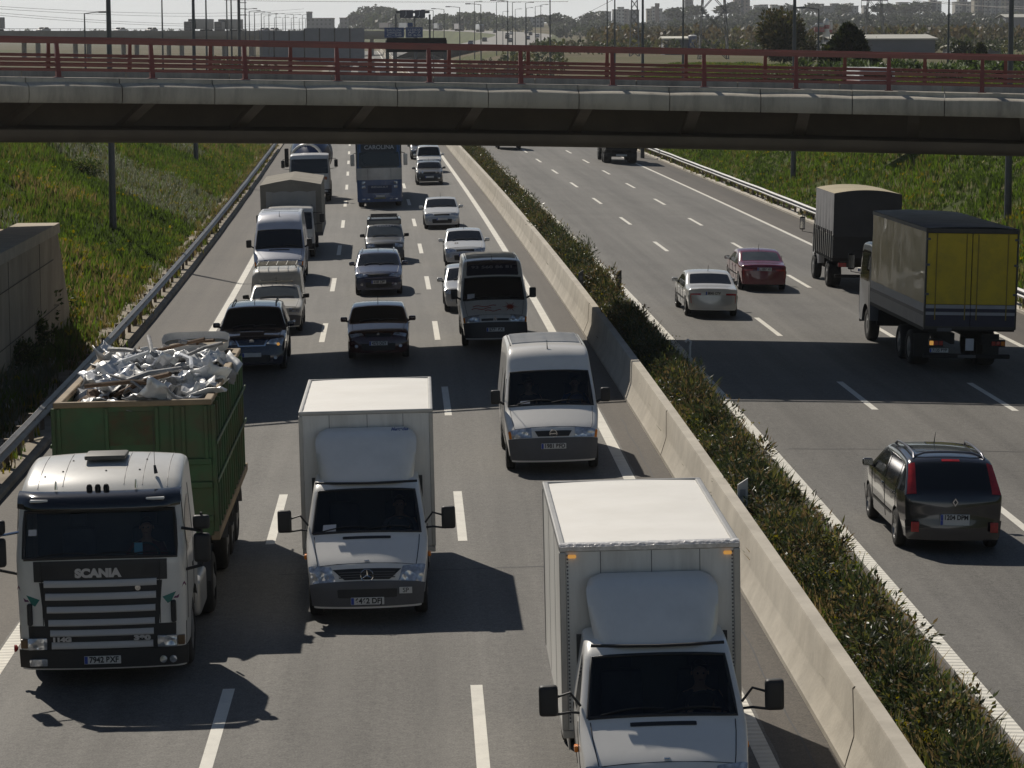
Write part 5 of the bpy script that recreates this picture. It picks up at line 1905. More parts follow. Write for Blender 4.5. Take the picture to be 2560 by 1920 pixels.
t = place('hatchback', 'dark red hatchback nosing into the overpass shadow in the middle lane', 'car', -1.75, 79.15)
sh = car(t, 4.21, 1.77, 1.46, DRED, 'hatch', hood=(.74, .83, 1.0), cowl=1.08, roof0=1.85, belt=.92, wr=.32, plate_f='4273 DGY', mir=DRED)
m = MB()
c0 = Vector((0, sh.C(3.1).x - .02, sh.C(3.1).y))
m.prism([c0 + Vector(p) for p in ((0, 0, .06), (.045, 0, 0), (0, 0, -.06), (-.045, 0, 0))], (0, -.01, 0)); m.build('emblem', CHROME, t)

t = place('small_van', 'small white van with two roof racks behind the dark blue off-road car', 'van', -5.0, 87.0)
sh = car(t, 4.2, 1.70, 1.45, WHITE2, 'van', hood=(.76, .86, 1.02), cowl=1.08, roof0=1.72, roof1=2.25, belt=.93, wr=.31, rim='steel', bumper=LITE_GREY, glass=GLASS_L, plate_f='', lights='block', mir=BLACK)
m = MB()
P = []
for (y, z, w) in ((2.02, 1.34, .70), (2.06, 1.55, .74), (2.16, 1.74, .72), (2.30, 1.82, .70), (3.0, 1.86, .72), (4.0, 1.84, .72), (4.16, 1.70, .72), (4.18, .62, .80)):
    row = []
    for a in np.linspace(-1, 1, 15):
        e = max(0, abs(a) - .80) / .2
        row.append((w * a * 1.06, y + .05 * a * a * (1 if y < 2.2 else 0), z - .10 * (1 - math.sqrt(max(0, 1 - e * e)))))
    P.append(row)
m.grid(P)
for sg in (-1, 1):
    col = [P[i][0 if sg < 0 else -1] for i in range(len(P))]
    m.grid([[p, (sg * .835, p[1], min(p[2], .95))] for p in col])
m.build('load_box', WHITE2, t, smooth=40)
roof_rack(t, sh, 2.35, 4.0, 1.96, .62, 5, 5)
roof_rack(t, sh, 1.80, 2.0, 1.50, .50, 2, 4, legs=.05)

t = place('estate_car', 'slate blue estate car with silver roof rails in the middle lane', 'car', -1.80, 99.15)
car(t, 4.45, 1.70, 1.47, FBLUE, 'estate', hood=(.75, .84, 1.0), cowl=1.08, roof0=1.85, belt=.92, wr=.31, rails=CHROME, lights='big', plate_f='4185 CPB', bumper=FBLUE)

t = place('small_van', 'grey small van with a bare roof rack and white windscreen lettering, middle lane', 'van', -1.55, 112.9)
sh = car(t, 4.0, 1.60, 1.55, MGREY, 'van', hood=(.80, .90, 1.04), cowl=.98, roof0=1.66, roof1=2.3, belt=.96, tum=.2, wr=.29, rim='steel', bumper=LITE_GREY, lights='block', glass=GLASS_L, mir=BLACK)
MB().box(-.70, .70, 2.0, 3.95, .7, 1.72, .08, 3).build('load_box', MGREY, t, smooth=40)
roof_rack(t, sh, 1.95, 3.8, 1.80, .55, 6, 2, mat=BLACK)
p = sh.S(5.88, 0, .014)
text_obj('• RENAULT •', .11, M('header_letters', (.42, .43, .44)), t, 'lettering', p, rot=(R(42), 0, 0), bold=.006, ext=.001, width=.8)

t = place('car', 'silver car half hidden behind the grey minibus', 'car', 1.22, 92.3)
car(t, 4.18, 1.70, 1.44, CARS, 'hatch', hood=(.72, .82, .99), wr=.31, lights='big')
t = place('hatchback', 'white small hatchback with a nose vent, following the silver car', 'car', 1.62, 110.4)
sh = car(t, 3.83, 1.65, 1.43, CARW, 'hatch', hood=(.68, .80, .98), cowl=1.05, roof0=1.74, wr=.29, lights='big', bumper=CARS)
sh.patch(4.55, 4.80, -.50, -.42, .006, 2, 2).build('bonnet_vent', BLACK, t)
sh.patch(4.55, 4.80, -.40, -.32, .006, 2, 2).build('bonnet_vent', BLACK, t)
t = place('saloon_car', 'white saloon alone in the right-hand oncoming lane behind the small hatchback', 'car', 1.24, 132.6)
car(t, 4.25, 1.71, 1.43, CARW, 'saloon', hood=(.70, .80, .98), wr=.30, lights='wide', bumper=CARS)
t = place('hatchback', 'grey square hatchback with four round headlamps, right of the blue lorry', 'car', 1.58, 172.2)
car(t, 3.99, 1.68, 1.41, MGREY, 'hatch', hood=(.78, .86, .97), cowl=1.05, roof0=1.62, wr=.29, lights='round', bumper=DGREY, rim='steel', bul=.06)
t = place('small_van', 'white small van directly behind the grey square hatchback', 'van', 1.95, 187.0)
car(t, 4.0, 1.66, 1.80, CARW, 'mpv', hood=(.82, .95, 1.10), cowl=.95, roof0=1.55, belt=1.05, tum=.22, wr=.30, rim='steel', bumper=CARW)
t = place('car', 'dark car under the overpass, left of the white small van', 'car', 1.95, 207.8)
car(t, 4.2, 1.72, 1.45, DGREY, 'hatch')

# ------------------------------------------------------------------ traffic going away
t = place('people_carrier', 'dark grey people carrier with red upright tail lamps, alone in the near right carriageway', 'car', 8.60, 48.35 + 4.66, flip=True)
sh = car(t, 4.66, 1.86, 1.69, PEWTER, 'mpv', sill=.28, wr=.335, hood=(.78, .90, 1.10), cowl=1.0, roof0=1.95, roof1=4.05, belt=1.02, tum=.32, axf=.92, axr=3.80, plate_r='', tail_h=1.05, bul=.15, bumper=PEWTER, mir=PEWTER, upright=True)
# upright lamps beside the rear window, rails, glass roof
for sg in (-1, 1):
    pass
SILB = paint('rail_grey', (.12, .12, .15), metal=.5)
for sg in (-1, 1):
    pts = [sh.S(6.15 + 1.75 * i / 12, sg * .86, .055 if 0 < i < 12 else .0) for i in range(13)]
    MB().tube(pts, .022, 8).build('roof_rail', SILB, t, smooth=60)
sh.patch(6.25, 7.45, -.70, .70, .006, 6, 8).build('glass_roof', GLASS_L, t, smooth=60)
MB().tube([sh.S(7.78, x, .06 if abs(x) < .8 else .01) for x in (-.86, -.84, -.6, -.3, 0, .3, .6, .84, .86)], .02, 8).build('rack_crossbar', SILB, t, smooth=60)
sh.patch(8.02, 8.10, -.22, .22, .012, 2, 6).build('brake_light', REDL, t)
m = MB()
yb = sh.L - .02
zc = .93
for (r0, r1) in ((1.0, .55),):
    o_ = [(0, .075), (.052, 0), (0, -.075), (-.052, 0)]
    P = [[(x * r0, yb + .012, zc + z * r0) for x, z in o_ + o_[:1]], [(x * r0, yb + .026, zc + z * r0) for x, z in o_ + o_[:1]], [(x * r1, yb + .026, zc + z * r1) for x, z in o_ + o_[:1]], [(x * r1, yb + .012, zc + z * r1) for x, z in o_ + o_[:1]]]
    m.grid(P)
m.build('emblem', CHROME, t)
for sg in (-1, 1):
    MB().box(sg * .70 - .07, sg * .70 + .07, sh.L + .0, sh.L + .03, .40, .58, .02, 2).build('reflector', REDL, t)
ESP = (t, sh)
plate(t, '1204 DPM', sh.L + .012, .66, rear=True)

t = place('saloon_car', 'white saloon with dark red tail lamps in the left lane going away', 'car', 9.02, 90.1 + 4.5, flip=True)
car(t, 4.5, 1.72, 1.42, CARS if False else CARW, 'saloon', tail_h=1.0, plate_r='8045 CTV', bumper=CARS, wr=.31)
CRIM = paint('crimson_car_paint', (0.17, 0.010, 0.026), rough=.22, coat=1.0, dirt_amt=.1)
t = place('saloon_car', 'dark red car beside the white saloon, middle lane going away', 'car', 12.03, 100.1 + 4.6, flip=True)
car(t, 4.6, 1.74, 1.42, CRIM, 'saloon', tail_h=1.0, plate_r='L 1056 W', bumper=CRIM, wr=.31, mir=BLACK, glass=GLASS_L)

# yellow curtain-side truck
YEL = M('yellow_door_paint', (0.60, 0.43, 0.012), rough=.5, var=.08, scale=1.2, dirt=(.16, .12, .03), dirt_amt=.4)
YELC = M('olive_yellow_curtain', (0.40, 0.29, 0.10), rough=.38, var=.10, scale=1.5, coat=.25)
WSTR = M('grey_white_strip', (.36, .36, .38), rough=.5, var=.1)
NAV = M('navy_strip', (.02, .022, .05), rough=.5, var=.2)
GROOF = M('grey_tarp_roof', (0.14, 0.155, 0.20), rough=.55, var=.25, scale=1.2, bump=.4, bscale=3)
t = place('curtain_truck', 'yellow box truck with a grey roof, rear half in the overpass shadow', 'truck', 14.12, 75.5 + 9.9, flip=True)
t.rotation_euler.z += R(1.2)
Lb, wb, zb0, zb1 = 9.9, 1.26, 1.28, 3.98
cab = simple_cab(t, paint('slate_cab', (.10, .115, .14)), 1.22, .45, 1.0, 1.75, 2.7, 3.0, 2.0, arch=1.3, wr=.5, rake=.15)
truck_mirrors(t, 1.5, .25, 2.3, .5)
y0, y1 = 2.25, Lb
m = MB()
rs = random.Random(3)
for sg in (-1, 1):
    P = []
    for i in range(70):
        y = y0 + (y1 - y0 - .05) * i / 69
        row = []
        for j, z in enumerate(np.linspace(zb0 + .62, zb1 - .10, 16)):
            q = (z - zb0) / (zb1 - zb0)
            fold = .012 * mnoise.noise(Vector((y * 3.4, 1.0, sg))) * (q ** 1.5) * 2.2 + .018 * mnoise.noise(Vector((y * .9, z * 1.3, sg * 5)))
            row.append((sg * (wb + fold), y, z))
        P.append(row)
    mm = MB().grid(P)
    mm.build('side_curtain', YELC, t, smooth=70)
    a, b = sorted((sg * (wb - .03), sg * (wb + .004)))
    MB().box(a, b, y0, y1 - .03, zb0 + .40, zb0 + .62).build('pale_strip', WSTR, t)
    MB().box(a, b, y0, y1 - .03, zb0 + .30, zb0 + .40).build('navy_strip', NAV, t)
    MB().box(a, b, y0, y1 - .03, zb0 - .02, zb0 + .30).build('skirt', M('grey_skirt', (.16, .165, .18), rough=.5, var=.15), t)
    a, b = sorted((sg * (wb - .05), sg * (wb + .02)))
    MB().box(a, b, y0, y1, zb1 - .12, zb1 - .01, .01).build('roof_rail', LITE_GREY, t)
MB().box(-wb + .04, wb - .04, y0, y1 - .06, zb0, zb1 - .06, .01).build('box_body', M('box_inner', (.05, .05, .05)), t)
m = MB()
P = []
for i in range(40):
    y = y0 + (y1 - y0) * i / 39
    P.append([(x, y, zb1 - .01 + .05 * (1 - (x / wb) ** 2) + .02 * mnoise.noise(Vector((x * 2, y * 2.2, 4)))) for x in np.linspace(-wb, wb, 13)])
m.grid(P)
m.build('tarp_roof', GROOF, t, smooth=60)
for sg in (-1, 1):
    a, b = sorted((sg * .012, sg * (wb - .03)))
    d = MB().box(a, b, y1 - .05, y1, zb0 + .62, zb1 - .14, .01)
    o = d.build('rear_door', YEL, t)
    for x in (.16, .98):
        MB().tube([(sg * x, y1 + .012, zb0 + .20), (sg * x, y1 + .012, zb1 - .16)], .016, 6).build('lock_rod', M('dull_yellow_rod', (.30, .22, .03), rough=.5), o)
    for z, mt in ((.56, WSTR), (.46, NAV), (.38, WSTR)):
        MB().box(a, b, y1 - .05, y1 + .002, zb0 + z - .05, zb0 + z + .05).build('door_strip', mt, o)
    MB().box(a, b, y1 - .05, y1 + .001, zb0 + .02, zb0 + .33).build('kick_panel', NAV, o)
    for z in (.9, 1.7, 2.4):
        MB().box(*sorted((sg * (wb - .10), sg * (wb + .01))), y1 - .01, y1 + .02, zb0 + z - .03, zb0 + z + .03, .005).build('hinge', LITE_GREY, o)
fr = MB()
fr.box(-wb - .02, wb + .02, y1 - .10, y1 + .03, zb1 - .14, zb1 + .0, .012)
fr.box(-wb - .015, -wb + .03, y1 - .08, y1 + .012, zb0 - .02, zb1 - .14)
fr.box(wb - .03, wb + .015, y1 - .08, y1 + .012, zb0 - .02, zb1 - .14)
fr.box(-wb - .01, wb + .01, y1 - .08, y1 + .014, zb0 - .06, zb0 + .02)
fr.build('rear_frame', M('dark_frame', (.035, .033, .03), rough=.5), t)
MB().box(-wb, wb, y0, y1 - .1, zb0 - .12, zb0 - .02).build('floor_rail', DARKM, t)
for sg in (-1, 1):
    MB().box(sg * .43 - .06, sg * .43 + .06, 1.6, y1 - .15, .80, 1.10, .01).build('chassis_rail', DARKM, t)
    MB().box(sg * .86 - .20, sg * .86 + .20, y1 - .32, y1 - .22, .72, .92, .01).build('lamp_bracket', BLACK, t)
    for k, mt in ((-.13, REDL), (0, REDL), (.13, M('lit_amber_lamp', (.8, .35, .08), emit=(1, .5, .12), estr=.5) if sg > 0 else AMBER)):
        MB().box(sg * .86 + sg * k - .055, sg * .86 + sg * k + .055, y1 - .22, y1 - .19, .76, .88, .01).build('tail_light', mt, t)
    wheel(t, sg * 1.0, 1.3, .5, .32, STEELW, 'steel')
    for y in (y1 - 3.6, y1 - 2.25):
        wheel(t, sg * .93, y, .5, .55, STEELW, 'steel')
    MB().box(*sorted((sg * .75, sg * 1.2)), y1 - 1.55, y1 - 1.53, .30, .95).build('mud_flap', BLACK, t)
MB().box(-1.2, 1.2, y1 - .35, y1 - .22, .40, .52, .02).build('underrun_bar', DARKM, t)
plate(t, '7135 BYB', y1 - .20, .62, rear=True, x=.78)
MB().box(-.18, .05, y1 - .22, y1 - .20, .62, .95, .005).build('pale_board', PAPER, t)
MB().box(.5, .9, y1 - .03, y1 + .02, zb0 - .12, zb0 - .02, .005).build('rear_tag', LITE_GREY, t)
MB().box(-.25, .25, y1 - .215, y1 - .21, .42, .5).build('bar_tag', LITE_GREY, t)

# grey canvas truck
GCAN = M('dark_grey_canvas', (0.055, 0.057, 0.062), rough=.9, var=.12, scale=1.4, bump=.3, bscale=6)
GCANS = M('grey_side_canvas', (0.22, 0.22, 0.225), rough=.9, var=.12, scale=1.2, bump=.4, bscale=5)
BCAN = M('sand_canvas_top', (0.42, 0.36, 0.24), rough=.9, var=.10, scale=1.0, bump=.2, bscale=4)
t = place('canvas_truck', 'dark grey canvas-covered truck with a sand-coloured top, beside the yellow truck', 'truck', 15.85, 101.0 + 6.2, flip=True)
cab = simple_cab(t, paint('dull_white_cab', (.45, .45, .46)), 1.05, .45, .95, 1.5, 2.35, 2.6, 1.8, arch=1.0, wr=.46, rake=.15)
truck_mirrors(t, 1.45, .2, 2.05, .5)
y0, y1, w, zt = 2.0, 6.2, 1.24, 3.52
m = MB()
P = []
for i in range(18):
    y = y0 + (y1 - y0) * i / 17
    P.append([(x, y, zt + .14 * (1 - (x / w) ** 2) - .05 * math.sin(math.pi * ((i * 3 / 17) % 1)) * (1 - abs(x / w))) for x in np.linspace(-w, w, 15)])
m.grid(P)
m.build('canvas_top', BCAN, t, smooth=60)
for sg in (-1, 1):
    P = []
    for i in range(40):
        y = y0 + (y1 - y0) * i / 39
        P.append([(sg * (w + .02 * math.sin(y * 9) * (1 - q) + .012 * mnoise.noise(Vector((y * 2, q * 3, sg)))), y, 2.0 + (zt - 2.0) * q) for q in np.linspace(0, 1, 10)])
    MB().grid(P).build('side_canvas', GCANS, t, smooth=60)
    a, b = sorted((sg * (w - .03), sg * (w + .03)))
    MB().box(a, b, y0, y1, 1.18, 2.0).build('side_board', M('pale_side_board', (.50, .48, .43), rough=.7, var=.12), t)
    for k in range(10):
        y = y0 + .1 + (y1 - y0 - .2) * k / 9
        MB().box(*sorted((sg * (w + .03), sg * (w + .07))), y - .035, y + .035, 1.1, 2.15).build('stake', BLACK, t)
    wheel(t, sg * .98, 1.0, .46, .30, STEELW, 'steel'); wheel(t, sg * .92, 4.5, .48, .50, STEELW, 'steel')
    MB().box(sg * .42 - .06, sg * .42 + .06, 1.5, 6.0, .80, 1.05, .01).build('chassis_rail', DARKM, t)
    MB().box(sg * .85 - .15, sg * .85 + .15, 6.05, 6.12, .85, 1.0, .01).build('tail_light', REDL, t)
P = []
for i in range(20):
    x = -w + 2 * w * i / 19
    P.append([(x, y1 + .01 + .02 * math.sin(x * 7) * (1 - q), 1.95 + (zt + .13 * (1 - (x / w) ** 2) - 1.95) * q) for q in np.linspace(0, 1, 8)])
MB().grid(P).build('rear_canvas', GCAN, t, smooth=60)
MB().box(-w, w, y1 - .06, y1, 1.18, 1.97).build('tailboard', M('dark_tailboard', (.03, .03, .032), rough=.7, var=.2), t)
MB().box(-w + .02, w - .02, y0 + .05, y1 - .08, 1.05, 1.18).build('load_bed', DARKM, t)
MB().box(-w + .05, w - .05, y0, y0 + .05, 1.18, zt).build('bulkhead', GCAN, t)
MB().box(-1.1, 1.1, 5.98, 6.05, .45, .57, .02).build('underrun_bar', DARKM, t)
plate(t, '', 6.06, .75, rear=True)

# dark tipper and a van far off under the overpass
t = place('truck', 'dark truck far off under the overpass, right carriageway', 'truck', 16.3, 203.4 + 8, flip=True)
MB().box(-1.22, 1.22, 2.4, 8.0, 1.25, 3.6, .05).build('cargo_body', M('dark_truck_body', (.03, .03, .033), rough=.6, var=.3), t)
simple_cab(t, DGREY, 1.15, .45, 1.0, 1.6, 2.5, 2.8, 2.0, arch=1.2, wr=.48, rake=.2)
MB().box(-1.15, 1.15, 2.4, 7.85, .95, 1.25, .02).build('chassis', DARKM, t)
MB().box(-.40, .40, 7.92, 7.95, .55, .68, .01).build('number_plate', PLATEW, t)
MB().box(-1.1, 1.1, 7.8, 7.9, .5, .75, .02).build('underrun_bar', DARKM, t)
for sg in (-1, 1):
    wheel(t, sg * 1.0, 1.2, .5, .32, STEELW, 'steel')
    for y in (5.4, 6.7):
        wheel(t, sg * .93, y, .5, .56, STEELW, 'steel')
t = place('van', 'van mostly hidden by the overpass girder, right carriageway', 'van', 9.4, 226.2 + 5, flip=True)
big_van(t, 5.0, 1.95, 2.4, DGREY, ribs=False)
# ------------------------------------------------------------------ drivers seen dimly behind the windscreens
SKIN = M('skin', (.36, .20, .13), rough=.55, var=.08)
HAIR = M('dark_hair', (.025, .018, .013), rough=.6)
SHIRTS = [M('shirt_blue', (.05, .08, .16), rough=.9), M('shirt_grey', (.14, .14, .145), rough=.9), M('shirt_dark', (.03, .032, .04), rough=.9), M('shirt_red', (.16, .04, .035), rough=.9)]

def skin_mesh(name, joints, edges, mat, sub=1):
    """One continuous limb surface grown round a skeleton of joints (co, radius)."""
    me = bpy.data.meshes.new(name)
    me.from_pydata([j[0] for j in joints], edges, [])
    o = bpy.data.objects.new(name, me)
    COL.objects.link(o)
    o.modifiers.new('skin', 'SKIN')
    me.skin_vertices[0].data[0].use_root = True
    for v, (c, r) in zip(me.skin_vertices[0].data, joints):
        v.radius = (r, r)
    sb = o.modifiers.new('sub', 'SUBSURF')
    sb.levels = sb.render_levels = sub
    dg = bpy.context.evaluated_depsgraph_get()
    m2 = bpy.data.meshes.new_from_object(o.evaluated_get(dg))
    bpy.data.objects.remove(o)
    m2.materials.clear(); m2.materials.append(mat)
    for p in m2.polygons: p.use_smooth = True
    return m2

def driver(truck, x, y, z, shirt, label, reach=(.0, -.42, .12), passenger=False):
    """Seated person: (x, y, z) = seat cushion in the vehicle's own frame; faces -y."""
    M4 = Matrix.Translation(truck.location) @ truck.rotation_euler.to_matrix().to_4x4()
    J = [((0, .05, .12), .15), ((0, .10, .34), .145), ((0, .09, .52), .16), ((0, .06, .63), .075), ((0, .03, .70), .058), ((0, .02, .79), .098), ((0, .01, .89), .092)]
    E = [(0, 1), (1, 2), (2, 3), (3, 4), (4, 5), (5, 6)]
    SJ, SE = [(J[0][0], .165), (J[1][0], .16), (J[2][0], .175), ((0, .06, .62), .085)], [(0, 1), (1, 2), (2, 3)]
    for sg in (-1, 1):
        sh_, el = (sg * .19, .08, .53), (sg * .29, -.12, .33)
        ha = (sg * .19, reach[1] + .06, .42) if not passenger else (sg * .12, -.12, .22)
        b = len(J)
        J += [(sh_, .062), (el, .046), (ha, .033)]
        E += [(2, b), (b, b + 1), (b + 1, b + 2)]
        d = Vector((-sg * .02, -.05, .035)) if not passenger else Vector((-sg * .03, -.06, -.01))
        pc = tuple(Vector(ha) + d)
        J.append((pc, .036)); E.append((b + 2, b + 3))
        for f in range(4):
            k0 = Vector(pc) + Vector((sg * (.027 - .018 * f) * .9, -.028, .012))
            k1 = k0 + Vector((0, -.028 - (.006 if f in (1, 2) else 0), .004))
            k2 = k1 + Vector((-sg * .004, -.004, -.026))
            n = len(J)
            J += [(tuple(k0), .0095), (tuple(k1), .0085), (tuple(k2), .0075)]
            E += [(b + 3, n), (n, n + 1), (n + 1, n + 2)]
        n = len(J)
        J += [(tuple(Vector(pc) + Vector((-sg * .034, -.008, .012))), .010), (tuple(Vector(pc) + Vector((-sg * .045, -.034, .020))), .008)]
        E += [(b + 3, n), (n, n + 1)]
        q = len(SJ)
        SJ += [(sh_, .075), (el, .058), (tuple(Vector(el).lerp(Vector(ha), .35)), .05)]
        SE += [(2, q), (q, q + 1), (q + 1, q + 2)]
        # thighs
        t0 = len(J)
        J += [((sg * .10, -.02, .08), .085), ((sg * .14, -.40, .10), .065), ((sg * .15, -.46, -.25), .05)]
        E += [(0, t0), (t0, t0 + 1), (t0 + 1, t0 + 2)]
    me = skin_mesh('person', J, E, SKIN)
    o = bpy.data.objects.new('person', me)
    COL.objects.link(o)
    o.matrix_world = M4 @ Matrix.Translation((x, y, z))
    tag(o, label, 'person')
    c = bpy.data.objects.new('shirt', skin_mesh('shirt', SJ, SE, shirt)); COL.objects.link(c); c.parent = o
    m = MB()
    m.grid([[(.100 * math.sin(a) * math.cos(b), .035 + .112 * math.sin(a) * math.sin(b), .845 + .125 * math.cos(a)) for b in np.linspace(-.35 if a > .9 else -3.5, math.pi + .35 if a > .9 else 3.5, 15)] for a in np.linspace(.02, 1.75, 9)])
    m.build('hair', HAIR, o, smooth=60)
    m = MB()
    m.lathe([(0, .002), (.015, .016), (.035, .02), (.05, .008)], 8, 'Z', (0, -.085, .775))     # nose
    m.build('nose', SKIN, o, smooth=60)
    for sg in (-1, 1):
        MB().lathe([(-.012, .002), (-.006, .012), (.006, .012), (.012, .002)], 8, 'Y', (sg * .035, -.078, .825)).build('eye', HAIR, o, smooth=60)
        MB().lathe([(-.008, .02), (.008, .026), (.012, .01)], 8, 'X', (sg * .098, .02, .81)).build('ear', SKIN, o, smooth=60)
    MB().box(-.028, .028, -.092, -.078, .742, .752, .004).build('mouth', M('lips', (.22, .08, .07), rough=.5), o)
    return o
def veh(lbl):
    return next(o for o in bpy.data.objects if o.get('label', '').startswith(lbl))
v = veh('white box van with star badge'); driver(v, .52, 1.72, .80, SHIRTS[1], 'driver in a grey shirt in the white box van with the star badge')
v = veh('largest white box van'); driver(v, .52, 1.72, .80, SHIRTS[2], 'driver in dark clothes at the wheel of the largest white box van')
v = veh('white high-roof van with ribbed'); driver(v, .56, 1.78, .86, SHIRTS[0], 'driver in a blue shirt in the white high-roof van with the ribbed roof')
driver(v, -.42, 1.78, .86, SHIRTS[2], 'passenger in dark clothes in the white high-roof van with the ribbed roof', passenger=True)
v = veh('white cab truck pulling'); driver(v, .58, 1.02, 1.30, SHIRTS[3], 'driver in a dull red shirt in the white cab of the scrap truck')
# ------------------------------------------------------------------ plants
def leafm(name, c, rough=.55, trans=.5):
    """Leaf: a glossy-diffuse face that also lets light through."""
    m = M(name, c, rough=rough, var=.28, scale=2.5, spec=.35)
    n, l = m.node_tree.nodes, m.node_tree.links
    b = n['Principled BSDF']
    src = b.inputs['Base Color'].links[0].from_socket
    out = n['Material Output']
    tr = n.new('ShaderNodeBsdfTranslucent')
    hs = n.new('ShaderNodeHueSaturation')
    hs.inputs['Saturation'].default_value = 1.15
    hs.inputs['Value'].default_value = 1.5
    l.new(src, hs.inputs['Color'])
    l.new(hs.outputs['Color'], tr.inputs['Color'])
    mx = n.new('ShaderNodeMixShader')
    mx.inputs[0].default_value = trans
    l.new(b.outputs['BSDF'], mx.inputs[1])
    l.new(tr.outputs['BSDF'], mx.inputs[2])
    l.new(mx.outputs['Shader'], out.inputs['Surface'])
    return m
GR = [leafm('grass_mid_green', (.085, .128, .026)), leafm('grass_dark_green', (.048, .070, .020)), leafm('grass_olive', (.115, .108, .040)),
      leafm('grass_grey_green', (.125, .135, .090)), leafm('flower_yellow', (.27, .225, .02), trans=.3), leafm('seed_head_pale', (.30, .30, .25), trans=.3), leafm('dry_straw', (.20, .155, .085))]

def tuft_field(name, pts, hts, kinds, nbl, width, label, cat, lean=.45, seed=0, kind='stuff'):
    """Blades in clumps: pts (n,3), hts (n,), kinds (n,) material index; one object."""
    rg = np.random.default_rng(seed)
    n = len(pts)
    P = np.repeat(np.asarray(pts), nbl, axis=0)
    H = np.repeat(np.asarray(hts), nbl) * rg.uniform(.55, 1.15, n * nbl)
    K = np.repeat(np.asarray(kinds), nbl)
    a = rg.uniform(0, 2 * np.pi, n * nbl)
    sp = rg.uniform(0, .16, n * nbl)
    base = P + np.stack([np.cos(a) * sp, np.sin(a) * sp, np.zeros_like(a) - .03], 1)
    b = rg.uniform(0, 2 * np.pi, n * nbl)
    ln = rg.uniform(0, lean, n * nbl) * H
    tip = base + np.stack([np.cos(b) * ln, np.sin(b) * ln, H], 1)
    w = width * rg.uniform(.6, 1.4, n * nbl)
    c = rg.uniform(0, 2 * np.pi, n * nbl)
    side = np.stack([np.cos(c) * w, np.sin(c) * w, np.zeros_like(c)], 1)
    mid = base * .45 + tip * .55 - np.stack([np.cos(b) * ln * .18, np.sin(b) * ln * .18, -H * .03], 1)
    # flower heads and seed heads are small cross leaves on the tip
    V = np.stack([base, mid - side, tip, mid + side], 1).reshape(-1, 3)
    F = np.arange(len(V)).reshape(-1, 4)
    return raw(name, V, F, None, mats=GR, midx=K, label=label, cat=cat, kind=kind)

def bank_points(side, n, s0, s1, d0, d1, seed):
    rg = np.random.default_rng(seed)
    out = []
    while len(out) < n:
        q = rg.random()
        s = s0 + (s1 - s0) * q ** 1.15
        d = d0 + (d1 - d0) * rg.random()
        u = (U_L_EDGE - d) if side < 0 else (U_R_EDGE + d)
        X = ref(s) + u
        if abs(X) / s > .205: continue
        out.append((u, s, X))
    return out

def bank(side, n, s0, s1, d0, d1, seed, label):
    pts, hts, kinds, fl, sd = [], [], [], [], []
    rg = random.Random(seed)
    for u, s, X in bank_points(side, n, s0, s1, d0, d1, seed):
        d = (U_L_EDGE - u) if side < 0 else (u - U_R_EDGE)
        nz = mnoise.noise(Vector((X * .16, s * .07, side * 9.0)))
        nz2 = mnoise.noise(Vector((X * .5, s * .22, side * 5.0 + 3)))
        nz3 = mnoise.noise(Vector((X * .09, s * .05, side * 3.0 + 8)))
        h = .36 + .42 * max(0, nz2) + .22 * nz + (.10 if side < 0 else 0)
        if nz2 < -.42 and rg.random() < .8: continue
        if nz3 > .12 and side < 0:
            k = rg.choice((3, 3, 3, 0, 2)) ; h += .12
        elif nz > .22:
            k = rg.choice((2, 0, 0, 6) if side < 0 else (2, 0, 0))
        elif nz < -.15:
            k = rg.choice((1, 1, 0))
        else:
            k = rg.choice((0, 0, 1, 2))
        z = zterr(u, s)
        pts.append((X, s, z)); hts.append(max(.14, h)); kinds.append(k)
        yel = (.035 if d < 5 else .015) + (.12 if nz > .25 else 0)
        if rg.random() < yel * (.5 + nz2):
            fl.append((X, s, z + max(.1, h) * .72))
        if k == 3 and rg.random() < .35:
            sd.append((X, s, z + h * .85))
    tuft_field('grass', pts, hts, kinds, 5, .030, label, 'grass', seed=seed)
    tuft_field('yellow_flowers', fl, [.16] * len(fl), [4] * len(fl), 4, .035, 'yellow wild flowers scattered through the ' + label.split(' on ')[1], 'flowers', lean=1.2, seed=seed + 1)
    if sd:
        tuft_field('seed_heads', sd, [.14] * len(sd), [5] * len(sd), 2, .018, 'pale seed heads standing above the grass on the left bank', 'grass', lean=.7, seed=seed + 2)
bank(-1, 52000, 62, 290, 1.3, 24, 3, 'tall wild grass on the left motorway bank')
bank(1, 52000, 84, 330, 1.2, 24, 4, 'lush green grass on the right motorway bank')

# weeds in the gutters and along the guardrails
pts, hts, kinds = [], [], []
rg = random.Random(8)
for side, u0, u1, s0, s1 in ((-1, -10.6, -9.55, 48, 240), (1, 20.0, 20.9, 75, 260)):
    s = s0
    while s < s1:
        s += rg.expovariate(2.2)
        c = rg.uniform(u0, u1)
        for k in range(rg.randint(3, 12)):
            u, ss_ = c + rg.gauss(0, .10), s + rg.gauss(0, .2)
            pts.append((ref(ss_) + u, ss_, zroad(u, ss_) + .08)); hts.append(rg.uniform(.12, .42)); kinds.append(rg.choice((0, 1, 2, 2, 6, 4 if rg.random() < .3 else 2)))
tuft_field('weeds', pts, hts, kinds, 5, .02, 'weeds growing from the concrete gutters under the guardrails', 'weeds', seed=31)

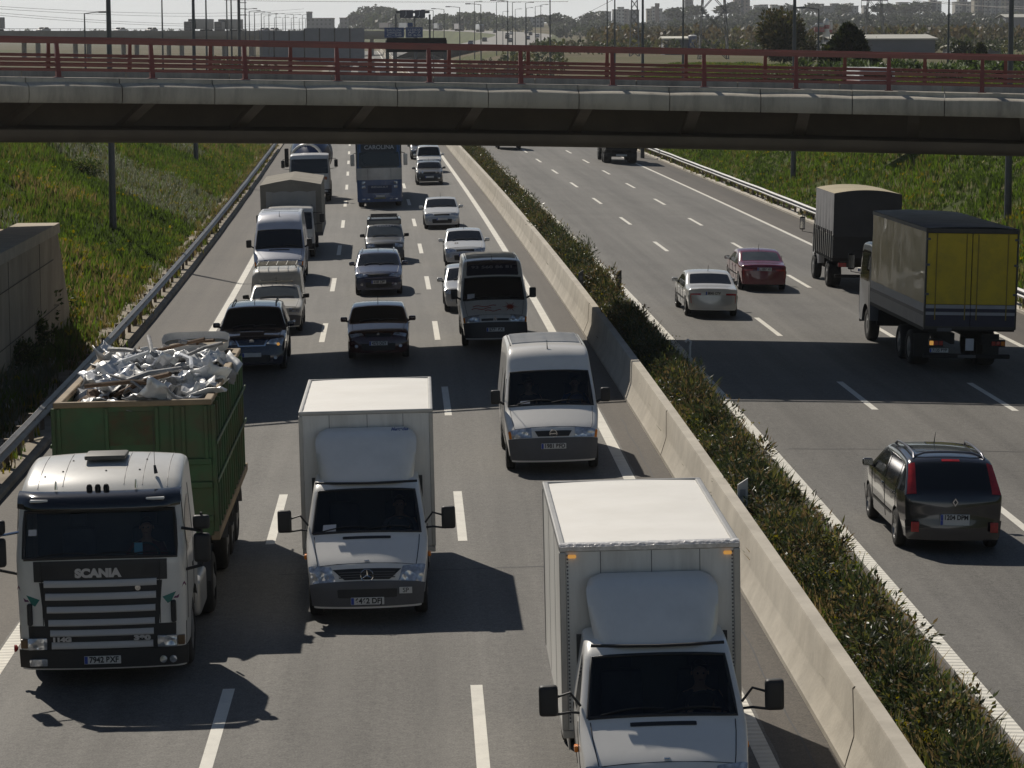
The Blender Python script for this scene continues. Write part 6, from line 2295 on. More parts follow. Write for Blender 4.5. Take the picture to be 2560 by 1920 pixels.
# --- shrubs
def leaf_cloud(n, rx, ry, rz, ll, lw, seed, up=.5, shell=.45, droop=0.0):
    """Leaf-shaped faces filling an irregular volume; returns V, F (quads folded along the midrib)."""
    rg = np.random.default_rng(seed)
    lobes = [(rg.uniform(-.55, .55), rg.uniform(-.55, .55), rg.uniform(.25, .85), rg.uniform(.35, .62)) for _ in range(9)]
    C = []
    while len(C) < n:
        lx, ly, lz, lr = lobes[rg.integers(len(lobes))]
        d = rg.normal(size=3); d /= np.linalg.norm(d)
        r = lr * (shell + (1 - shell) * rg.random())
        p = np.array([lx, ly, lz]) + d * r
        if p[2] < .02: continue
        C.append((p[0] * rx, p[1] * ry, p[2] * rz, d[0], d[1], d[2]))
    C = np.array(C)
    pos, dr = C[:, :3], C[:, 3:]
    d = dr + rg.normal(size=(n, 3)) * .55
    d[:, 2] += up
    d /= np.linalg.norm(d, axis=1)[:, None]
    s = np.cross(d, rg.normal(size=(n, 3)))
    s /= np.linalg.norm(s, axis=1)[:, None]
    L = ll * rg.uniform(.6, 1.3, n)[:, None]
    Wd = lw * rg.uniform(.6, 1.3, n)[:, None]
    a, b = pos, pos + d * L
    m1 = pos + d * L * .45 + s * Wd
    m2 = pos + d * L * .45 - s * Wd
    V = np.stack([a, m1, b, m2], 1).reshape(-1, 3)
    return V, np.arange(4 * n).reshape(-1, 4)

SHM = [leafm('oleander_leaf', (.032, .044, .018), rough=.34, trans=.3), leafm('oleander_leaf_light', (.066, .080, .038), rough=.34, trans=.3), leafm('shrub_brown_twig', (.115, .085, .045)), leafm('shrub_olive', (.085, .085, .028))]
SHF = [m for m in SHM]
def make_shrub(seed, n, rx, ry, rz, ll, lw, mats, probs, label, cat, group, stems=7):
    root = empty('shrub', label, cat, group=group)
    V, F = leaf_cloud(n, rx, ry, rz, ll, lw, seed)
    rg = np.random.default_rng(seed + 5)
    raw('foliage', V, F, None, parent=root, mats=mats, midx=rg.choice(len(mats), size=len(F), p=probs))
    m = MB()
    for k in range(stems):
        a = 2 * math.pi * k / stems + rg.uniform(-.4, .4)
        m.tube([(0, 0, -.03), (math.cos(a) * rx * .28, math.sin(a) * ry * .28, rz * .4), (math.cos(a) * rx * .52, math.sin(a) * ry * .52, rz * .82)], [.016, .011, .004], 5)
    m.build('stems', leafm('shrub_stem', (.09, .065, .04)), root)
    return root
GRP = 'shrubs planted along the central reservation'
LBL_SH = 'dark green shrub in the planted strip behind the concrete barrier'
protos = [make_shrub(40 + i, 900, .50 + .06 * (i % 3), .60, .78 + .08 * (i % 2), .15 if i % 2 else .11, .016 if i % 2 else .019, SHM, [(.52, .26, .12, .10), (.34, .36, .12, .18), (.30, .16, .32, .22)][i % 3], LBL_SH, 'shrub', GRP) for i in range(6)]
rg = random.Random(12)
s, k = 17.0, 0
while s < 262:
    if not (90.6 < s < 95.6):
        o = protos[k] if k < 6 else copy_tree(protos[rg.randrange(6)])
        u = 5.56 + rg.uniform(-.20, .20)
        z = rg.uniform(.72, 1.22) * (.9 if s < 95 else 1.05)
        o.location = pt(u, s, .14)
        o.rotation_euler = (0, 0, rg.uniform(0, 6.28))
        o.scale = (rg.uniform(.85, 1.15), rg.uniform(.85, 1.3), z)
        k += 1
    s += rg.uniform(.8, 1.25) if s < 110 else rg.uniform(1.3, 2.0)
# low weeds, dry stalks and little yellow flowers between the shrubs
pts, hts, kinds = [], [], []
for i in range(15000):
    s = 17 + 240 * rg.random() ** 1.6
    if 90.8 < s < 95.4: continue
    u = rg.uniform(4.80, 6.40)
    nz = mnoise.noise(Vector((s * .35, u * 1.1, 2)))
    edge = min(u - 4.7, 6.6 - u)
    pts.append((ref(s) + u, s, zroad(u, s) + .15))
    hts.append((.20 + .42 * rg.random() + .25 * nz) * (.55 + .45 * min(1, edge / .4)))
    kinds.append(rg.choice((6, 6, 2, 1)) if nz > .05 else rg.choice((1, 1, 0, 3, 2, 6)))
tuft_field('weeds', pts, hts, kinds, 6, .016, 'dry weeds and grass between the shrubs of the central reservation', 'weeds', lean=.7, seed=77)
fl = []
for i in range(900):
    s = 17 + 240 * rg.random() ** 1.5
    if mnoise.noise(Vector((s * .25, 0, 6))) < -.05 or 90 < s < 96: continue
    u = rg.uniform(4.95, 6.4)
    fl.append((ref(s) + u, s, zroad(u, s) + rg.uniform(.45, 1.0)))
tuft_field('yellow_flowers', fl, [.05] * len(fl), [4] * len(fl), 3, .016, 'small yellow flowers among the shrubs of the central reservation', 'flowers', lean=1.5, seed=78)
# dry twigs lying in the gap of the planting
pts = []
for i in range(160):
    s, u = rg.uniform(91, 95.5), rg.uniform(5.0, 6.15)
    pts.append((ref(s) + u, s, zroad(u, s) + .17))
tuft_field('dry_brush', pts, [.12] * len(pts), [6] * len(pts), 4, .012, 'dry brush on bare soil in the gap of the planted strip', 'brush', lean=2.5, seed=79)

# shrubs on the left bank
BM = [leafm('bank_bush_dark', (.030, .045, .014)), leafm('bank_bush_green', (.06, .085, .022)), leafm('bank_bush_olive', (.09, .09, .03))]
for i, (px, d, s, sc, lb) in enumerate(((0, 8.6, 152, 1.5, 'round dark bush halfway up the left bank'), (0, 7.0, 139, 1.1, 'smaller dark bush on the left bank below the round one'),
                                        (0, 10.5, 196, 1.9, 'dark bush high on the left bank under the overpass girder'), (0, 3.1, 83.5, 1.7, 'dark bush in the shade at the end of the concrete wall'),
                                        (0, 2.4, 79.0, 1.3, 'dark bush at the foot of the concrete wall beside the guardrail'), (0, 2.9, 88.0, 1.2, 'green bush on the lower left bank past the wall'),
                                        (0, 2.2, 74.5, 1.0, 'low bush at the left picture edge in front of the concrete wall'))):
    u = U_L_EDGE - d
    o = make_shrub(200 + i, 1100, .8, .8, .75, .13, .03, BM, (.6, .28, .12), lb, 'bush', None)
    o.location = (ref(s) + u, s, zterr(u, s) - .05)
    o.scale = (sc, sc, sc)
# ------------------------------------------------------------------ wall, lamp posts, delineators near the road
def at(px, py, Y):
    """Point at distance Y ahead that a picture position (2560 wide) looks at; used to survey far objects."""
    c, s = math.cos(0.003881), math.sin(0.003881)
    X, Z = px - 1280, py - 960
    xx, yy = (c * X - s * Z) / 7018.4, (s * X + c * Z) / 7018.4
    cp, sp = math.cos(0.123462), math.sin(0.123462)
    d = cp - yy * sp
    return Vector((xx / d * Y, Y, CAM_H + (-sp - yy * cp) / d * Y))

WALLC = M('retaining_wall_concrete', (0.42, 0.35, 0.26), rough=.9, var=.15, scale=.6, bump=.3, bscale=8, dirt=(.20, .16, .115), dirt_amt=.6, dirt_scale=.8, stretch=(1, 1, .3))
def wall_pt(s, h):
    u = -11.35
    x, y, z = pt(u, s, 0)
    return Vector((x, y, h))
w = empty('retaining_wall', 'beige concrete wing wall with a slanted end beside the left guardrail', 'wall', loc=wall_pt(70, 0))
wo = Vector(w.location)
m = MB()
ring = [wall_pt(40, -.6), wall_pt(88.0, -.6), wall_pt(87.0, .9), wall_pt(84.5, 3.30), wall_pt(40, 3.42)]
m.prism([p - wo for p in ring], (-1.1, -.1, 0))
m.build('wall_body', WALLC, w)
m = MB()
ring = [wall_pt(40, 3.42), wall_pt(84.7, 3.30), wall_pt(84.6, 3.60), wall_pt(40, 3.72)]
m.prism([p - wo + Vector((.05, 0, 0)) for p in ring], (-1.25, -.1, 0))
m.build('coping', M('wall_coping_concrete', (.48, .42, .33), rough=.9, var=.15), w)
g = MB()
for h in (1.15, 2.6):
    g.tube([wall_pt(s, h) - wo + Vector((.004, 0, 0)) for s in (40, 55, 70, 83.2 if h > 2 else 84.4)], .012, 5)
g.build('groove', M('groove_shade', (.10, .085, .065), rough=.9), w)
for s in (62.0, 73.5, 80.0):
    MB().tube([wall_pt(s, h) - wo + Vector((.004, 0, 0)) for h in (.3, 1.5, 3.3)], .008, 5).build('joint', M('groove_shade', (.10, .085, .065)), w)
# earth fill behind the wall
m = MB()
P = []
for s in np.linspace(40, 92, 14):
    P.append([Vector(pt(u, s, 0)) * 1 for u in (-12.4, -15, -19, -24, -32)])
    base = 3.38 - 2.2 * sstep(84, 91, s)
    for j, p in enumerate(P[-1]):
        p.z = base + (0, .35, 1.0, 1.9, 2.4)[j] + .1 * mnoise.noise(Vector((s * .3, j, 1)))
m.grid(P)
m.build('slope_paving', M('pale_earth_slope', (.36, .28, .20), rough=.95, var=.2, scale=.8, bump=.4, bscale=4), None, smooth=60, kind='structure')

POLE = M('lamp_post_grey', (.10, .105, .11), rough=.5, metal=.4, var=.12)
HEADM = M('lamp_head_grey', (.14, .145, .15), rough=.5, var=.1)
def lamp_post(base, H, label, arm=1.6, adir=(1, 0), r=.10, group=None, heads=1):
    root = empty('lamp_post', label, 'lamp post', loc=base, group=group)
    MB().tube([(0, 0, -.3), (0, 0, .4), (0, 0, H * .5), (0, 0, H)], [r * 1.25, r * 1.2, r * .9, r * .6], 8).build('pole', POLE, root, smooth=60)
    for k in range(heads):
        sgn = 1 if k == 0 else -1
        ax, ay = adir[0] * sgn, adir[1] * sgn
        MB().tube([(0, 0, H - .05), (ax * arm * .5, ay * arm * .5, H + .05), (ax * arm, ay * arm, H + .10)], r * .45, 6).build('arm', POLE, root)
        m = MB().box(-.42, .42, -.16, .16, -.08, .08, .06, 2)
        an = math.atan2(ay, ax)
        m.xf(Matrix.Translation((ax * (arm + .35), ay * (arm + .35), H + .10)) @ Matrix.Rotation(an, 4, 'Z'))
        m.build('lamp_head', HEADM, root, smooth=50)
    return root
def ground_hit(px, py):
    Y = 60.0
    while Y < 1500:
        p = at(px, py, Y)
        if p.z < zterr(p.x - ref(Y), Y): return p
        Y += .5
    return at(px, py, 200)
lamp_post(ground_hit(283, 580), 13, 'tall grey lamp post on the left bank, nearest of the left ones', adir=(1, 0), r=.13)
lamp_post(ground_hit(490, 410), 13, 'grey lamp post on the left bank, beyond the nearest left one', adir=(1, 0), r=.13)
lamp_post(ground_hit(1983, 455), 13, 'grey lamp post on the right bank, left of the yellow truck', adir=(-1, 0), r=.13)
lamp_post(ground_hit(2519, 560), 13, 'grey lamp post on the right bank behind the yellow truck', adir=(-1, 0), r=.13)

def delineator(u, s, mat, h, label, w=.09):
    root = empty('marker_post', label, 'marker post', loc=pt(u, s, .12))
    MB().prism([(-w, -.03, 0), (w, -.03, 0), (w, -.03, h), (-w, -.03, h - .12)], (0, .06, 0)).build('post', mat, root)
    MB().box(-w * .55, w * .55, -.036, -.031, h - .34, h - .2).build('reflector', M('reflector_grey', (.3, .3, .3), rough=.2), root)
delineator(5.02, 49.6, M('marker_white', (.55, .54, .52), rough=.5), 1.0, 'pale marker post behind the concrete barrier, near the largest box van')
delineator(6.42, 95.6, M('marker_dark', (.04, .04, .045), rough=.5), .95, 'dark marker post at the gap in the planted strip')
delineator(5.1, 95.4, M('marker_grey', (.10, .105, .10), rough=.5), .95, 'grey marker post behind the barrier at the gap in the planting')
r_ = empty('hooked_pole', 'small white hooked pole among the median shrubs', 'pole', loc=pt(6.35, 72.0, .1))
MB().tube([(0, 0, 0), (0, 0, .95), (.02, 0, 1.06), (-.06, 0, 1.12), (-.12, 0, 1.05)], .03, 8).build('tube', M('marker_white', (.55, .54, .52)), r_, smooth=60)
# ------------------------------------------------------------------ lamp posts beyond the overpass
def lamp_to(px, py_top, Y, label, adir, group=None, r=.10, arm=1.6, heads=1, base_z=None):
    p = at(px, py_top, Y)
    zb = zterr(p.x - ref(Y), Y) if base_z is None else base_z
    return lamp_post(Vector((p.x, Y, zb)), p.z - zb, label, arm=arm, adir=adir, group=group, r=r, heads=heads)
GL1 = 'row of lamp posts beside the far slip road'
for i, (px, py, Y) in enumerate(((1269, 0, 385), (1202, 9, 430), (1149, 16, 475), (1110, 21, 520), (1083, 24, 560))):
    lamp_to(px, py + 2, Y, ['tall lamp post right of the black message board, nearest of its row', 'second lamp post from the right in the row beside the slip road', 'third lamp post in the row beside the slip road', 'fourth lamp post in the row beside the slip road', 'last lamp post of the row, just right of the upper blue signs'][i], (-1, 0), GL1)
for i, (px, py, Y) in enumerate(((1257, 29, 900), (1288, 23, 840), (1316, 20, 800), (1338, 16, 760), (1352, 12, 720), (1281, 6, 640), (1314, 7, 660), (1186, 4, 700), (1241, 4, 680))):
    lamp_to(px, py, Y, 'thin distant lamp post around the curved far motorway', (1, 0), 'thin lamp posts around the far motorway curve', r=.11, arm=1.2)
GL2 = 'receding lamp posts along the flyover'
for i, (px, py) in enumerate(((612, 23), (623, 28), (636, 31), (653, 33), (672, 35), (690, 35), (713, 37), (734, 37), (756, 37))):
    lamp_to(px, py, 520 + 45 * i, 'hooked lamp post in the receding row along the flyover', (1, .1), GL2, r=.12, arm=1.5, base_z=5)
for i, (px, py) in enumerate(((660, 40), (686, 44), (707, 44), (728, 45), (748, 46), (764, 46))):
    lamp_to(px, py, 900 + 40 * i, 'small far lamp post behind the receding flyover row', (1, .1), 'small far lamp posts behind the flyover', r=.12, arm=1.5, base_z=8)
lamp_to(211, 33, 250, 'low lamp post with a single arm beyond the railing, left of the thick post', (1, 0), r=.09, arm=1.3)
for px, Y, lb in ((404, 330, 'thin bare lamp post right of the thick left post'), (484 + 30, 290, 'thin lamp post right of the second left bank post'), (566, 360, 'thin lamp post left of the tall mast'), (577, 300, 'dark lamp post beside the tall mast'), (612, 420, 'thin lamp post just right of the tall mast')):
    lamp_to(px, -28, Y, lb, (1, 0), r=.11)
for px, Y, r, lb in ((1375, 330, .10, 'lamp post above the second railing post right of centre'), (1518, 300, .09, 'left of two close lamp posts in front of the hill'), (1537, 280, .10, 'right of two close lamp posts in front of the hill'),
                     (1607, 215, .13, 'thick lamp post in front of the far wood'), (1708, 260, .11, 'lamp post left of the nearer pylon'), (2373, 230, .10, 'lamp post in front of the apartment towers')):
    lamp_to(px, -26, Y, lb, (-1, 0), r=r)
lamp_to(2047, 22, 240, 'lamp post with a curved arm in front of the red and white silos', (-1, 0), r=.08, arm=1.2)
# tall lattice-stepped mast
r_ = empty('mast', 'thick tall mast with climbing steps, left of the noise wall', 'mast', loc=Vector((at(599, 150, 330).x, 330, 3)))
MB().tube([(0, 0, 0), (0, 0, 18)], [.20, .15], 8).build('pole', POLE, r_, smooth=60)
m = MB()
for k in range(12):
    m.box(0, .9, -.04, .04, 8.6 + k * .7, 8.68 + k * .7)
m.build('steps', POLE, r_)

# ------------------------------------------------------------------ flyover on the left
FLYC = M('flyover_concrete', (.24, .225, .20), rough=.9, var=.12, scale=.15)
fly = empty('flyover', 'long concrete flyover on round piers crossing the plain at the left', 'flyover', loc=Vector((-100, 700, 0)))
fo = Vector(fly.location)
A0, A1 = at(-260, 77, 640), at(1010, 80, 900)
d = (A1 - A0)
def fp(q, off, z):
    n = Vector((-d.y, d.x, 0)).normalized()
    p = A0 + d * q + n * off
    return Vector((p.x, p.y, z)) - fo
zt = 10.2
m = MB()
m.grid([[fp(q, o_, z) for o_, z in ((-.2, zt - 1.0), (-.2, zt + .55), (0.1, zt + .55), (.1, zt), (11, zt), (11, zt + .5), (11.3, zt + .5), (11.3, zt - 1.0), (-.2, zt - 1.0))] for q in np.linspace(0, 1, 20)])
m.build('deck', FLYC, fly)
m = MB()
m.grid([[fp(q, o_, z) for o_, z in ((2, zt - 2.0), (2, zt - 1.0), (9, zt - 1.0), (9, zt - 2.0), (2, zt - 2.0))] for q in np.linspace(0, 1, 20)])
m.build('girder', FLYC, fly)
for q in np.linspace(.06, .94, 11):
    for off in (3.5, 7.5):
        MB().lathe([(1.0, .62), (zt - 2.0, .62)], 12, 'Z', tuple(fp(q, off, 0))).build('pier', FLYC, fly, smooth=50)
m = MB()
for q in np.linspace(0, 1, 60):
    p = fp(q, 0, zt + .55)
    m.tube([p, p + Vector((0, 0, .55))], .05, 4)
m.tube([fp(0, 0, zt + 1.05), fp(1, 0, zt + 1.05)], .05, 4)
m.build('parapet_rail', POLE, fly)
# slip-road viaduct behind, seen as a pale band in front of the wall
BODYC = {'white': paint('far_white', (.65, .65, .65)), 'grey': paint('far_grey', (.14, .145, .16)), 'dark': paint('far_dark', (.035, .037, .045)), 'silver': paint('far_silver', (.38, .39, .40)), 'blue': paint('far_blue', (.03, .05, .12)), 'brown': paint('far_brown', (.14, .075, .06))}
def far_car(p, ang, c, label, group='tiny cars on the far motorway curve'):
    r = empty('car', label, 'car', loc=p, rot=(0, 0, ang), group=group)
    m = MB()
    prof = [(-2.1, .25), (-2.1, .75), (-1.9, .9), (-1.1, .98), (-.5, 1.42), (1.0, 1.45), (1.8, 1.0), (2.1, .95), (2.1, .3)]
    m.prism([(-.82, y, z) for y, z in prof], (1.64, 0, 0))
    m.build('body', BODYC[c], r)
    g = MB()
    g.prism([(-.83, y, z) for y, z in ((-.95, 1.0), (-.48, 1.36), (.98, 1.38), (1.6, 1.02))], (1.66, 0, 0))
    g.add([(-.7, -1.08, 1.0), (.7, -1.08, 1.0), (.62, -.53, 1.41), (-.62, -.53, 1.41)], [(0, 1, 2, 3)])
    g.add([(-.7, 1.82, 1.0), (.7, 1.82, 1.0), (.62, 1.03, 1.43), (-.62, 1.03, 1.43)], [(0, 1, 2, 3)])
    g.build('windows', GLASS, r)
    w = MB()
    for y in (-1.3, 1.3):
        w.lathe([(-.8, .31), (.8, .31)], 10, 'X', (0, y, .31))
    w.build('wheels', RUBBER, r)
    return r
def far_truck(p, ang, c, label, L=11.0, H=3.8, group='tiny lorries on the far motorway', cabc='dark'):
    r = empty('lorry', label, 'lorry', loc=p, rot=(0, 0, ang), group=group)
    MB().box(-1.25, 1.25, -L / 2 + 2.6, L / 2, 1.1, H, .06).build('trailer_body', BODYC[c], r)
    MB().box(-1.2, 1.2, -L / 2, -L / 2 + 2.2, .5, 3.1, .2, 2).build('cab', BODYC[cabc], r)
    MB().box(-1.0, 1.0, -L / 2 - .01, -L / 2 + .01, 1.7, 2.6).build('windscreen', GLASS, r)
    w = MB()
    for y in (-L / 2 + 1.2, L / 2 - 3.4, L / 2 - 2.1, L / 2 - .9):
        w.lathe([(-1.15, .5), (1.15, .5)], 10, 'X', (0, y, .5))
    w.build('wheels', RUBBER, r)
    return r
ang_f = math.atan2(d.y, d.x) - math.pi / 2
n_ = Vector((-d.y, d.x, 0)).normalized()
for px, c, kind, lb in ((15, 'dark', 'T', 'dark lorry on the flyover at the left picture edge'), (538, 'dark', 'T', 'dark tanker-like lorry on the flyover above the second lamp post'), (612, 'dark', 'T', 'dark lorry on the flyover behind the tall mast'),
                        (155, 'silver', 'C', 'pale car on the flyover left of the single-arm lamp'), (345, 'white', 'C', 'white car on the flyover right of the thick left post'), (420, 'grey', 'C', 'grey car on the flyover in the middle of its length'),
                        (700, 'blue', 'C', 'dark car on the flyover above the noise wall'), (722, 'silver', 'C', 'silver car on the flyover above the noise wall')):
    # intersect the view column with the deck line
    best = min(np.linspace(0, 1, 400), key=lambda q: abs((A0.x + d.x * q) / (A0.y + d.y * q) - (px - 1280) / 7018.4))
    p = A0 + d * best + n_ * 4.0
    p.z = zt + .01
    if kind == 'T': far_truck(p, ang_f, c, lb, L=13, group=None)
    else: far_car(p, ang_f, c, lb, group=None)

# ------------------------------------------------------------------ noise wall, signs
NW = M('noise_wall_panel', (.155, .165, .19), rough=.8, var=.10, scale=.6)
Y = 700.0
nw0, nw1 = at(648, 150, Y), at(913, 150, Y)
nw = empty('noise_wall', 'tall blue-grey noise wall of flat panels with dark posts beyond the railing', 'noise wall', loc=Vector((nw0.x, Y, 0)))
n = 7
for k in range(n):
    a, b = (nw1.x - nw0.x) * k / n, (nw1.x - nw0.x) * (k + 1) / n
    top = 10.5 if k < 3 else 11.1
    MB().box(a + .15, b - .15, 0, .25, 1.5, top).build('panel', NW, nw)
    if k: MB().box(a - .15, a + .15, -.08, .3, 1.5, top).build('post', DARKM, nw)

SIGNB = M('sign_blue', (.018, .055, .17), rough=.4, var=.08)
SIGND = M('sign_back_dark', (.025, .035, .065), rough=.5, var=.1)
SIGNW = M('sign_white', (.32, .36, .42), rough=.5)
def board(root, p0, p1, mat, name='sign_board', th=.15):
    return MB().box(min(p0.x, p1.x), max(p0.x, p1.x), p0.y - th, p0.y, min(p0.z, p1.z), max(p0.z, p1.z), .02).build(name, mat, root)
def gantry(label, cat, Y, boards, legs, zleg=None):
    x0 = at(boards[0][0], 100, Y).x
    root = empty('gantry_sign', label, cat, loc=Vector((0, 0, 0)))
    obs = []
    for (xa, ya, xb, yb, mt) in boards:
        obs.append((board(root, at(xa, ya, Y), at(xb, yb, Y), mt), (xa, ya, xb, yb)))
    for px, pt_ in legs:
        p = at(px, pt_, Y)
        zb = zterr(p.x - ref(Y), Y)
        MB().box(p.x - .18, p.x + .18, Y + .02, Y + .35, zb, p.z, .02).build('leg', POLE, root)
    return root, obs
g, obs = gantry('blue direction sign of two boards left of the black message board', 'road sign', 420, [(961, 69, 1010, 94, SIGNB), (1014, 68, 1057, 94, SIGNB), (1019, 57, 1032, 67, SIGNB)], [(985, 80), (1040, 80)])
for ob, (xa, ya, xb, yb) in obs[:2]:
    for j, yy in enumerate((.26, .52, .78)):
        p = at(xa + (xb - xa) * .5, ya + (yb - ya) * yy, 420)
        t_ = text_obj(('BARCELONA', 'TARRAGONA', 'C-58')[j] if xa < 1000 else ('LLEIDA', 'AP-7', '58  B-30')[j], .42, SIGNW, ob, 'lettering', (p.x, 420 - .165, p.z), bold=.004, ext=.004, width=(2.2 if xa < 1000 else 1.9))
g, obs = gantry('dark upper pair of signs on a tall gantry beyond the blue sign', 'road sign', 520, [(1000, 25, 1033, 45, SIGND), (1037, 25, 1063, 45, SIGND)], [(989, 36), (1036, 40), (1074, 36)])
for ob, (xa, ya, xb, yb) in obs:
    p = at((xa + xb) / 2, (ya + yb) / 2, 520)
    MB().tube([(p.x - .1, 519.8, p.z + .5), (p.x - .1, 519.8, p.z - .2), (p.x - .4, 519.8, p.z - .5)], .07, 5).build('arrow', SIGNW, ob)
p0 = at(989, 30, 520); p1 = at(1074, 30, 520)
MB().box(p0.x, p1.x, 520.4, 520.7, p0.z - .25, p0.z + .25).build('beam', POLE, g)
g, obs = gantry('large black electronic message board above the red railing', 'message board', 300, [(967, 95, 1116, 130, M('message_board_black', (.010, .010, .011), rough=.9, var=.2, spec=.1))], [(968, 100), (1113, 100)])

# ------------------------------------------------------------------ far motorway curve on its green embankment
def far_road(pts_px, w, name, zs=None):
    C_ = [at(*p) for p in pts_px]
    # smooth resample
    out = []
    for i in range(len(C_) - 1):
        p0, p1, p2, p3 = C_[max(0, i - 1)], C_[i], C_[i + 1], C_[min(len(C_) - 1, i + 2)]
        for k in range(8):
            t = k / 8
            out.append(.5 * ((2 * p1) + (-p0 + p2) * t + (2 * p0 - 5 * p1 + 4 * p2 - p3) * t * t + (-p0 + 3 * p1 - 3 * p2 + p3) * t ** 3))
    out.append(C_[-1])
    return out
path = far_road([(1150, 124, 800), (1222, 113, 900), (1272, 101, 1020), (1305, 91.5, 1150), (1300, 85, 1280), (1235, 80, 1400), (1140, 76.5, 1500), (1040, 74.5, 1580), (900, 73, 1640)], 22, 'far_road')
Lf, Rt = [], []
W2 = 12.0
for i, p in enumerate(path):
    t = (path[min(i + 1, len(path) - 1)] - path[max(0, i - 1)]); t.z = 0; t.normalize()
    nrm = Vector((t.y, -t.x, 0))
    Lf.append(p - nrm * W2); Rt.append(p + nrm * W2)
FASPH = M('far_asphalt', (.26, .25, .235), rough=.85, var=.08, scale=.05)
MB().grid([[a, (a + b) / 2, b] for a, b in zip(Lf, Rt)]).build('motorway_curve', FASPH, None, kind='structure')
EMB = M('embankment_grass', (.085, .10, .03), rough=.95, var=.3, scale=.12, bump=.8, bscale=.5, dirt=(.05, .06, .02), dirt_amt=.7, dirt_scale=.08)
m = MB()
m.grid([[a - Vector((0, 0, .05)), a + (a - b).normalized() * 1.5 - Vector((0, 0, .1)), Vector((*(a + (a - b).normalized() * 16).xy, -1.0))] for a, b in zip(Lf, Rt)])
m.grid([[b - Vector((0, 0, .05)), b + (b - a).normalized() * 1.5 - Vector((0, 0, .1)), Vector((*(b + (b - a).normalized() * 16).xy, -1.0))] for a, b in zip(Lf, Rt)])
m.build('road_embankment', EMB, None, smooth=50, kind='structure')
def on_curve(q, off):
    i = q * (len(path) - 1)
    k = min(int(i), len(path) - 2)
    p = path[k].lerp(path[k + 1], i - k)
    t = (path[k + 1] - path[k]); t.z = 0; t.normalize()
    return p + Vector((t.y, -t.x, 0)) * off + Vector((0, 0, .02)), math.atan2(t.y, t.x) - math.pi / 2
for q, off, c in ((.13, -6, 'blue'), (.20, 3, 'grey'), (.22, -7, 'dark'), (.27, 6, 'blue'), (.30, -3, 'dark'), (.34, 7, 'silver'), (.38, -6, 'grey'), (.43, 3, 'dark'), (.47, -5, 'white'), (.53, 5, 'grey'), (.57, -6, 'dark')):
    p, a = on_curve(q, off)
    far_car(p, a, c, 'tiny car on the far motorway curve above the green embankment')
for i, (q, off, c) in enumerate(((.64, -5, 'silver'), (.71, -5, 'brown'), (.78, -5, 'grey'), (.88, -5, 'silver'), (.92, -5, 'brown'))):
    p, a = on_curve(q, off)
    far_truck(p, a, c, 'tiny lorry in the queue on the far motorway', L=14)

# vehicles on the motorway beyond the overpass
t = place('lorry', 'white lorry with a dark windscreen seen through the railing below the message board', 'lorry', -1.6, 418)
MB().box(-1.28, 1.28, 0, 2.2, .45, 3.95, .10, 2).build('cab', WHITE, t)
MB().box(-1.1, 1.1, -.015, .0, 2.3, 3.45).build('windscreen', GLASS, t)
MB().box(-1.25, 1.25, 2.6, 13, 1.1, 3.9, .05).build('trailer_body', WHITE2, t)
MB().box(-1.1, 1.1, 1, 12, .3, 1.0).build('chassis', DARKM, t)
t = place('lorry', 'pale lorry beyond the railing, left of the white lorry', 'lorry', -5.4, 470)
MB().box(-1.25, 1.25, 0, 9, .5, 3.6, .08, 2).build('body', WHITE2, t)
MB().box(-1.1, 1.1, -.015, .0, 1.8, 2.9).build('windscreen', GLASS, t)
for i, (u, s, c) in enumerate(((1.7, 440, 'silver'), (-1.8, 500, 'white'), (1.8, 520, 'white'), (-5.3, 540, 'silver'), (1.7, 590, 'white'), (-1.7, 610, 'silver'), (-5.2, 640, 'white'))):
    x, y, z = pt(u, s)
    far_car(Vector((x, y, z)), -math.atan(slope(s)), c, 'small pale car in the traffic seen through the overpass railing', group='pale cars seen through the overpass railing')
p = at(2172, 192, 150)
r_ = empty('van', 'white and red van partly seen through the overpass railing on the right', 'van', loc=Vector((p.x, 150, 5.45)), rot=(0, 0, R(4)))
MB().box(-.95, .95, -2.4, 2.4, .3, 1.92, .25, 3).build('body', WHITE, r_, smooth=40)
MB().box(-.965, .965, -2.415, 2.2, .95, 1.25).build('red_stripe', paint('stripe_red', (.30, .02, .03)), r_)
MB().box(-.75, .75, -2.42, -2.38, 1.32, 1.72).build('rear_window', GLASS, r_)
for y in (-1.6, 1.5):
    MB().lathe([(-.93, .32), (.93, .32)], 14, 'X', (0, y, .32)).build('wheels', RUBBER, r_)

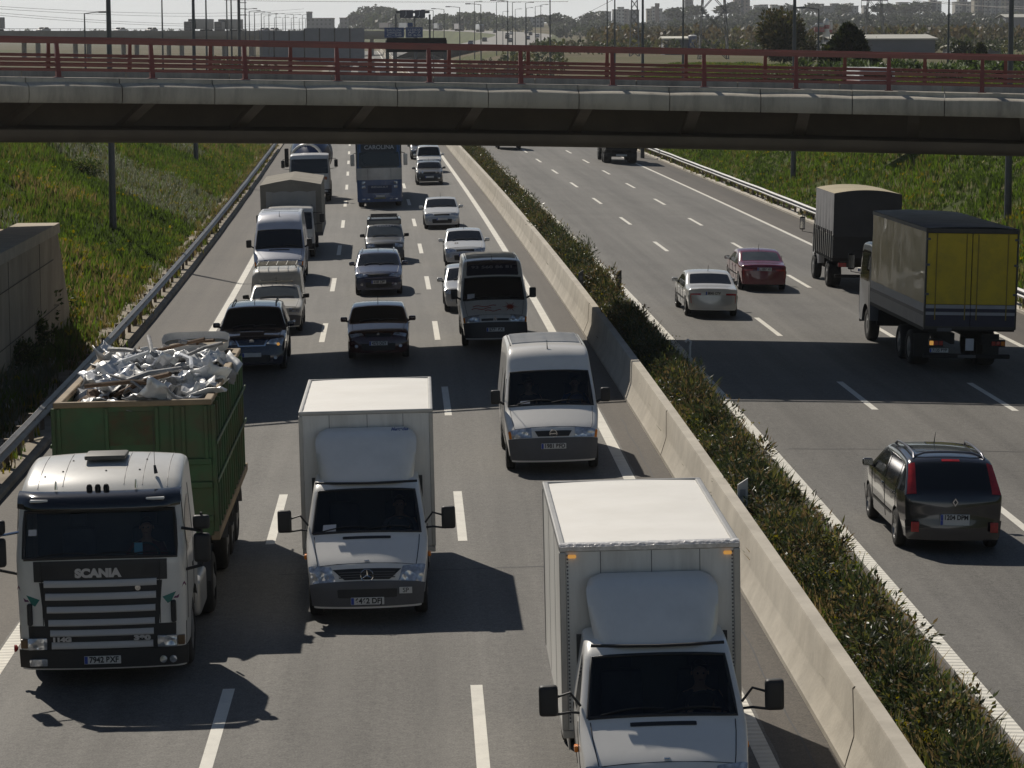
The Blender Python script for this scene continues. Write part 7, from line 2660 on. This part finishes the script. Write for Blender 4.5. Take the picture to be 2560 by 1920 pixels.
# ------------------------------------------------------------------ woods, trees
WD = [leafm('wood_brown_twig', (.125, .10, .06), trans=.3), leafm('wood_grey_twig', (.11, .105, .075), trans=.3), leafm('wood_olive', (.10, .10, .04), trans=.3), leafm('wood_dark', (.028, .036, .022), trans=.2), leafm('wood_mid', (.05, .062, .03), trans=.3)]
def wood(name, Y0, Y1, x0, x1, n, h0, h1, mats, label, blades=26, bw=.35, seed=0, cat='wood', prof=None):
    """Belt of far trees that reads as one mass: many upright leaf clumps."""
    rg = np.random.default_rng(seed)
    V, K = [], []
    for k in range(n):
        Y = rg.uniform(Y0, Y1)
        px = rg.uniform(x0, x1)
        X = (px - 1280) / 7018.4 * Y
        z = zterr(X - ref(Y), Y)
        H = rg.uniform(h0, h1) * (prof(px) if prof else 1)
        rad = H * rg.uniform(.22, .36)
        mk = mats[rg.integers(len(mats))]
        c = rg.normal(size=(blades, 3))
        c /= np.linalg.norm(c, axis=1)[:, None]
        c *= rg.uniform(.5, 1, blades)[:, None]
        c = c * np.array([rad, rad, H * .42]) + np.array([X, Y, z + H * .56])
        d = rg.normal(size=(blades, 3)); d[:, 2] = np.abs(d[:, 2]) + .6
        d /= np.linalg.norm(d, axis=1)[:, None]
        s = np.cross(d, rg.normal(size=(blades, 3))); s /= np.linalg.norm(s, axis=1)[:, None]
        L = rad * .75
        V.append(np.stack([c - d * L * .5, c + s * L * bw, c + d * L * .6, c - s * L * bw], 1).reshape(-1, 3))
        K += [mk] * blades
    V = np.concatenate(V)
    return raw(name, V, np.arange(len(V)).reshape(-1, 4), None, mats=WD, midx=K, label=label, cat=cat, kind='stuff')
wood('bare_wood', 620, 930, 1480, 2680, 900, 4.2, 6.8, (0, 0, 1, 1, 2), 'brown leafless wood across the plain behind the sheds', seed=1, blades=34, bw=.3)
wood('scrub', 520, 640, 1330, 2680, 420, 2, 3.6, (2, 1, 4, 4), 'olive scrub along the fields beyond the overpass', seed=2)
wood('pine_wood', 1500, 2300, 1380, 2700, 1000, 5, 9, (3, 3, 4), 'dark pine wood on the hill below the towns', seed=3, blades=30, bw=.5)
wood('pine_wood', 1800, 2500, 905, 1330, 420, 8, 14, (3, 4, 4), 'hazy wooded hill behind the blue signs', seed=4, blades=30, bw=.5, prof=lambda px: .55 + .75 * math.exp(-((px - 960) / 60) ** 2) + .35 * math.exp(-((px - 1190) / 70) ** 2))
wood('roadside_scrub', 330, 600, 1150, 1420, 200, 1.5, 2.8, (2, 4, 4, 3), 'green scrub between the railing and the far motorway curve', seed=5)
wood('far_trees', 2600, 3600, -100, 900, 380, 8, 13, (3, 4), 'thin line of far trees along the left horizon', seed=6, blades=20, bw=.5)
wood('roadside_scrub', 300, 420, 540, 700, 70, 2, 3.5, (2, 4), 'dull green scrub at the foot of the flyover', seed=9)

def tree(label, base, H, rad, trunk_h, mats, n, seed, shape='round', ll=.45, lw=.14, cat='tree', group=None, name='tree'):
    root = empty(name, label, cat, loc=base, group=group)
    m = MB()
    m.tube([(0, 0, -.2), (0.03, 0, trunk_h), (0, .05, H * .75)], [H * .035, H * .026, H * .006], 8)
    rg = np.random.default_rng(seed)
    for k in range(7):
        a = rg.uniform(0, 6.28); z = trunk_h + (H * .6 - trunk_h) * rg.random()
        m.tube([(0, 0, z), (math.cos(a) * rad * .4, math.sin(a) * rad * .4, z + H * .12), (math.cos(a) * rad * .75, math.sin(a) * rad * .75, z + H * .2)], [H * .014, H * .009, H * .003], 5)
    m.build('trunk', leafm('bark', (.06, .045, .032), trans=0.0), root, smooth=60)
    if shape == 'cone':
        P = []
        while len(P) < n:
            q = rg.random() ** .8
            a = rg.uniform(0, 6.28)
            lob = 1 + .28 * math.sin(a * 3 + q * 9) + .18 * math.sin(a * 7 - q * 21)
            r = rad * (1 - q) ** .75 * lob * (.55 + .45 * rg.random() ** .5)
            P.append((math.cos(a) * r, math.sin(a) * r, H * (.04 + .95 * q)))
        P = np.array(P)
        d = P * np.array([1, 1, 0]); d /= np.linalg.norm(d, axis=1)[:, None] + 1e-6
        d = d + rg.normal(size=d.shape) * .4; d[:, 2] += .35
        d /= np.linalg.norm(d, axis=1)[:, None]
        s = np.cross(d, rg.normal(size=d.shape)); s /= np.linalg.norm(s, axis=1)[:, None]
        L = (ll * rg.uniform(.6, 1.3, n))[:, None]
        V = np.stack([P, P + d * L * .5 + s * L * lw, P + d * L, P + d * L * .5 - s * L * lw], 1).reshape(-1, 3)
        F = np.arange(4 * n).reshape(-1, 4)
    else:
        V, F = leaf_cloud(n, rad * 1.0, rad * 1.0, H - trunk_h * .8, ll, lw * ll, seed, up=.3, shell=.6)
        if shape == 'umbrella':
            V[:, 2] *= .55
            V[:, 2] += (H - trunk_h) * .45
        V[:, 2] += trunk_h * .8
    raw('crown', V, F, None, parent=root, mats=mats, midx=rg.choice(len(mats), size=len(F)))
    return root
def base_at(px, Y):
    X = (px - 1280) / 7018.4 * Y
    return Vector((X, Y, zterr(X - ref(Y), Y) - .1))
CON = [leafm('conifer_dark', (.020, .030, .012), trans=.2), leafm('conifer_olive', (.050, .056, .018), trans=.3), leafm('conifer_dark2', (.014, .022, .010), trans=.2)]
BRD = [leafm('tree_olive', (.06, .06, .022), trans=.35), leafm('tree_dark', (.030, .034, .014), trans=.3), leafm('tree_brown', (.085, .068, .034), trans=.3)]
b = base_at(2118, 235)
tree('dark pointed conifer standing beyond the right half of the railing', b, at(2120, 63, 235).z - b.z, 2.7, .4, CON, 7000, 21, 'cone', ll=.42, lw=.28)
b = base_at(1958, 330)
tree('rounded dark olive tree left of the red and white silos', b, at(1958, 52, 330).z - b.z, 3.3, .8, BRD, 5200, 22, 'round', ll=.5, lw=.26)
b = base_at(2020, 345)
tree('small brown bush-like tree at the right foot of the rounded olive tree', b, 3.2, 1.5, .3, BRD, 1200, 23, 'round', ll=.4, lw=.26)
b = base_at(2446, 300)
tree('small dark cone-shaped tree in front of the long low white roof', b, at(2446, 115, 300).z - b.z + .2, 1.1, .2, CON, 1500, 24, 'cone', ll=.35, lw=.28)
b = base_at(2415, 420)
tree('low dark spreading tree left of the small cone-shaped tree', b, at(2415, 114, 420).z - b.z, 2.6, .3, CON, 1500, 25, 'round', ll=.5, lw=.3)
PIN = [WD[3], WD[4]]
rg = random.Random(4)
for i, (px, top, Y, rad) in enumerate(((1480, 35, 2100, 11), (1396, 42, 1900, 8), (1738, 19, 2150, 10), (1833, 11, 2200, 11), (1805, 18, 2150, 9), (1900, 24, 2100, 10), (2030, 12, 2300, 10), (2106, 14, 2300, 8), (2198, 13, 2250, 12), (2222, 14, 2250, 9), (2250, 14, 2250, 11), (2291, 8, 2300, 13), (2262, 15, 2200, 10), (1970, 16, 2250, 8), (2400, 36, 2000, 11), (1690, 26, 2100, 9),
                                       (928, 22, 2250, 9), (958, 21, 2300, 10), (975, 23, 2300, 9), (905, 36, 2200, 8), (890, 40, 2200, 7), (1165, 36, 2250, 9), (1218, 35, 2250, 9), (1110, 38, 2300, 8), (1358, 42, 2200, 8))):
    b = base_at(px, Y)
    H = max(6, at(px, top, Y).z - b.z)
    tree('dark umbrella-crowned pine on the skyline of the far hills', b, H, rad * .8, H * .35, PIN, 420, 60 + i, 'umbrella', ll=3.2, lw=.45, group='umbrella pines on the far skyline', name='pine_tree')
# broad-leaved bushes along the field edge behind the railing
HED = [leafm('hedge_dark', (.035, .05, .018)), leafm('hedge_grey', (.14, .16, .11)), leafm('hedge_green', (.06, .085, .028))]
hp = [make_shrub(300 + i, 420, 1.0, 1.0, 1.0, .42, .075, HED, (.45, .22, .33), 'broad-leaved bush in the row along the field behind the railing', 'bush', 'bushes in a row along the field edge') for i in range(3)]
for i in range(30):
    px = 1830 + 26 * i + rg.uniform(-8, 8)
    Y = rg.uniform(205, 235)
    o = hp[i] if i < 3 else copy_tree(hp[i % 3])
    o.location = base_at(px, Y)
    o.rotation_euler = (0, 0, rg.uniform(0, 6.28))
    sc = rg.uniform(.8, 1.25)
    o.scale = (sc * 1.15, sc * 1.15, sc * rg.uniform(.9, 1.25))

# ------------------------------------------------------------------ buildings
def facade(name, c, wx=3.0, wz=3.0):
    m = M(name, c, rough=.85, var=.06, scale=.05)
    n, l = m.node_tree.nodes, m.node_tree.links
    b = n['Principled BSDF']
    src = b.inputs['Base Color'].links[0].from_socket
    tc = n.new('ShaderNodeTexCoord')
    br = n.new('ShaderNodeTexBrick')
    br.offset = 0.0
    br.inputs['Scale'].default_value = 1.0
    br.inputs['Brick Width'].default_value = wx
    br.inputs['Row Height'].default_value = wz
    br.inputs['Mortar Size'].default_value = .85
    br.inputs['Mortar Smooth'].default_value = 0.0
    br.inputs['Color1'].default_value = (.06, .06, .07, 1)
    br.inputs['Color2'].default_value = (.12, .12, .125, 1)
    mp = n.new('ShaderNodeMapping')
    mp.inputs['Rotation'].default_value = (R(90), 0, 0)
    l.new(tc.outputs['Object'], mp.inputs['Vector'])
    l.new(mp.outputs['Vector'], br.inputs['Vector'])
    l.new(src, br.inputs['Mortar'])
    l.new(br.outputs['Color'], b.inputs['Base Color'])
    return m
FAC = [facade('facade_grey', (.34, .34, .34)), facade('facade_beige', (.40, .36, .29)), facade('facade_brown', (.28, .23, .20)), facade('facade_pale', (.46, .45, .42)), facade('facade_dark', (.19, .19, .20))]
ROOF = M('flat_roof', (.25, .22, .19), rough=.9)
def block(x0, x1, top, base, Y, f, label, depth=16, cat='apartment block', group=None, strips=(), cap=None):
    a, b = at(x0, top, Y), at(x1, top, Y)
    zb = min(at(x0, base, Y).z, zterr(a.x - ref(Y), Y)) - 3
    root = empty('apartment_block', label, cat, loc=Vector((a.x, Y, zb)), group=group)
    w, h = b.x - a.x, a.z - zb
    MB().box(0, w, 0, depth, 0, h).build('wall', FAC[f], root)
    MB().box(-.3, w + .3, -.3, depth + .3, h, h + .6).build('roof', ROOF, root)
    for q0, q1 in strips:
        MB().box(w * q0, w * q1, -.6, .0, 0, h - .5).build('recess_strip', M('shaded_strip', (.10, .10, .115), rough=.9), root)
    if cap:
        MB().box(w * cap[0], w * cap[1], 3, depth - 3, h + .6, h + .6 + cap[2]).build('roof_house', FAC[f], root)
    return root
GB = 'apartment blocks on the right hill'
BL = 'hazy low apartment block among the skyline of the right hill'
for (x0, x1, top, f) in ((1496, 1512, 35, 0), (1503, 1517, 29, 0), (1517, 1528, 30, 0), (1532, 1545, 25, 3), (1545, 1560, 19, 3), (1560, 1572, 24, 2), (1574, 1590, 26, 4), (1592, 1598, 26, 4), (1617, 1630, 23, 1), (1630, 1642, 18, 3), (1644, 1656, 23, 3),
                         (1657, 1668, 31, 0), (1666, 1682, 24, 4), (1682, 1708, 30, 4), (1874, 1880, 17, 3), (1888, 1900, 14, 0), (1900, 1920, 13, 0), (1929, 1944, 13, 3), (1946, 1956, 15, 3), (2002, 2012, 18, 0), (2044, 2060, 11, 4), (2060, 2080, 16, 4), (2080, 2097, 10, 4), (2097, 2117, 16, 4), (2117, 2134, 10, 4), (2134, 2146, 16, 0), (2159, 2169, 15, 3), (2246, 2271, 7, 3)):
    block(x0, x1, top, 45, 2450, f, BL, group=GB)
block(1713, 1733, 2, 40, 2400, 4, 'dark square tower block standing alone on the skyline left of the nearer pylon', cap=(.1, .9, 2))
block(1836, 1875, -14, 40, 2400, 2, 'tall brown tower block cut by the top picture edge', strips=((.42, .58),))
block(2315, 2354, 6, 44, 2300, 3, 'square pale tower with a dark middle strip, left of its twin', strips=((.40, .62),), cap=(.3, .75, 8))
block(2388, 2428, 6, 48, 2300, 3, 'square pale tower with a dark middle strip, right of its twin', strips=((.45, .68),), cap=(.25, .8, 8))
for x0, x1, top, f, lb in ((2436, 2445, 1, 1, 'narrow cream tower at the left of the right-hand tower group'), (2445, 2461, -6, 2, 'brown tower beside the narrow cream tower'), (2461, 2481, 1, 3, 'pale wide tower in the right-hand tower group'),
                           (2482, 2503, -8, 0, 'grey tower in the middle of the right-hand tower group'), (2503, 2516, 0, 1, 'beige tower left of the far right lamp post'), (2516, 2530, -10, 2, 'brown tower behind the far right lamp post'), (2532, 2575, -6, 4, 'dark tower at the right picture edge')):
    block(x0, x1, top, 48, 2250, f, lb, strips=((.4, .6),) if x1 - x0 > 14 else ())
# chimney on the hill
p = at(1643, 8, 2440)
r_ = empty('chimney', 'tall brick chimney rising above the pale skyline blocks', 'chimney', loc=Vector((p.x, 2440, 20)))
MB().lathe([(0, 2.2), (p.z - 20 - 3, 1.6), (p.z - 20 - 3, 2.0), (p.z - 20, 2.0)], 12, 'Z').build('stack', M('chimney_brick', (.18, .13, .11), rough=.9), r_, smooth=40)
# church-like building on the left
r_ = block(766, 777, 31, 64, 2000, 4, 'square bell tower of the long building above the noise wall', cat='tower')
block(777, 833, 47, 64, 2000, 4, 'long dark building joined to the bell tower above the noise wall', cat='building')
block(849, 868, 46, 64, 2100, 4, 'small hazy block right of the long dark building', cat='building')
for i, (x0, x1, t_, f) in enumerate(((905, 925, 56, 1), (930, 950, 53, 0), (955, 975, 58, 3), (965, 990, 42, 3), (1170, 1186, 42, 3), (1020, 1040, 52, 0), (1130, 1150, 50, 0), (1225, 1250, 52, 0), (1310, 1360, 44, 0))):
    block(x0, x1, t_, 70, 2150, f, 'small pale house block on the hazy central hill', cat='house', group='houses on the hazy central hill', depth=12)
# sheds and the silo plant
def shed(x0, x1, top, eave, base, Y, roofc, wallc, label, depth=22):
    a, b, c = at(x0, eave, Y), at(x1, eave, Y), at(x0, top, Y)
    zb = zterr(a.x - ref(Y), Y) - .5
    root = empty('shed', label, 'shed', loc=Vector((a.x, Y, zb)))
    w, h, rise = b.x - a.x, a.z - zb, max(.4, c.z - a.z)
    MB().box(0, w, 0, depth, 0, h).build('wall', wallc, root)
    m = MB()
    m.prism([(-.5, -.5, h), (-.5, depth * .5, h + rise), (-.5, depth + .5, h), (-.5, depth + .5, h + .25), (-.5, depth * .5, h + rise + .25), (-.5, -.5, h + .25)], (w + 1, 0, 0))
    m.build('roof', roofc, root)
    return root
SR = M('shed_roof_pale', (.42, .41, .36), rough=.7, var=.1, scale=.2)
SW = M('shed_wall_grey', (.17, .175, .19), rough=.85, var=.1, scale=.2)
shed(2082, 2338, 90, 100, 130, 520, SR, SW, 'long low warehouse with a pale roof behind the conifer', 26)
shed(1662, 1726, 95, 99, 118, 560, M('shed_roof_white', (.62, .60, .50), rough=.6), SW, 'small flat shed with a bright roof behind the thin lamp post', 14)
shed(2380, 2508, 118, 121, 128, 560, M('shed_roof_white', (.62, .60, .50), rough=.6), SW, 'long low roof bright in the sun at the far right', 12)
shed(2515, 2600, 36, 44, 58, 1500, SR, SW, 'industrial hall with a pale roof below the right-hand towers', 30)
r_ = empty('tank', 'blue round tank beside the small flat shed', 'tank', loc=base_at(1731, 560))
MB().lathe([(0, .9), (at(1731, 90, 560).z - r_.location.z, .9)], 16, 'Z').build('shell', paint('tank_blue', (.03, .06, .16)), r_, smooth=40)
MB().lathe([(0, .92), (.25, .5)], 16, 'Z', (0, 0, at(1731, 90, 560).z - r_.location.z)).build('lid', WHITE2, r_, smooth=40)
Y = 480
r_ = empty('silo_plant', 'red and white silo plant between the olive tree and the conifer', 'silo', loc=base_at(2062, Y))
zo = r_.location.z
SRED = paint('silo_red', (.26, .025, .03)); SWHT = paint('silo_white', (.60, .60, .58))
def seg(px, y0, y1, rad, mat, nm, dy=0):
    p0, p1 = at(px, y1, Y), at(px, y0, Y)
    MB().lathe([(p0.z - zo, rad), (p1.z - zo, rad)], 16, 'Z', (p0.x - r_.location.x, dy, 0)).build(nm, mat, r_, smooth=40)
seg(2066, 52, 62, .48, SWHT, 'silo_top'); seg(2066, 62, 72, .5, SRED, 'red_band'); seg(2066, 72, 92, .5, SWHT, 'silo_body')
MB().lathe([(0, .5), (.5, .1)], 16, 'Z', (at(2066, 52, Y).x - r_.location.x, 0, at(2066, 52, Y).z - zo)).build('silo_cap', SWHT, r_, smooth=40)
seg(2078, 55, 74, .32, SWHT, 'silo_body', 1); seg(2078, 74, 82, .33, SRED, 'red_band', 1)
p0, p1 = at(2036, 80, Y), at(2060, 68, Y)
MB().box(p0.x - r_.location.x, p1.x - r_.location.x, -.8, .8, p0.z - zo, p1.z - zo).build('hopper', SRED, r_)
p0, p1 = at(2038, 68, Y), at(2060, 57, Y)
MB().box(p0.x - r_.location.x, p1.x - r_.location.x, -.7, .7, p0.z - zo, p1.z - zo, .2).build('hopper_top', SWHT, r_)
for px in (2037, 2042, 2058, 2074):
    p = at(px, 80, Y)
    MB().tube([(p.x - r_.location.x, 0, 0), (p.x - r_.location.x, 0, p.z - zo)], .09, 6).build('leg', SWHT, r_)
a, b = at(2000, 84, Y), at(2040, 63, Y)
MB().tube([(a.x - r_.location.x, 0, a.z - zo), (b.x - r_.location.x, 0, b.z - zo)], .18, 6).build('conveyor', SWHT, r_)

# ------------------------------------------------------------------ lattice pylons and cables
def pylon(px, Y, wb, wt, H, arms, label):
    root = empty('pylon', label, 'pylon', loc=base_at(px, Y))
    ST = M('pylon_steel', (.16, .165, .17), rough=.6, metal=.3)
    for sx in (-1, 1):
        for sy in (-1, 1):
            MB().tube([(sx * wb / 2, sy * wb / 2, 0), (sx * wt / 2, sy * wt / 2, H)], .09, 5).build('leg', ST, root)
    m = MB()
    n = int(H / (wb * .75))
    for k in range(n):
        z0, z1 = H * k / n, H * (k + 1) / n
        w0, w1 = wb + (wt - wb) * z0 / H, wb + (wt - wb) * z1 / H
        for f in range(4):
            c, s_ = math.cos(f * math.pi / 2), math.sin(f * math.pi / 2)
            def q(x, y, z): return (x * c - y * s_, x * s_ + y * c, z)
            m.tube([q(-w0 / 2, -w0 / 2, z0), q(w1 / 2, -w1 / 2, z1)], .055, 4)
            m.tube([q(w0 / 2, -w0 / 2, z0), q(-w1 / 2, -w1 / 2, z1)], .055, 4)
    m.build('bracing', ST, root)
    for z, half in arms:
        a = MB()
        a.tube([(-half, 0, z), (half, 0, z)], .10, 5)
        a.tube([(-half, 0, z), (0, 0, z + 1.4)], .07, 4)
        a.tube([(half, 0, z), (0, 0, z + 1.4)], .07, 4)
        a.build('cross_arm', ST, root)
        for sx in (-1, 1):
            MB().tube([(sx * half, 0, z), (sx * half, 0, z - 1.6)], .06, 5).build('insulator', ST, root)
    return root
pyl1 = pylon(1783, 430, 4.4, 1.3, 26, ((18, 5), (21.5, 6.5), (25, 5)), 'nearer lattice pylon cut by the top picture edge, left of the brown tower')
b2 = base_at(2182, 600)
z2 = at(2182, 1, 600).z - b2.z
pyl2 = pylon(2182, 600, 4.4, 1.6, z2 + 8, ((z2, 2.8), (z2 + 3.5, 3.6), (z2 + 7, 2.8)), 'lattice pylon with its lowest cross arm at the top picture edge, behind the conifer')
p3 = at(1587, -20, 520)
pylon(1587, 520, 1.8, .9, p3.z - base_at(1587, 520).z, (), 'slender lattice mast left of the thick lamp post')
CAB = M('cable_dark', (.06, .06, .065), rough=.6)
def cable(p, q, sag, label, group='power cables against the pale sky'):
    m = MB().tube([p.lerp(q, t) - Vector((0, 0, sag * 4 * t * (1 - t))) for t in np.linspace(0, 1, 24)], .045, 4)
    m.build('power_cable', CAB, None, label=label, cat='cable', group=group)
for ya, yb in ((27, 55), (33, 60), (12, 22), (18, 30)):
    cable(at(-60, ya, 700), at(760, yb, 1200), 2.0, 'thin power cable sagging across the pale sky above the flyover', 'thin cables above the flyover')
cable(at(560, 1, 700), at(1420, 4, 560), .2, 'thin power cable along the top picture edge above the blue signs', None)
cable(at(1380, 71, 800), Vector((pyl1.location.x, 430, pyl1.location.z + 18)), 1.0, 'dark power cable crossing in front of the hill to the nearer pylon', None)
for hh in (-.5, .5):
    cable(Vector((pyl2.location.x, 600, b2.z + z2 + 2 + hh)), at(2620, 20 + 8 * hh, 500), 1.0, 'thin power cable from the farther pylon to the right picture edge', 'cables right of the farther pylon')
# ------------------------------------------------------------------ distant haze: real air in one closed box round the whole scene
hm = bpy.data.materials.new('pale_haze')
hm.use_nodes = True
hn, hl = hm.node_tree.nodes, hm.node_tree.links
hn.clear()
ho = hn.new('ShaderNodeOutputMaterial')
hv = hn.new('ShaderNodeVolumePrincipled')
hv.inputs['Color'].default_value = (0.86, 0.90, 0.97, 1)
hv.inputs['Density'].default_value = 0.00008
hv.inputs['Anisotropy'].default_value = 0.45
hl.new(hv.outputs['Volume'], ho.inputs['Volume'])
MB().box(-4200, 4200, -120, 7600, -4, 110).build('haze', hm, None, kind='stuff')
SC.cycles.volume_bounces = 1
